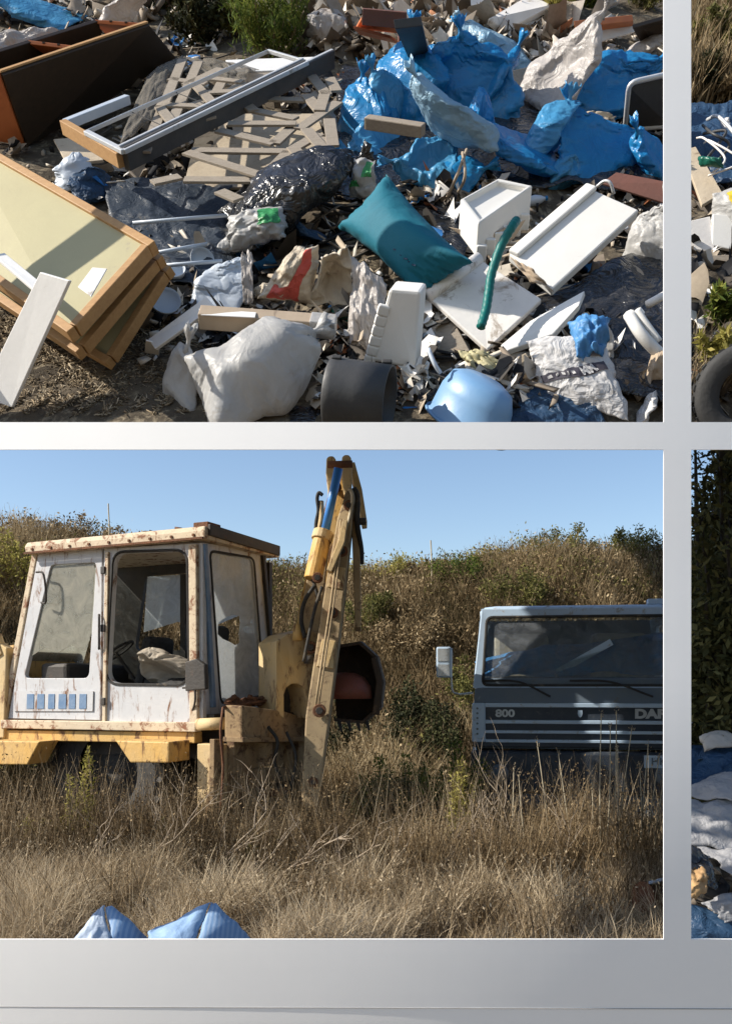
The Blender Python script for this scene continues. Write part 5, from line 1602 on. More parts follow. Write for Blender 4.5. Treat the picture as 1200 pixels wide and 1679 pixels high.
def _see_through(m, fac):
    nt = m.node_tree
    out = [x for x in nt.nodes if x.type == 'OUTPUT_MATERIAL'][0]
    src = out.inputs[0].links[0].from_socket
    tr = nt.nodes.new('ShaderNodeBsdfTransparent')
    mx = nt.nodes.new('ShaderNodeMixShader')
    mx.inputs[0].default_value = fac
    nt.links.new(src, mx.inputs[1]); nt.links.new(tr.outputs[0], mx.inputs[2]); nt.links.new(mx.outputs[0], out.inputs[0])
_see_through(M_MESH, .45)
M_PALEPLASTIC = mat('bluish_white_plastic', (0.52, 0.57, 0.63), (0.44, 0.50, 0.58), 4, rough=0.4, bump=0.05, dirt=(0.3, 0.28, 0.25), dirt_amt=0.25)
M_TYRE = mat('tyre_rubber', (0.025, 0.025, 0.026), (0.045, 0.045, 0.044), 6, rough=0.75, bump=0.2, dirt=(0.10, 0.09, 0.075), dirt_amt=0.25)
M_YPRINT = mat('yellow_print', (0.70, 0.50, 0.04), None, 8, rough=0.5)
M_GREENPLASTIC = mat('dark_green_plastic', (0.01, 0.12, 0.08), None, 8, rough=0.35)
M_REDMIX = rnd_mat('rubbish_shards', [(0.0, (0.02, 0.02, 0.022)), (0.16, (0.10, 0.085, 0.07)), (0.32, (0.22, 0.18, 0.14)), (0.46, (0.36, 0.30, 0.23)), (0.60, (0.52, 0.47, 0.40)), (0.74, (0.68, 0.66, 0.63)), (0.86, (0.05, 0.045, 0.04)), (0.92, (0.03, 0.16, 0.42)), (0.945, (0.40, 0.15, 0.07)), (0.965, (0.75, 0.74, 0.72))], 'CONSTANT', 0.75, mottled=0.35)
M_RUBBLEMIX = rnd_mat('rubble_shards', [(0.0, (0.12, 0.10, 0.08)), (0.25, (0.30, 0.25, 0.20)), (0.5, (0.46, 0.40, 0.33)), (0.75, (0.60, 0.54, 0.47)), (0.93, (0.42, 0.20, 0.11))], 'CONSTANT', 0.9, mottled=0.4)
M_LITTER = rnd_mat('straw_litter', [(0.0, (0.04, 0.03, 0.02)), (0.4, (0.16, 0.12, 0.075)), (0.8, (0.34, 0.27, 0.18)), (1.0, (0.50, 0.43, 0.32))], rough=0.95)

def yawv(v, a):
    c, s = math.cos(a), math.sin(a)
    v = v.copy()
    x, y = v[:, 0].copy(), v[:, 1].copy()
    v[:, 0], v[:, 1] = c * x - s * y, s * x + c * y
    return v

def tbag(px, py, w, h, m, seed, label, ties=(), yaw=0.0, name='plastic_bag', cat='bag', group=None, lift=0.0, dep=None, lump=.26, crease=.15, sub=5, pitch=0.0, k=None, roll=None):
    c = Q(px, py, 0.1)
    az = h / 2 / pxm(c)
    c = Q(px, py, az * .7 + lift)
    s = pxm(c)
    ax, az = w / 2 / s, h / 2 / s
    ay = (dep / 2 / s) if dep else .5 * (ax + az)
    v, f = bag_verts2((ax, ay, az), seed, ties, k, roll, crease=crease * .6)
    if pitch:
        R = np.array(Matrix.Rotation(pitch, 3, 'Y'))
        v = v @ R.T
    v = yawv(v, yaw) + np.array(c)
    o = put(name, v, f, m, label=label, cat=cat, group=group, smooth=True)
    if ties and w > 60 and name in ('plastic_bag', 'sack'):
        d_ = Vector(ties[0][0]).normalized()
        d_ = Matrix.Rotation(yaw, 3, 'Z') @ d_
        tip = Vector(v[int(np.argmax(v @ np.array(d_)))])
        a1 = d_.orthogonal().normalized(); b1 = d_.cross(a1)
        rn = .018 + .03 * ax
        vv_, ff_ = [], []
        for lv, (zz, rad, am) in enumerate(((-.05, 1.1, .1), (-.01, .55, .15), (.015, .5, .2), (.05, 1.2, .45), (.085, 1.7, .6))):
            for kk in range(22):
                th_ = 2 * math.pi * kk / 22
                r_ = rn * rad * (1 + am * math.sin(kk * 2.6 + seed) * (1 if kk % 2 else -.6))
                vv_.append(tip + d_ * (zz * (1 + .3 * am * math.sin(kk * 1.7 + seed))) + (a1 * math.cos(th_) + b1 * math.sin(th_)) * r_)
        for lv in range(4):
            for kk in range(22):
                k2 = (kk + 1) % 22
                ff_.append((lv * 22 + kk, lv * 22 + k2, lv * 22 + 22 + k2, lv * 22 + 22 + kk))
        put('tied_neck', vv_, ff_, m, o, smooth=True, solid=.002)
    return o

def board(name, q, t, m, label, cat, bevel=.004, parent=None, group=None):
    pts = [P(*p) for p in q]
    mb = MB().slab(pts, t)
    if parent is not None:
        return mb.build(name, m, parent, bevel=bevel)
    return mb.build(name, m, label=label, cat=cat, group=group, bevel=bevel)

def sheet(name, q, m, label, cat, amp=.04, seed=1, bulge=0., freq=3., jag=.04, n=44, parent=None, solid=.004, fine=.35):
    s = Sheet([P(*p) for p in q], amp, seed, bulge, freq, jag, fine)
    v, f = s.grid(n, n)
    if parent is not None:
        return put(name, v, f, m, parent, smooth=True, solid=solid), s
    return put(name, v, f, m, label=label, cat=cat, smooth=True, solid=solid), s

# ------------------------------------------------ loose litter
rng = np.random.default_rng(202)
def tip_px(n, x0, x1, y0, y1):
    a, b = rng.uniform(x0, x1, n), rng.uniform(y0, y1, n)
    out = np.empty((n, 3))
    d = np.stack([(a - CX) / F, np.ones(n), (HY - b) / F], 1) @ np.array(R1i).T
    h = np.full(n, .1)
    for _ in range(8):
        t = (h - H1) / d[:, 2]
        x, y = d[:, 0] * t, d[:, 1] * t
        h = .5 * h + .5 * hh(x, y)
    y = np.maximum(y, 3.9 + .2 * (x * 7.3 % 1))
    return np.stack([x, y, hh(x, y)], 1)
reg = lambda k: np.concatenate([tip_px(int(k * .30), 200, 1100, 60, 330), tip_px(int(k * .32), 180, 1100, 300, 560), tip_px(int(k * .2), 520, 1100, 520, 720), tip_px(int(k * .06), 230, 520, 480, 600), tip_px(int(k * .12), -60, 330, 20, 330)])
c = reg(4200)
c = c[fbm(c * np.array([1.6, 1.6, 0]) + 4, 55, 3) > -.03]
n = len(c)
c[:, 2] += rng.uniform(0, .05, n)
V, Fc, idv = scraps(c, rng.uniform(.05, .20, n) ** 1.0 * (.6 + .4 * rng.uniform(0, 1, n)), rng)
put('torn_scraps', V, Fc, M_REDMIX, label='crumpled scraps of film, paper and card strewn over the tip', rnd=(rng.uniform(0, 1, n) ** 1.25)[idv], kind='stuff', smooth=True)
c = reg(1900)
c = c[fbm(c * np.array([1.3, 1.3, 0]) + 14, 56, 3) > .05]
n = len(c)
c[:, 2] += rng.uniform(0, .08, n)
V, Fc, idv = shards(c, rng.uniform(.08, .34, n), rng.uniform(.008, .035, n), rng.uniform(.004, .015, n), rng, .14)
put('splinters', V, Fc, M_REDMIX, label='sticks, splinters and strips scattered through the tip', rnd=(rng.uniform(0, .9, n) ** 1.2)[idv], kind='stuff')
c = reg(1700)
n = len(c)
c[:, 2] += rng.uniform(0, .04, n)
V, Fc, idv = shards(c, rng.uniform(.015, .07, n), rng.uniform(.015, .05, n), rng.uniform(.003, .02, n), rng, .6)
put('rubbish_fragments', V, Fc, M_REDMIX, label='small broken bits of rubbish strewn all over the tip', rnd=(rng.uniform(0, 1, n) ** 1.3)[idv], kind='stuff')
def rubble(k): return np.concatenate([tip_px(k, 480, 930, -40, 95), tip_px(k // 5, 640, 1000, 60, 140), tip_px(k // 5, -60, 300, -60, 40)])
c = rubble(1500)
n = len(c)
c[:, 2] += rng.uniform(0, .12, n)
V, Fc, idv = shards(c, rng.uniform(.04, .28, n), rng.uniform(.03, .12, n), rng.uniform(.006, .045, n), rng, .5)
put('rubble_heap', V, Fc, M_RUBBLEMIX, label='heap of pale broken rubble at the back of the tip', rnd=rng.uniform(0, 1, n)[idv], kind='stuff')
c = rubble(1000)
n = len(c)
c[:, 2] += rng.uniform(0, .14, n)
V, Fc, idv = scraps(c, rng.uniform(.08, .30, n), rng)
put('rubble_scraps', V, Fc, M_RUBBLEMIX, label='torn paper and sheet scraps in the rubble heap at the back', rnd=rng.uniform(0, .95, n)[idv], kind='stuff', smooth=True)
c = np.concatenate([tip_px(9000, -80, 340, 480, 720), tip_px(2500, -80, 130, 400, 560)])
n = len(c)
V, Fc, idv = shards(c, rng.uniform(.015, .07, n), rng.uniform(.002, .006, n), rng.uniform(.002, .004, n), rng, .35)
put('straw_litter', V, Fc, M_LITTER, label='straw and wood chip litter on the bare ground at the edge of the tip', rnd=rng.uniform(0, 1, n)[idv], kind='stuff')
# ------------------------------------------------ dark layers added for the shade in the gaps of the heap
sheet('plastic_sheet', [(170, 300, .10), (380, 300, .16), (400, 470, .12), (210, 470, .08)], M_HOLLOWSHADE, 'dark navy layer standing for shade in the hollow beside the black bag', 'sheet', .018, 61, 0, 4)
sheet('plastic_sheet', [(880, 480, .18), (1100, 400, .22), (1110, 660, .12), (900, 640, .10)], M_BLACKBAG, 'black layer standing for shade under the white boards near the page border', 'sheet', .018, 62, .05, 4)
sheet('plastic_sheet', [(470, 520, .05), (720, 520, .06), (730, 720, .03), (480, 720, .03)], M_BLACKBAG, 'black layer standing for shade under the upright polystyrene block', 'sheet', .018, 63, .0, 4)
sheet('plastic_sheet', [(560, 110, .22), (860, 110, .25), (1100, 300, .20), (560, 320, .18)], M_BLACKBAG, 'black layer standing for shade beneath the pile of blue bags', 'sheet', .018, 64, .05, 5)
sheet('plastic_sheet', [(530, 380, .14), (760, 330, .18), (780, 480, .16), (600, 500, .12)], M_BLACKBAG, 'black layer standing for shade round the teal cushion', 'sheet', .018, 65, .0, 4)

# ------------------------------------------------ brown carcass with orange partitions
t = thing('cabinet', 'long dark brown cabinet carcass lying open with orange partitions', 'cabinet', P(140, 190, .05))
FTL, FTR, FBR, FBL = P(0, 118, .62), P(241, 37, .66), P(287, 93, .10), P(42, 236, .06)
BTL, BTR = P(-80, 104, .66), P(158, 31, .68)
dn = FBL - FTL
MB().slab([FTL, FTR, FBR, FBL], .03).build('side_board', M_DARKWOOD, t, bevel=.003)
MB().slab([BTL, BTR, BTR + dn, BTL + dn], .03).build('side_board', M_DARKWOOD, t, bevel=.003)
def part(u):
    a_, b_ = FTL.lerp(FTR, u), BTL.lerp(BTR, u)
    lo = FBL.lerp(FBR, u)
    return [a_, b_, b_ + (lo - a_), lo]
for u in (0.004, .50, .985):
    q = part(u)
    MB().slab(q, .025).build('partition', M_ORANGEWOOD, t, bevel=.003)
MB().slab([FBL.lerp(FBR, .02), FBL.lerp(FBR, .98), BTR + dn * .98, BTL + dn * .98], .02).build('base_board', M_ORANGEWOOD, t)
for u, w0 in ((.5, .35), (.5, .65), (.985, .35), (.985, .65)):
    q = part(u)
    m0 = q[0].lerp(q[1], w0); m1 = m0 + (q[3] - q[0]) * .12
    MB().beam(m0 - (FTR - FTL).normalized() * .012, m1 - (FTR - FTL).normalized() * .012, .02, .01, (0, 0, 1)).build('slot', M_DARKWOOD, t)
# edge trim of the long board
MB().beam(FTL + Vector((0, 0, .004)), FTR + Vector((0, 0, .004)), .034, .012).build('edge_strip', M_WOOD, t)

# ------------------------------------------------ lattice panels, each batten a part
def lattice(name, label, segs, h, w, m):
    t = thing(name, label, 'trellis', P(sum(s[0] for s in segs) / len(segs), sum(s[1] for s in segs) / len(segs), .05))
    for k, (x0, y0, x1, y1) in enumerate(segs):
        hz = h + (k % 3) * .012
        a_, b_ = P(x0, y0, hz), P(x1, y1, hz)
        MB().beam(a_, b_, w, .016).build('batten', m, t, bevel=.002)
    return t
lattice('trellis', 'grey batten trellis half covered by dusty netting beside the brown cabinet', [
    (238, 250, 300, 98), (280, 206, 326, 102), (258, 172, 340, 175), (278, 130, 338, 138), (304, 140, 362, 113), (318, 136, 348, 168), (304, 176, 364, 158), (336, 128, 398, 135), (262, 176, 286, 205), (346, 168, 366, 132), (300, 205, 350, 190), (340, 152, 392, 150), (366, 158, 398, 136)], .45, .075, M_GREYWOOD)
lattice('trellis', 'weathered grey trellis of broken battens between the window frame and the black bag', [
    (430, 162, 508, 165), (410, 180, 486, 195), (374, 203, 486, 203), (358, 214, 450, 236), (314, 247, 474, 249), (306, 250, 434, 290), (302, 295, 430, 296), (360, 314, 392, 328), (510, 124, 536, 156), (504, 166, 554, 130), (502, 156, 526, 184), (534, 150, 524, 182), (472, 250, 524, 220), (502, 212, 528, 242), (480, 242, 502, 268), (528, 226, 516, 268), (490, 212, 554, 168), (540, 128, 552, 150), (450, 236, 486, 203), (434, 290, 474, 249), (392, 160, 416, 182), (250, 300, 296, 290), (540, 196, 546, 240)], .40, .085, M_GREYWOOD)
sheet('netting', [(252, 112, .40), (300, 96, .42), (268, 190, .36), (196, 238, .32)], M_MESH, 'dusty grey netting draped over the trellis by the cabinet', 'netting', .035, 71, .05, 4, .06, 40)
sheet('netting', [(300, 92, .40), (420, 112, .38), (400, 138, .36), (330, 122, .36)], M_MESH, 'small torn netting at the top of the trellis', 'netting', .03, 72, .03, 4, .08, 30)
for q, lab in (([(330, 186, .17), (520, 186, .17), (555, 300, .14), (300, 310, .14)], 'beige board lying in the sun beneath the broken trellis'),
               ([(370, 98, .38), (540, 92, .38), (530, 112, .36), (380, 118, .36)], 'long pale board beyond the end of the window frame'),
               ([(88, 228, .22), (160, 222, .22), (170, 262, .20), (110, 268, .20)], 'beige broken board at the corner of the window frame')):
    board('board', q, .02, M_BEIGE if 'beige' in lab else M_WHITEWOOD, lab, 'board')
board('board', [(380, 106, .36), (520, 103, .36), (500, 128, .34), (360, 140, .34)], .02, M_GREYWOOD, 'grey weathered board below the long pale board', 'board')

# ------------------------------------------------ window frame and door rail lying over the trellis
t = thing('window_frame', 'white aluminium sliding window frame lying over the trellis', 'window frame', P(300, 190, .3))
A0, B0, C0, D0 = P(142, 217, .50), P(204, 249, .50), P(505, 103, .54), P(440, 84, .54)
for p, q, w_ in ((A0, B0, .05), (B0, C0, .026), (A0, D0, .012), (D0, C0, .03)):
    MB().beam(p, q, w_ * .8, .028).build('rail', M_ALU, t, bevel=.004)
off = (A0 - B0).normalized() * .06
MB().beam(B0 + off, C0 + off, .02, .045).build('inner_rail', M_ALU, t, bevel=.003)
MB().beam(B0 + off * .5, C0 + off * .5, .02, .03).build('track', M_DARKALU, t)
for u in (.22, .45):
    MB().beam(A0.lerp(D0, u), B0.lerp(C0, u) , .004, .004).build('wire', M_DARKALU, t)
t = thing('door_frame', 'wooden door frame with a dark edge lying under the white window frame', 'door frame', P(320, 200, .2))
E0, G0, H0, I0 = P(106, 208, .44), P(199, 263, .44), P(545, 97, .46), P(452, 66, .46)
MB().beam(E0, G0, .05, .09).build('rail', M_WOOD, t, bevel=.004)
MB().beam(G0 + Vector((.03, 0, 0)), H0, .05, .12).build('dark_rail', M_DARKALU, t, bevel=.004)
MB().beam(G0 + Vector((.03, 0, .064)), H0 + Vector((0, 0, .064)), .022, .008).build('pale_edge', M_ALU, t)
MB().beam(E0 + Vector((0, .05, 0)), P(210, 163, .42), .05, .06).build('rail', M_PALEPLASTIC, t, bevel=.004)

# ------------------------------------------------ three panelled frames fanned out on the ground
def panel_frame(label, q, bar, th, m_panel, hatch=None):
    pts = [P(*p) for p in q]
    c0 = sum(pts, Vector()) / 4
    t = thing('panel_frame', label, 'panel', Vector((c0.x, c0.y, 0)), 'wood-framed panels leaning in a fan')
    n = (pts[1] - pts[0]).cross(pts[3] - pts[0]).normalized()
    if n.z < 0: n = -n
    inn = [p + (c0 - p) * 0 for p in pts]
    for k in range(4):
        a_, b_ = pts[k], pts[(k + 1) % 4]
        ins = (c0 - (a_ + b_) / 2).normalized() * bar / 2
        d = (b_ - a_).normalized()
        sh = bar if k % 2 else 0.0
        MB().beam(a_ + ins + d * sh - n * th / 2, b_ + ins - d * sh - n * th / 2, bar, th, n).build('frame_bar', M_WOOD, t, bevel=.004)
    ip = [p + (c0 - p).normalized() * bar * 1.1 - n * .02 for p in pts]
    MB().slab(ip, .012).build('panel', m_panel, t)
    ib = [p - n * (th - .025) for p in ip]
    MB().slab(ib, .012).build('back_panel', m_panel, t)
    return t, pts, n
panel_frame('topmost wood-framed pale yellow panel of the leaning fan, white board across it', [(-70, 212, .66), (250, 394, .60), (114, 545, .42), (-90, 400, .44)], .045, .07, M_WOODPALE)
panel_frame('middle wood-framed panel of the leaning fan', [(-60, 250, .55), (264, 418, .50), (128, 578, .26), (-80, 440, .30)], .045, .06, M_WOODPALE)
panel_frame('lowest wood-framed panel of the leaning fan, its edge on the ground', [(-40, 280, .44), (277, 436, .42), (176, 596, .12), (-40, 470, .14)], .045, .06, M_WOODPALE)
board('board', [(66, 446, .70), (114, 460, .70), (20, 668, .10), (-34, 650, .10)], .02, M_WHITEWOOD, 'long white board propped over the panel frames down to the ground', 'board')
board('board', [(-10, 418, .58), (8, 414, .58), (96, 486, .53), (86, 500, .53)], .02, M_WHITEWOOD, 'narrow white strip lying under the propped white board', 'board')
board('board', [(128, 470, .585), (152, 438, .595), (176, 440, .60), (150, 486, .585)], .006, M_EPSDIRTY, 'small pale card lying on the yellow panel', 'card')
for k, (q, lab) in enumerate((([(84, 535, .16), (118, 556, .16), (112, 566, .14), (80, 548, .14)], 'short wood offcut under the panel frames'), ([(0, 462, .2), (45, 495, .2), (40, 506, .18), (-5, 476, .18)], 'wood strip poking out under the panel frames'))):
    board('wood_offcut', q, .03, M_WOOD, lab, 'offcut')

# ------------------------------------------------ blue bags and their neighbours
BG = 'blue rubbish bags in the pile'
tbag(668, 142, 118, 120, M_BLUEBAG, 1, 'tall blue bag with a pointed top at the head of the pile', [((.1, .2, 1), .55)], 0, group=BG, lift=.10)
tbag(604, 208, 92, 110, M_BLUEBAG, 2, 'blue bag slumped beside the trellis end', [((.2, .1, 1), .3)], .4, group=BG)
tbag(628, 248, 110, 72, M_BLUEBAG2, 3, 'light blue bag in front below the timber offcut', [((-1, -.2, .2), .3)], .2, group=BG)
tbag(768, 140, 130, 120, M_BLUEBAG, 4, 'big glossy blue bag behind the pale grey-blue one', [((.0, .3, 1), .3)], .6, group=BG, lift=.12, k=1, crease=.24)
tbag(705, 108, 60, 50, M_BLUEBAG, 5, 'small blue bag squeezed between the two tallest ones', [((.2, 0, 1), .3)], 0, group=BG, lift=.12, sub=4)
tbag(742, 196, 122, 112, M_PALEBAG, 6, 'pale grey-blue translucent bag on top of the blue pile', [((-.55, .1, .8), .5)], .2, group=BG, lift=.16)
tbag(700, 276, 104, 66, M_BLUEBAG2, 7, 'blue bag just above the teal cushion', [((-1, 0, .1), .3)], .1, group=BG)
tbag(822, 88, 124, 70, M_PALEBAG, 8, 'pale blue bag at the back beside the rubble heap', [((-.8, .2, .6), .3)], 0, group=BG, lift=.06)
tbag(985, 148, 190, 84, M_BLUEBAG, 9, 'long blue bag behind the metal-rimmed panel', [((.8, .2, .6), .3)], 0, group=BG, lift=.05, k=1, crease=.24)
tbag(862, 246, 170, 86, M_BLUEBAG, 10, 'blue bag tapering to a point beside the polystyrene tray', [((-.6, -.2, .8), .55)], .2, group=BG, lift=.03, k=1, crease=.26)
tbag(990, 240, 150, 86, M_BLUEBAG, 11, 'arched blue bag with gathered folds near the page border', [((-.2, .5, .8), .45)], 0, group=BG, lift=.04, k=1, crease=.26)
tbag(1070, 262, 80, 84, M_BLUEBAG, 12, 'blue bag cut off by the page border above the red-brown sheet', [((-.5, 0, 1), .2)], 0, group=BG, lift=.02)
tbag(920, 288, 56, 50, M_BLUEBAG2, 13, 'small blue bag end hanging beside the arched one', [((.3, .1, 1), .4)], 0, group=BG, sub=4)
tbag(795, 200, 60, 90, M_BLUEBAG, 14, 'blue bag flank showing behind the pale grey-blue one', [], .4, group=BG, lift=.05, sub=4)
tbag(640, 178, 90, 90, M_BLUEBAG2, 24, 'light blue bag in the middle of the pile behind the timber', [((-.2, .2, 1), .3)], 0, group=BG, lift=.10)
tbag(800, 150, 90, 110, M_BLUEBAG, 25, 'blue bag leaning against the pale grey-blue one', [((.4, .2, 1), .3)], 0, group=BG, lift=.08)
tbag(755, 290, 70, 46, M_BLUEBAG, 26, 'low blue bag between teal cushion and polystyrene tray', [((1, 0, .3), .3)], 0, group=BG, lift=.0)
tbag(900, 225, 90, 80, M_BLUEBAG2, 27, 'light blue bag between the tapering bag and the arched one', [((.2, .4, 1), .3)], 0, group=BG, lift=.06, k=0)
tbag(920, 112, 112, 128, M_CLEARBAG, 15, 'dusty translucent white bag standing over the long blue bag', [((.5, .1, .9), .35), ((-.6, -.4, -.7), .25)], .2, 'plastic_bag', 'bag', lift=.16, lump=.2, crease=.07)
tbag(1052, 86, 66, 48, M_CLEARBAG, 16, 'crumpled greyish white bag by the page border behind the blue bags', [((.6, 0, .6), .4)], 0, lift=.08, sub=4)
tbag(775, 86, 50, 30, mat('teal_film', (.0, .22, .26), None, 5, rough=.35, crease=.4), 17, 'small teal bag between pale blue bag and rubble', [], 0, lift=.05, sub=4)
tbag(60, 16, 130, 40, M_BLUEBAG2, 18, 'blue bag far back behind the brown cabinet', [((-.6, 0, .7), .3)], 0, lift=.05)
tbag(205, 14, 76, 50, M_CLEARBAG, 19, 'grey translucent bag behind the end of the brown cabinet', [((.5, .2, .8), .4)], 0, lift=.1)
tbag(545, 48, 76, 46, M_CLEARBAG, 20, 'grey bundle of film in front of the rubble heap', [], .3, lift=.05)
sheet('plastic_sheet', [(-30, 60, .5), (95, 52, .5), (100, 70, .45), (-20, 86, .45)], M_CLEARBAG, 'pale film lying along the back of the brown cabinet', 'sheet', .05, 74, .06)
# timber, boards and metal among the bags
t = thing('timber', 'weathered square timber offcut lying across the blue bags', 'timber', P(645, 205, .3))
MB().beam(P(602, 200, .60), P(694, 214, .60), .08, .07).build('block', M_GREYWOOD, t, bevel=.006)
MB().beam(P(600.5, 199.8, .60), P(602.5, 200.1, .60), .072, .062).build('cut_end', M_BEIGE, t)
board('board', [(812, 122, .42), (872, 108, .42), (878, 132, .34), (818, 150, .34)], .03, M_GREYWOOD, 'dark grey board between the pale blue bag and the dusty white bag', 'board')
t = thing('rimmed_panel', 'black panel with a rounded silver metal rim standing by the page border', 'panel', P(1060, 200, .2))
rp_ = rounded([P(1031, 136, .62), P(1110, 118, .64), P(1104, 206, .28), P(1024, 212, .26)], .16, 5)
MB().tube(rp_ + [rp_[0]], .018, 8, cap=False).build('rim', M_ALU, t, smooth=True)
put('black_face', rp_, [tuple(range(len(rp_)))], M_POTBLACK, t, solid=.01)
board('board', [(940, 34, .62), (1036, 24, .62), (1036, 34, .56), (942, 44, .56)], .05, M_ORANGEWOOD, 'orange plank lying at the back near the page border', 'plank')
board('board', [(978, 52, .52), (1034, 36, .56), (1040, 52, .5), (984, 68, .46)], .03, M_EPSDIRTY, 'grey-white slab below the orange plank', 'slab')
board('board', [(1036, 40, .62), (1100, 22, .66), (1104, 66, .44), (1050, 66, .42)], .03, M_DARKWOOD, 'dark brown board leaning behind the crumpled bag by the border', 'board')
t = thing('drawer', 'orange wooden drawer tipped over before the rubble heap', 'drawer', P(620, 60, .4))
dq = [P(578, 42, .72), P(596, 26, .74), P(662, 34, .72), P(652, 68, .52)]
MB().slab([P(580, 42, .70), P(640, 58, .60), P(656, 68, .50), P(590, 52, .58)], .02).build('front_board', M_ORANGEWOOD, t, bevel=.003)
MB().slab([P(592, 28, .76), P(662, 34, .74), P(652, 50, .62), P(584, 42, .64)], .02).build('bottom_board', M_ORANGEWOOD, t, bevel=.003)
MB().beam(P(594, 27, .80), P(664, 33, .78), .03, .10).build('side_board', M_REDBROWN, t, bevel=.003)
MB().beam(P(664, 33, .76), P(655, 66, .54), .03, .10).build('side_board', M_REDBROWN, t, bevel=.003)
board('board', [(645, 32, 1.02), (690, 27, 1.02), (706, 96, .46), (676, 102, .46)], .05, M_POTBLACK, 'black board standing up behind the tall pointed blue bag', 'board')
board('board', [(985, 300, .30), (1010, 282, .34), (1104, 300, .34), (1094, 334, .26)], .015, M_REDBROWN, 'red-brown sheet below the arched blue bag', 'sheet')
MB().tube(smooth_path([P(978, 306, .32), P(990, 297, .36), P(1000, 300, .36), P(1006, 318, .30)], 14), .010, 6).build('pipe', M_ALU, label='bent pale pipe at the edge of the red-brown sheet', cat='pipe', smooth=True)
sheet('broken_board', [(925, 196, .30), (960, 186, .34), (1010, 190, .34), (985, 212, .28)], M_BEIGE, 'pale broken scraps between the two long blue bags', 'scrap', .05, 75, 0, 4, .1, 20, solid=.01)

# ------------------------------------------------ middle of the heap
tbag(470, 322, 216, 112, M_BLACKBAG, 31, 'big glossy black rubbish bag beside the teal cushion', [((.8, .5, .35), .35)], 0, lift=.10, k=0, dep=190)
t = thing('shopping_bag', 'white shopping bag with green print spilling from the black bag', 'bag', P(420, 400, .1))
o_, s_ = sheet('bag_film', [(376, 352, .34), (466, 336, .38), (470, 392, .26), (372, 412, .18)], M_WHITEBAG, None, None, .05, 76, .10, 3, .05, parent=t)
uv = np.stack(np.meshgrid(np.linspace(.55, .90, 14), np.linspace(.12, .62, 14)), -1).reshape(-1, 2)
pp = s_.point(uv[:, 0], uv[:, 1]) + s_.n * .008
ii = np.arange(196).reshape(14, 14)
put('green_patch', pp, np.stack([ii[:-1, :-1].ravel(), ii[:-1, 1:].ravel(), ii[1:, 1:].ravel(), ii[1:, :-1].ravel()], 1), M_GREENPRINT, t, smooth=True)
tbag(402, 392, 74, 58, M_WHITEBAG, 32, 'white bag full of waste bulging out under the black bag', [((.7, .2, .6), .3)], 0, lift=.06, crease=.14)
tbag(500, 382, 84, 52, M_NAVYTARP, 33, 'dark blue bag tucked under the black bag', [((-.7, 0, .6), .3)], 0, sub=4)
t = thing('shopping_bag', 'small white bag with green stripes squeezed behind the teal cushion', 'bag', P(600, 300, .1))
o_, s_ = sheet('bag_film', [(582, 262, .50), (614, 262, .52), (618, 322, .34), (574, 326, .30)], M_WHITEBAG, None, None, .04, 77, .07, 4, .05, parent=t, n=30)
for u0, u1, v0, v1 in ((.65, .92, .05, .5), (.15, .5, .55, .72)):
    uv = np.stack(np.meshgrid(np.linspace(u0, u1, 8), np.linspace(v0, v1, 8)), -1).reshape(-1, 2)
    pp = s_.point(uv[:, 0], uv[:, 1]) + s_.n * .008
    ii = np.arange(64).reshape(8, 8)
    put('green_stripe', pp, np.stack([ii[:-1, :-1].ravel(), ii[:-1, 1:].ravel(), ii[1:, 1:].ravel(), ii[1:, :-1].ravel()], 1), M_GREENPRINT, t, smooth=True)
# teal cushion
def cushion(q, label, m, thick):
    a_, b_, c2, d_ = [np.array(P(*p)) for p in q]
    v0, f = CUSHION
    ext = np.abs(v0).max(0)
    u, v, z = (v0[:, 0] / ext[0] + 1) / 2, (v0[:, 1] / ext[1] + 1) / 2, v0[:, 2] / ext[2]
    u_, v_ = u[:, None], v[:, None]
    n = np.cross(b_ - a_, d_ - a_); n /= np.linalg.norm(n)
    if n[2] < 0: n = -n
    P2 = a_ * (1 - u_) * (1 - v_) + b_ * u_ * (1 - v_) + c2 * u_ * v_ + d_ * (1 - u_) * v_ + n * (z * thick)[:, None]
    t = thing('cushion', label, 'cushion', Vector((P2[:, 0].mean(), P2[:, 1].mean(), P2[:, 2].min())))
    put('pad', P2, f, m, t, smooth=True)
    for k in range(5):
        uu, vv_ = .70 + .035 * k, .60 + .02 * (k % 2)
        j = np.argmin((u - uu) ** 2 + (v - vv_) ** 2 + (z < 0) * 10)
        p_ = Vector(P2[j]) + Vector(n) * .004
        MB().beam(p_, p_ + Vector((.02, -.012 + .02 * (k % 2), 0)), .007, .003, Vector(n)).build('faded_mark', M_NAVYTARP, t)
    return t
cushion([(634, 286, .60), (772, 428, .48), (692, 496, .24), (552, 372, .28)], 'large plump teal cushion lying in the middle of the rubbish', M_TEAL, .165)

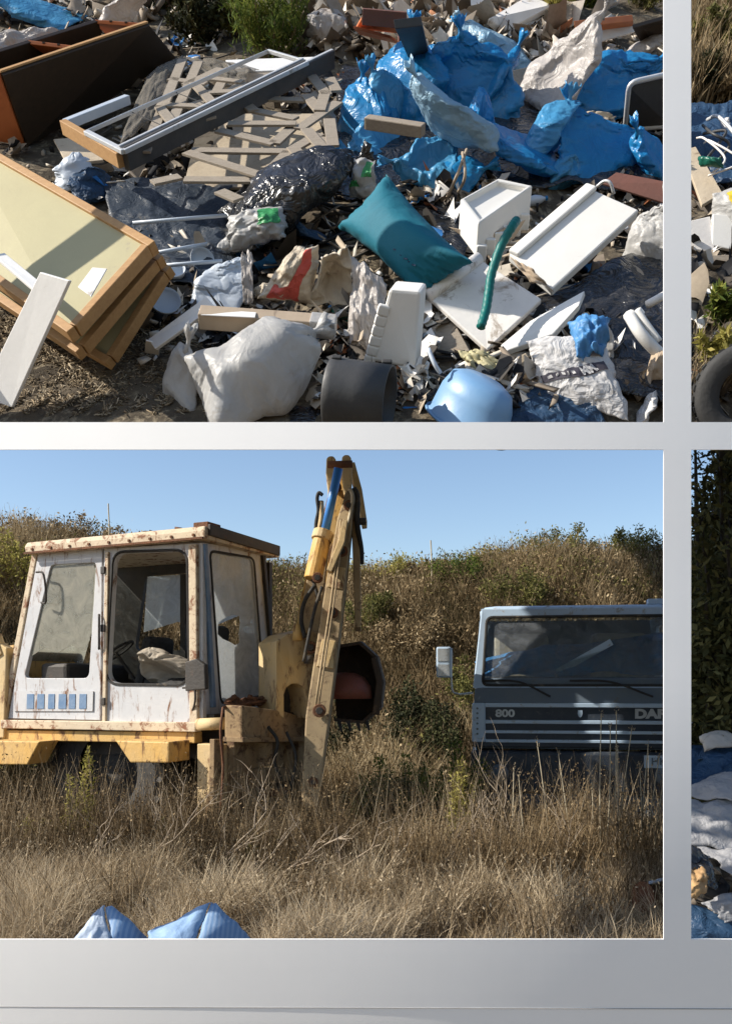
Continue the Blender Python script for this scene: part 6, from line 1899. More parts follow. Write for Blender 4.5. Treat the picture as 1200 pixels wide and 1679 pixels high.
# polystyrene tray with a toothed edge
t = thing('polystyrene_tray', 'white polystyrene tray with a toothed lower edge beside the blue bags', 'tray', P(810, 360, .1))
q = [P(754, 327, .50), P(817, 292, .52), P(873, 304, .50), P(784, 366, .46)]
ctr = sum(q, Vector()) / 4
inn = [p + (ctr - p) * .16 for p in q]
down = Vector((0.0, -.05, -.17))
nq = 4
vv = q + inn + [p + down for p in q] + [p + Vector((0, 0, -.03)) for p in inn]
ff = []
for k in range(4):
    j = (k + 1) % 4
    ff += [(k, j, 4 + j, 4 + k), (k, 8 + k, 8 + j, j), (4 + k, 4 + j, 12 + j, 12 + k)]
ff += [(12, 13, 14, 15), (11, 10, 9, 8)]
MB().raw(vv, ff).build('body', M_EPS, t, bevel=.012)
e0, e1 = q[3] + down, q[2] + down
for k in range(6):
    p = e0.lerp(e1, .08 + .16 * k)
    MB().beam(p + Vector((0, 0, .06)) + Vector((0, -.012, 0)), p + Vector((0, -.02, -.03)), .06, .035, (0, 1, 0)).build('tooth', M_EPS, t, bevel=.008)
# big polystyrene panel with a raised rim
t = thing('polystyrene_board', 'large white polystyrene panel with a raised rim, lower end broken and dirty', 'panel', P(940, 390, .1))
q = [P(962, 306, .54), P(1047, 344, .50), P(905, 474, .29), P(834, 416, .35)]
MB().slab(q, .055).build('slab', M_EPS, t, bevel=.01)
off = (q[1] - q[0]).normalized() * .05
MB().beam(q[0] + off * .6 + Vector((0, 0, .012)), q[3] + off * .6 + Vector((0, 0, .012)), .075, .03).build('rim', M_EPS, t, bevel=.01)
sheet('grime', [(838, 424, .39), (872, 440, .37), (905, 476, .32), (868, 462, .32)], M_CARD, None, None, .02, 83, .0, 4, .1, 16, parent=t)
# second panel with rounded edge, third splinter
t = thing('polystyrene_board', 'off-white board under the teal hose with a rounded edge', 'panel', P(795, 500, .05))
q = [P(785, 424, .36), P(888, 490, .30), P(798, 574, .14), P(702, 486, .26)]
MB().slab(q, .035).build('slab', M_EPSDIRTY, t, bevel=.008)
MB().tube([q[0].lerp(q[3], 0), q[0].lerp(q[3], .5), q[3]], .038, 12).build('rolled_edge', M_EPSDIRTY, t, smooth=True)
MB().slab([P(*p) for p in ((958, 476, .34), (948, 500, .33), (906, 548, .24), (832, 574, .17), (820, 566, .17), (868, 526, .24))], .035).build('polystyrene_splinter', M_EPS, label='pointed white polystyrene splinter below the big panel', cat='splinter', bevel=.006)
# teal hose
hp = smooth_path([P(846, 362, .60), P(838, 374, .60), P(822, 402, .54), P(806, 448, .44), P(801, 480, .38), P(796, 510, .33), P(788, 536, .29)], 60)
MB().tube(hp, [.024 + .0016 * math.sin(k * 1.9) for k in range(len(hp))], 10).build('hose', M_HOSE, label='teal green hose lying over the off-white board', cat='hose', smooth=True)
# upright polystyrene block with serrated edge
t = thing('polystyrene_block', 'white polystyrene block standing on end with a serrated edge', 'block', P(645, 600, .05))
q = [P(638, 474, .52), P(690, 478, .52), P(680, 606, .14), P(606, 592, .14)]
MB().slab(q, .14).build('body', M_EPS, t, bevel=.016)
for k in range(6):
    p = q[0].lerp(q[3], .2 + .14 * k)
    d = (q[3] - q[0]).normalized()
    MB().beam(p - d * .028 + Vector((-.008, 0, -.03)), p + d * .028 + Vector((-.008, 0, -.03)), .03, .06).build('tooth', M_EPS, t, bevel=.010)
# fabric sacks
t = thing('sack', 'torn cream sack with a red stripe in front of the black bag', 'sack', P(470, 480, .05))
o_, s_ = sheet('cloth', [(480, 406, .46), (522, 404, .48), (512, 498, .20), (424, 490, .20)], M_CREAMSACK, None, None, .06, 86, .10, 4, .05, parent=t)
uv = np.stack(np.meshgrid(np.linspace(.62, .84, 12), np.linspace(.02, .98, 26)), -1).reshape(-1, 2)
pp = s_.point(uv[:, 0] + .06 * np.sin(uv[:, 1] * 6), uv[:, 1]) + s_.n * .007
ii = np.arange(12 * 26).reshape(26, 12)
put('red_stripe', pp, np.stack([ii[:-1, :-1].ravel(), ii[:-1, 1:].ravel(), ii[1:, 1:].ravel(), ii[1:, :-1].ravel()], 1), M_REDSACK, t, smooth=True)
uv = np.stack(np.meshgrid(np.linspace(.2, .62, 14), np.linspace(.72, .98, 10)), -1).reshape(-1, 2)
pp = s_.point(uv[:, 0], uv[:, 1]) + s_.n * .007
ii = np.arange(140).reshape(10, 14)
put('red_patch', pp, np.stack([ii[:-1, :-1].ravel(), ii[:-1, 1:].ravel(), ii[1:, 1:].ravel(), ii[1:, :-1].ravel()], 1), M_REDSACK, t, smooth=True)
sheet('sack', [(530, 422, .46), (572, 410, .48), (580, 498, .22), (505, 506, .18)], M_CREAMSACK, 'cream sack standing next to the red-striped one', 'sack', .06, 87, .10, 4, .05)
sheet('plastic_sheet', [(578, 420, .44), (634, 466, .36), (622, 560, .14), (574, 572, .10)], M_CLEARBAG, 'dusty clear film hanging between the cream sack and polystyrene block', 'sheet', .04, 88, .04, 3, .05)
tbag(440, 480, 40, 34, M_CREAMSACK, 34, 'small crumpled cream rag beside the red-striped sack', [], 0, 'rag', 'rag', lift=.04, sub=4, crease=.2)
# long cardboard tube with label
t = thing('cardboard_box', 'long flat cardboard box with a white label end above the big white sack', 'box', P(440, 540, .1))
MB().beam(P(328, 520, .34), P(549, 536, .30), .10, .085).build('carton', M_CARD, t, bevel=.006)
MB().beam(P(509, 532, .312), P(551, 536.3, .304), .104, .089).build('label', M_WHITEBAG, t, bevel=.006)
MB().slab([P(326, 506, .37), P(420, 512, .37), P(418, 520, .38), P(330, 516, .38)], .004).build('flap', M_WHITEWOOD, t)
# white plastic things at the side
t = thing('plastic_trim', 'long white angled plastic trim pointing down to the bare ground', 'trim', P(290, 540, .05))
MB().slab([P(243, 556, .16), P(254, 572, .16), P(352, 502, .36), P(338, 486, .38)], .02).build('flange', M_WHITEWOOD, t, bevel=.004)
MB().slab([P(240, 556, .18), P(238, 576, .06), P(262, 580, .06), P(262, 562, .16)], .01).build('end', M_WHITEWOOD, t, bevel=.003)
tbag(362, 478, 96, 64, M_PALEPLASTIC, 35, 'bluish white sheet bundle beside the plastic trim', [((.5, .3, .7), .3)], .3, 'plastic_bundle', 'bundle', lift=.05, lump=.2, crease=.16)
for k, (px, py, w, lab) in enumerate(((290, 452, 34, 'small bluish round plate near the panel frames'), (272, 500, 50, 'larger bluish dish near the panel frames'), (330, 430, 40, 'bluish oval lid beside the thin poles'))):
    c_ = Q(px, py, .10)
    r_ = w / 2 / pxm(c_)
    mw = Matrix.Translation(c_) @ Matrix.Rotation(.25 + .2 * k, 4, 'X') @ Matrix.Rotation(.2 * k, 4, 'Y')
    MB().lathe([(0.001, .0), (r_ * .7, .0), (r_ * .95, .025), (r_, .04), (r_ * .98, .045), (r_ * .9, .03), (r_ * .66, .008), (.001, .008)], mw, 28).build('dish', M_PALEPLASTIC, label=lab, cat='dish', smooth=True)
for k, (x0, y0, x1, y1, h_, lab) in enumerate(((218, 366, 372, 353, .30, 'thin white pole in the dark hollow beside the black bag'), (262, 436, 365, 428, .24, 'second thin pale pole lower in the hollow'), (255, 415, 340, 400, .22, 'short grey pole between the two pale ones'))):
    MB().tube([P(x0, y0, h_), P(x1, y1, h_)], .012, 8).build('pole', M_PALEPLASTIC, label=lab, cat='pole', smooth=True)
sheet('plastic_strip', [(396, 414, .36), (414, 414, .36), (416, 492, .16), (398, 496, .14)], M_CLEARBAG, 'narrow strip of clear film hanging below the white bag', 'strip', .03, 89, 0, 4, .1, 20)
# sacks at the lower edge
tbag(418, 616, 204, 128, M_WHITEBAG, 36, 'big white woven sack at the lower edge, tied end pointing at the black drum', [((1, .25, .25), .38), ((-.6, -.6, -.8), .2)], .15, 'sack', 'sack', lift=.02, lump=.22, crease=.035, dep=170, k=0, roll=.15)
tbag(292, 622, 66, 92, M_WHITEBAG, 37, 'small white sack leaning against the big one on the bare ground', [((.3, .3, 1), .2)], 0, 'sack', 'sack', lump=.3, crease=.10, sub=4)
# black drum lying on its side
c_ = P(590, 652, .20)
t = thing('plastic_drum', 'cut black plastic drum lying on its side at the lower edge', 'drum', Vector((c_.x, c_.y, 0)))
mw = Matrix.Translation(c_) @ Matrix.Rotation(math.radians(-14), 4, 'Z') @ Matrix.Rotation(math.radians(88), 4, 'Y')
MB().lathe([(.170, -.15), (.18, -.14), (.175, -.11), (.17, .0), (.165, .15), (.155, .15), (.16, 0), (.16, -.15), (.17, -.15)], mw, 40).build('shell', M_POTBLACK, t, smooth=True)
MB().lathe([(0.001, -.13), (.16, -.13)], mw, 40).build('base', M_POTBLACK, t)
for a_, z_ in ((2.2, -.11), (2.9, -.12), (2.4, .11)):
    MB().box(mw @ Vector((.173 * math.cos(a_), .173 * math.sin(a_), z_)), (.05, .03, .03)).build('clip', M_TYRE, t, bevel=.006)
# pale blue tub seen from below
c_ = P(778, 662, .16)
t = thing('plastic_tub', 'pale blue plastic tub lying upside down at the lower edge', 'tub', Vector((c_.x, c_.y, 0)))
mw = Matrix.Translation(c_) @ Matrix.Rotation(math.radians(-52), 4, 'Z') @ Matrix.Rotation(math.radians(-22), 4, 'X') @ Matrix.Diagonal((1.35, .85, 1, 1))
MB().lathe([(.001, .13), (.09, .125), (.135, .10), (.16, .03), (.175, -.10), (.19, -.11), (.185, -.12), (.165, -.10), (.15, .02), (.001, .10)], mw, 40).build('shell', M_TUB, t, smooth=True)
MB().tube([mw @ Vector((.19 * math.cos(a_), .19 * math.sin(a_), -.112)) for a_ in np.linspace(0, 2 * math.pi, 40)], .008, 6, cap=False).build('rolled_rim', M_TUB, t, smooth=True)
MB().tube(smooth_path([P(722, 612, .28), P(712, 596, .32), P(702, 572, .36)], 8), .012, 6).build('handle', M_PALEPLASTIC, t, smooth=True)
# navy tarpaulin and cement sack
sheet('tarpaulin', [(830, 632, .12), (960, 632, .14), (1000, 720, .03), (820, 720, .03)], M_NAVYTARP, 'dark blue tarpaulin at the lower edge under the printed paper sack', 'tarpaulin', .04, 90, .04, 3)
t = thing('paper_sack', 'grey printed paper sack with a dark lettered band near the page border', 'sack', P(950, 640, .05))
o_, s_ = sheet('paper', [(862, 560, .30), (990, 545, .34), (1030, 690, .10), (890, 650, .12)], M_CEMENT, None, None, .018, 91, .05, 3.2, .04, parent=t, n=60)
def on_sheet(pts2, u0, v0, du, dv, rot, lift):
    c_, sn_ = math.cos(rot), math.sin(rot)
    q = np.asarray(pts2, float)
    u = u0 + (q[:, 0] * c_ - q[:, 1] * sn_) * du
    v = v0 - (q[:, 0] * sn_ + q[:, 1] * c_) * dv
    return s_.point(u, v) + s_.n * lift
gx_, gy_ = np.meshgrid(np.linspace(-1, 1, 40), np.linspace(-.13, .13, 6))
ii = np.arange(240).reshape(6, 40)
gq_ = np.stack([ii[:-1, :-1].ravel(), ii[:-1, 1:].ravel(), ii[1:, 1:].ravel(), ii[1:, :-1].ravel()], 1)
put('dark_band', on_sheet(np.stack([gx_.ravel(), gy_.ravel()], 1), .47, .55, .44, .44, .30, .006), gq_, M_PRINT, t, smooth=True)
v_, f_ = text_verts('MM.', .30, .012)
put('lettering', on_sheet(v_[:, :2] + np.array([.42, -.01]), .47, .55, .44, .44, .30, .010), f_, M_CEMENT, t)
for k in range(5):
    bx_ = np.array([(-.85 + k * .19, -.05), (-.75 + k * .19, -.05), (-.75 + k * .19, .05), (-.85 + k * .19, .05)])
    put('worn_mark', on_sheet(bx_, .47, .55, .44, .44, .30, .010), [(0, 1, 2, 3)], M_CEMENT, t)
sheet('plastic_sheet', [(930, 530, .34), (1000, 530, .36), (990, 580, .30), (945, 590, .28)], M_BLUETARP, 'crumpled blue and white film behind the printed paper sack', 'sheet', .06, 92, .08, 4, .06, 30)
tbag(985, 560, 40, 52, M_WHITEBAG, 38, 'small white crumpled bag behind the printed paper sack', [((0, .2, 1), .4)], 0, sub=4, lift=.08)
# right-hand edge of the tip
tbag(1066, 402, 66, 96, M_WHITEBAG, 39, 'white bag at the page border below the big polystyrene panel', [((.2, .3, 1), .3)], 0, lift=.03)
c_ = Q(1018, 468, .10)
MB().lathe([(.001, .03), (.10, .03), (.13, .02), (.14, .0), (.13, -.04), (.001, -.04)], Matrix.Translation(c_) @ Matrix.Rotation(.5, 4, 'X') @ Matrix.Rotation(-.3, 4, 'Y'), 30).build('tin_lid', M_CARD, label='dull round brown tin lid below the white bag at the border', cat='lid', smooth=True)
t = thing('chair_part', 'broken white plastic chair arm sticking out by the page border', 'chair part', P(1060, 560, .05))
MB().tube(smooth_path([P(1030, 515, .36), P(1048, 545, .32), P(1072, 572, .26), P(1096, 592, .2)], 16), [.03] * 17, 8).build('arm', M_EPS, t, smooth=True)
MB().tube(smooth_path([P(1044, 508, .38), P(1058, 530, .34), P(1080, 560, .28)], 12), .018, 8).build('brace', M_EPS, t, smooth=True)
MB().slab([P(1026, 520, .36), P(1050, 502, .38), P(1058, 512, .36), P(1036, 532, .34)], .02).build('plate', M_EPS, t, bevel=.005)
MB().tube(smooth_path([P(1060, 500, .30), P(1078, 490, .32), P(1100, 478, .32)], 8), .022, 8).build('pipe', M_EPSDIRTY, label='short white pipe above the broken chair arm', cat='pipe', smooth=True)
board('board', [(735, 372, .36), (800, 385, .36), (862, 360, .40), (842, 392, .32), (790, 410, .28)], .012, M_CARD, 'brown cardboard flap under the polystyrene tray', 'cardboard')
board('board', [(700, 540, .14), (740, 520, .18), (770, 575, .12), (720, 585, .08)], .02, M_GREYWOOD, 'dark board below the off-white board', 'board')
sheet('foam_scrap', [(752, 576, .16), (800, 582, .16), (846, 628, .08), (790, 622, .10)], M_WOODPALE, 'crumbly yellow foam scrap above the pale blue tub', 'foam', .03, 93, .02, 6, .12, 26, solid=.02)
board('polystyrene_scrap', [(848, 585, .20), (862, 578, .22), (874, 600, .18), (856, 606, .17)], .03, M_BEIGE, 'small beige foam cube beside the printed sack', 'scrap')
for k, (px, py, w, h_, m_, lab) in enumerate(((1075, 610, 40, 60, M_CARD, 'brown crumpled paper by the page border near the lower edge'), (1060, 670, 46, 40, M_CEMENT, 'grey crumpled film at the lower corner by the page border'), (120, 290, 70, 46, M_PALEPLASTIC, 'crumpled bluish film between the panel frames and window frame'),
        (150, 310, 90, 40, M_NAVYTARP, 'dark crumpled film behind the panel frames'), (545, 205, 26, 50, M_WHITEBAG, 'slim white bottle-shaped bag between trellis and blue bags'), (560, 430, 30, 30, M_BLACKBAG, 'small black film knot above the cream sack'))):
    tbag(px, py, w, h_, m_, 50 + k, lab, [((.3, .2, .9), .3)], .4 * k, 'crumpled_film', 'film', sub=4, crease=.18, lift=.02)
# bottles and cans that can be made out
def bottle(px, py, L_, r, m, label, yaw, cat='bottle', name='plastic_bottle'):
    c_ = Q(px, py, r * .8)
    mw = Matrix.Translation(c_) @ Matrix.Rotation(yaw, 4, 'Z') @ Matrix.Rotation(math.radians(84), 4, 'Y')
    t = thing(name, label, cat, c_)
    if cat == 'bottle':
        MB().lathe([(.001, -L_ / 2), (r * .8, -L_ / 2), (r, -L_ * .45), (r * .93, -L_ * .2), (r, -L_ * .1), (r * .93, 0), (r, L_ * .15), (r * .7, L_ * .33), (r * .36, L_ * .42), (r * .34, L_ * .48), (.001, L_ * .48)], mw, 18).build('body', m, t, smooth=True)
        MB().lathe([(.001, L_ * .53), (r * .42, L_ * .53), (r * .44, L_ * .46), (r * .40, L_ * .45)], mw, 14).build('cap', M_BLUEBAG, t, smooth=True)
    else:
        MB().lathe([(.001, -L_ / 2), (r * .85, -L_ / 2), (r, -L_ * .44), (r * .9, -.1 * L_), (r, L_ * .3), (r * .85, L_ / 2), (.001, L_ * .46)], mw, 18).build('body', m, t, smooth=True)
M_PET = glass_mat('clear_bottle', (.55, .60, .62), .25, .55, 8)
bottle(690, 560, .24, .035, M_PET, 'clear plastic bottle beside the polystyrene block', .6)
bottle(560, 520, .22, .032, M_GREENPLASTIC, 'dark green bottle between the cream sack and the cardboard box end', 2.2)
bottle(880, 620, .22, .034, M_PET, 'clear bottle beside the printed paper sack', -.5)
bottle(350, 400, .24, .036, M_PALEPLASTIC, 'milky bottle in the dark hollow near the poles', .3)
bottle(960, 470, .20, .032, M_PET, 'clear bottle next to the round tin lid', 1.2)
bottle(870, 330, .22, .034, M_PALEPLASTIC, 'milky bottle above the big polystyrene panel', .2)
bottle(715, 370, .12, .033, M_ALU, 'small dented can between cushion and tray', .9, 'can', 'drink_can')
bottle(640, 640, .12, .033, M_ORANGEWOOD, 'small orange-red can at the lower edge near the drum', .4, 'can', 'drink_can')
bottle(1012, 440, .12, .033, M_ALU, 'small dented can beside the big polystyrene panel', 2.0, 'can', 'drink_can')
# white plaster slabs at the back
for k, (q, lab) in enumerate((([(800, 30, .55), (870, -10, .62), (905, 8, .58), (830, 50, .46)], 'big white plaster slab at the back of the tip'), ([(830, 52, .46), (880, 26, .50), (908, 34, .46), (860, 60, .40)], 'white plaster slab in front of the grass clump'), ([(740, 5, .6), (800, -10, .62), (800, 12, .55), (752, 22, .52)], 'pale slab on top of the rubble heap'))):
    board('plaster_slab', q, .06, M_EPSDIRTY, lab, 'slab', .012)
rr_ = random.Random(3)
for k, (px, py, w, lab) in enumerate(((500, 12, 34, 'pale masonry lump next to the green shrub'), (520, 40, 26, 'small masonry lump beside the grey film bundle'), (560, 15, 30, 'masonry lump above the grey film bundle'), (700, 18, 40, 'largest masonry lump, beyond the black board'), (735, 40, 34, 'masonry lump between black board and pale blue bag'), (860, 66, 28, 'masonry lump in front of the plaster slabs'), (690, 55, 24, 'smallest masonry lump at the black board'), (615, 12, 36, 'masonry lump behind the orange drawer'))):
    c_ = Q(px, py, .06); r_ = w / 2 / pxm(c_)
    v_, f_ = bag_verts((r_, r_ * .8, r_ * .7), 400 + k, (), .5, .1, 3)
    put('rubble_stone', v_ + np.array(c_), f_, M_STONE, label=lab, cat='stone', group='masonry lumps on the rubble heap', smooth=False)
# plants of the tip
def tweed(px, py, hpx, wpx, m, seed, label, n=1400, leaf=.05, stems=12, asp=.2, up=1.2):
    b_ = Q(px, py, -.02)
    s_ = pxm(b_)
    return bush('shrub', label, b_, hpx / s_ * 1.15, wpx / 2 / s_, m, M_STEM, seed, n, leaf, 'plants among the rubbish', stems, asp, up)
tweed(448, 104, 118, 135, L_GREEN, 301, 'green feathery shrub behind the trellis', 4200, .075, 22, .16, 1.4)
tweed(330, 70, 80, 110, L_DARK, 302, 'dark scrub behind the end of the brown cabinet', 3200, .06, 16, .4, .4)
tweed(385, 60, 60, 70, L_OLIVE, 303, 'olive dry scrub beside the green shrub', 1800, .06, 12, .3, .6)
tweed(905, 52, 60, 70, L_YELLOWGREEN, 304, 'yellow-green grass clump before the plaster slabs', 1800, .09, 16, .10, 1.6)
tweed(965, 22, 50, 90, L_GREEN, 305, 'green grass clump behind the orange plank', 2000, .08, 16, .12, 1.5)
tweed(1050, 18, 40, 60, L_OLIVE, 306, 'olive tuft behind the dark board by the border', 1200, .07, 12, .15, 1.4)
tweed(275, 22, 50, 70, L_DARK, 307, 'dark bush at the back behind the grey bag', 2000, .06, 12, .4, .4)
for k, (x0, y0, x1, y1, x2, y2, lab) in enumerate(((730, 330, 750, 285, 765, 245, 'dry root sticking up before the blue bags'), (748, 320, 762, 290, 758, 250, 'second dry root beside the first'))):
    MB().tube(smooth_path([P(x0, y0, .20), P(x1, y1, .40), P(x2, y2, .48)], 12), .010, 6).build('dead_root', M_TWIG, label=lab, cat='root', smooth=True)

# ================================================================== upper picture beyond the border: more of the slope
c = tip_px(500, 1120, 1350, 200, 720)
n = len(c)
c[:, 2] += rng.uniform(0, .05, n)
V, Fc, idv = scraps(c, rng.uniform(.04, .16, n), rng)
put('rubbish_fragments', V, Fc, M_REDMIX, label='small broken bits of rubbish beyond the upright page border', rnd=rng.uniform(0, 1, n)[idv], kind='stuff')
b = tip_px(5000, 1118, 1345, -110, 175)
V, Fc, idv = blades(b, rng.uniform(.1, .4, len(b)), rng.uniform(.006, .012, len(b)), .6, rng, 2)
put('slope_grass', V, Fc, L_SCRUB, label='dry grass at the top of the slope beyond the page border', rnd=np.clip(rng.normal(.5, .25, len(b)), 0, 1)[idv], kind='stuff')
for k, (px, py, hp_, wp_, m_, lab) in enumerate(((1165, 96, 70, 90, L_OLIVE, 'olive yellow bush high on the slope past the page border'), (1195, 40, 60, 90, L_SCRUB, 'brown bush above the olive one past the page border'), (1240, 110, 90, 110, L_OLIVE, 'olive bush beyond the picture edge on the slope'), (1150, 150, 50, 60, L_DARK, 'dark scrub just above the rubbish past the page border'), (1185, 165, 50, 70, L_SCRUB, 'straw tuft at the rubbish edge past the page border'))):
    tweed(px, py, hp_, wp_, m_, 320 + k, lab, 2200, .06, 12, .4, .5)
sheet('plastic_sheet', [(1118, 180, .24), (1230, 178, .26), (1240, 300, .18), (1118, 290, .16)], M_NAVYTARP, 'dark blue-grey sheeting under the wire bundle past the border', 'sheet', .06, 161, .04, 4)
t = thing('wire_bundle', 'tangle of pale wire and cable past the page border', 'cable', P(1175, 240, .2))
for k in range(5):
    r_ = random.Random(40 + k)
    x0, y0 = r_.uniform(1140, 1170), r_.uniform(195, 240)
    MB().tube(smooth_path([P(x0, y0, .34), P(x0 + r_.uniform(10, 40), y0 + r_.uniform(-10, 15), .42), P(x0 + r_.uniform(20, 60), y0 + r_.uniform(10, 40), .38), P(x0 + r_.uniform(0, 50), y0 + r_.uniform(40, 80), .30)], 20), .007 + .003 * (k % 3), 6).build('strand', (M_EPSDIRTY, M_POTBLACK, M_ALU)[k % 3], t, smooth=True)
tbag(1166, 216, 44, 36, M_CEMENT, 171, 'crumpled pale grey film under the wire tangle', [((.5, 0, .8), .4)], 0, 'crumpled_film', 'film', sub=4, crease=.2, lift=.06)
board('board', [(1118, 246, .32), (1140, 240, .34), (1184, 316, .24), (1150, 336, .20)], .025, M_BEIGE, 'beige board lying diagonally past the page border', 'board')
sheet('plastic_bottle', [(1144, 256, .38), (1182, 262, .40), (1184, 276, .36), (1148, 274, .34)], M_GREENPLASTIC, 'flattened dark green plastic bottle on the beige board', 'bottle', .03, 162, .05, 3, .03, 22)
t = thing('plastic_bag', 'white bag with a yellow print past the page border', 'bag', P(1190, 350, .1))
o_, s_ = sheet('film', [(1172, 318, .38), (1240, 296, .42), (1240, 376, .26), (1164, 370, .22)], M_WHITEBAG, None, None, .04, 163, .12, 3, .04, parent=t)
uv = np.stack(np.meshgrid(np.linspace(.2, .6, 10), np.linspace(.05, .4, 10)), -1).reshape(-1, 2)
pp = s_.point(uv[:, 0], uv[:, 1]) + s_.n * .01
ii = np.arange(100).reshape(10, 10)
put('yellow_patch', pp, np.stack([ii[:-1, :-1].ravel(), ii[:-1, 1:].ravel(), ii[1:, 1:].ravel(), ii[1:, :-1].ravel()], 1), M_YPRINT, t, smooth=True)
for k, (q, lab, m_) in enumerate((([(1120, 364, .26), (1164, 354, .28), (1172, 412, .16), (1122, 408, .16)], 'pinkish white slab below the beige board', M_EPSDIRTY), ([(1168, 350, .30), (1240, 356, .30), (1230, 416, .16), (1166, 402, .18)], 'white slab under the yellow-printed bag', M_EPS),
        ([(1118, 420, .20), (1230, 416, .22), (1230, 436, .18), (1118, 436, .16)], 'grey splintered plank above the torn cardboard', M_GREYWOOD), ([(1118, 436, .16), (1230, 432, .18), (1226, 470, .10), (1140, 462, .10)], 'torn orange-brown cardboard over the dark hollow', M_CARD))):
    board('slab' if 'slab' in lab else 'board', q, .03, m_, lab, 'slab' if 'slab' in lab else 'board', .006)
sheet('plastic_sheet', [(1118, 460, .08), (1240, 460, .08), (1240, 560, .05), (1118, 540, .05)], M_BLACKBAG, 'black layer darkening the hollow under the torn cardboard', 'sheet', .04, 164, 0, 4)  # black layer that darkens the hollow
tweed(1176, 545, 80, 56, L_GREEN, 331, 'leafy green plant growing in front of the dark hollow', 900, .06, 9, .35, .6)
tweed(1160, 620, 90, 66, L_YELLOWGREEN, 332, 'yellow-green plant beside the tyre', 1200, .05, 10, .35, .6)
tweed(1205, 600, 60, 60, L_OLIVE, 333, 'olive plant behind the tyre', 900, .05, 10, .35, .6)
c_ = P(1222, 648, .16)
t = thing('tyre', 'worn black tyre lying at the lower edge past the page border', 'tyre', Vector((c_.x, c_.y, 0)))
mw = Matrix.Translation(c_) @ Matrix.Rotation(math.radians(55), 4, 'X') @ Matrix.Rotation(math.radians(-15), 4, 'Y')
MB().lathe([(.13, -.06), (.15, -.08), (.22, -.09), (.245, -.07), (.25, 0), (.245, .07), (.22, .09), (.15, .08), (.13, .06)], mw, 44).build('carcass', M_TYRE, t, smooth=True)
for k in range(30):
    a_ = 2 * math.pi * k / 30
    MB().beam(mw @ Vector((.249 * math.cos(a_), .249 * math.sin(a_), -.06)), mw @ Vector((.249 * math.cos(a_ + .08), .249 * math.sin(a_ + .08), .06)), .028, .012, mw.to_3x3() @ Vector((math.cos(a_), math.sin(a_), 0))).build('tread_block', M_TYRE, t)
b = tip_px(1400, 1118, 1345, 560, 720)
V, Fc, idv = blades(b, rng.uniform(.05, .18, len(b)), rng.uniform(.003, .006, len(b)), .8, rng, 2)
put('slope_straw', V, Fc, L_STRAW, label='straw at the lower edge of the slope past the page border', rnd=np.clip(rng.normal(.5, .25, len(b)), 0, 1)[idv], kind='stuff')

for o in [o for o in COL.objects if o.name not in _before and o.parent is None]:
    TIP.append(o)

# ================================================================== lower picture beyond the border: dark thicket over a spill of rubbish
L_DIM = rnd_mat('dim_olive_leaves', [(0.0, (0.022, 0.024, 0.010)), (0.5, (0.07, 0.072, 0.026)), (1.0, (0.17, 0.155, 0.06))], transl=0.2)
thick = [(1215, 5.6, 3.6, .34, L_DIM, 'dim olive thicket of leaves rising past the page border beside the truck', 9000), (1290, 5.8, 3.6, .5, L_DIM, 'dim olive thicket beyond the picture edge behind the spilled rubbish', 6000), (1225, 6.6, 5.0, .45, L_DIM, 'tall olive shrub behind the thicket past the page border', 9000), (1245, 7.6, 5.6, .40, L_OLIVE, 'olive shrub glimpsed deep inside the thicket', 5000)]
M_DARKSTEM = mat('dark_stem', (.035, .028, .02), None, 12, rough=.9)
thick += [(1200, 11.4, 6.6, .6, L_DARK, 'tall dark tree-like shrub far behind the thicket past the border', 8000), (1290, 11.5, 6.0, .8, L_DARK, 'dark growth beyond the picture edge behind the thicket', 6000)]
for k, (px, Y, hg, rd, m_, lab, n_) in enumerate(thick):
    bush('thicket', lab, g(px, None, Y), hg, rd, m_, M_DARKSTEM, 500 + k, int(n_ * 1.4), .075, 'thicket past the border', 26, .45, .4, ry=.35, fluff=.40, wall=.374)
mx = g(1245, None, 4.9)
X, Y = np.meshgrid(np.linspace(-.36, .75, 30), np.linspace(-.55, .7, 30))
Zm = .55 * sstep(-.5, .4, Y) * (1 - sstep(.55, .75, X)) * (1 - .6 * (1 - sstep(-.42, -.30, X)))
n_ = fbm(np.stack([X.ravel() * 3, Y.ravel() * 3, 0 * X.ravel()], 1), 41, 3).reshape(X.shape)
Zm = Zm + .08 * n_ - .06
i = np.arange(900).reshape(30, 30)
put('rubbish_mound', np.stack([X.ravel() + mx.x + .42 * Y.ravel(), Y.ravel() + mx.y, Zm.ravel() + mx.z], 1), np.stack([i[:-1, :-1].ravel(), i[:-1, 1:].ravel(), i[1:, 1:].ravel(), i[1:, :-1].ravel()], 1), M_TIPSOIL, kind='structure', smooth=True, origin=mx)
M_DIM = mat('dim_grey_film', (.24, .24, .25), (.32, .32, .33), 4, rough=.6, crease=.3, dirt=(.12, .11, .10), dirt_amt=.3)  # sheets greyed, dimness of this corner put into their colour
def wboard(name, q, t_, m, label, cat, bevel=.005):
    return MB().slab([at(*p) for p in q], t_).build(name, m, label=label, cat=cat, bevel=bevel)
def wsheet(name, q, m, label, cat, amp, seed, bulge=0., freq=3., jag=.04, n=34, solid=.004):
    s = Sheet([at(*p) for p in q], amp, seed, bulge, freq, jag)
    v, f = s.grid(n, n)
    return put(name, v, f, m, label=label, cat=cat, smooth=True, solid=solid)
wsheet('stone_slab', [(1148, 1212, 5.25), (1190, 1202, 5.3), (1215, 1222, 5.2), (1155, 1230, 5.15)], M_STONE, 'flat grey stone slab under the thicket', 'slab', .02, 181, .03, 3, .05, 16, .04)
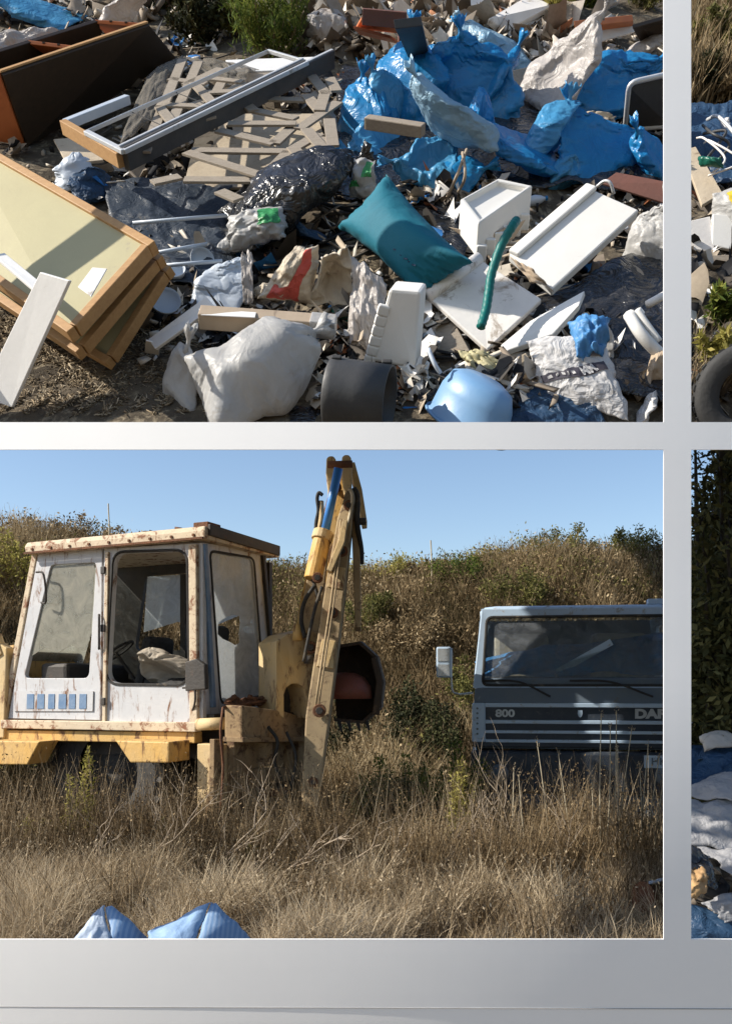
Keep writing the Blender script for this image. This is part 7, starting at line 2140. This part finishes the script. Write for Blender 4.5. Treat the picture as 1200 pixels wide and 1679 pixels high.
wsheet('tarpaulin', [(1105, 1228, 5.35), (1300, 1225, 5.35), (1300, 1300, 4.95), (1105, 1296, 4.95)], M_NAVYTARP, 'dark blue tarpaulin above the grey crumpled sheets', 'tarpaulin', .05, 182, .04, 3)
wsheet('plastic_sheet', [(1105, 1300, 4.95), (1180, 1268, 5.05), (1300, 1262, 5.0), (1200, 1318, 4.75)], M_DIM, 'pale folded sheet draped over the blue tarpaulin', 'sheet', .03, 183, .04, 2.5, .03)
wsheet('plastic_sheet', [(1105, 1316, 4.9), (1300, 1300, 4.85), (1300, 1420, 4.55), (1105, 1380, 4.6)], M_DIM, 'large grey crumpled sheet in the middle of the spill', 'sheet', .05, 184, .06, 3)
wsheet('plastic_sheet', [(1135, 1385, 4.60), (1290, 1400, 4.55), (1280, 1450, 4.45), (1200, 1440, 4.42)], M_DIM, 'white torn sheet below the large grey one', 'sheet', .035, 185, .04, 3)
wsheet('plastic_sheet', [(1105, 1380, 4.55), (1160, 1400, 4.5), (1175, 1460, 4.35), (1105, 1440, 4.35)], M_BLACKBAG, 'black film between the torn sheets', 'sheet', .04, 186, .03, 3)
wsheet('paper_scrap', [(1120, 1418, 4.38), (1156, 1424, 4.38), (1160, 1462, 4.3), (1122, 1482, 4.28)], mat('orange_paper', (.45, .28, .12), (.3, .18, .09), 6), 'orange-brown paper scrap at the edge of the spill', 'paper', .03, 187, .02, 4, .1, 18)
wsheet('plastic_sheet', [(1150, 1480, 4.44), (1200, 1462, 4.48), (1280, 1490, 4.42), (1190, 1512, 4.38)], M_DIM, 'pale sheet near the bottom of the spill', 'sheet', .03, 188, .05, 3)
wsheet('tarpaulin', [(1105, 1480, 4.55), (1200, 1500, 4.5), (1300, 1580, 4.4), (1105, 1600, 4.4)], M_NAVYTARP, 'dark blue tarpaulin at the bottom of the spill', 'tarpaulin', .03, 189, .04, 2.5)
n = 260
yy = rng.uniform(4.45, 5.6, n)
xx = rng.uniform(.372, .52, n) * yy
c = np.stack([xx, yy, np.maximum(0, .55 * sstep(4.4, 5.3, yy)) + .04], 1)
V, Fc, idv = shards(c, rng.uniform(.03, .12, n), rng.uniform(.02, .07, n), rng.uniform(.004, .03, n), rng, .6)
put('rubbish_fragments', V, Fc, M_REDMIX, label='broken bits of rubbish in the spill under the thicket', rnd=rng.uniform(0, 1, n)[idv], kind='stuff')

# ------------------------------------------------------------------ tilt the tip into place
bpy.context.view_layer.update()
for o in TIP:
    o.matrix_world = M1 @ o.matrix_world
bpy.context.view_layer.update()
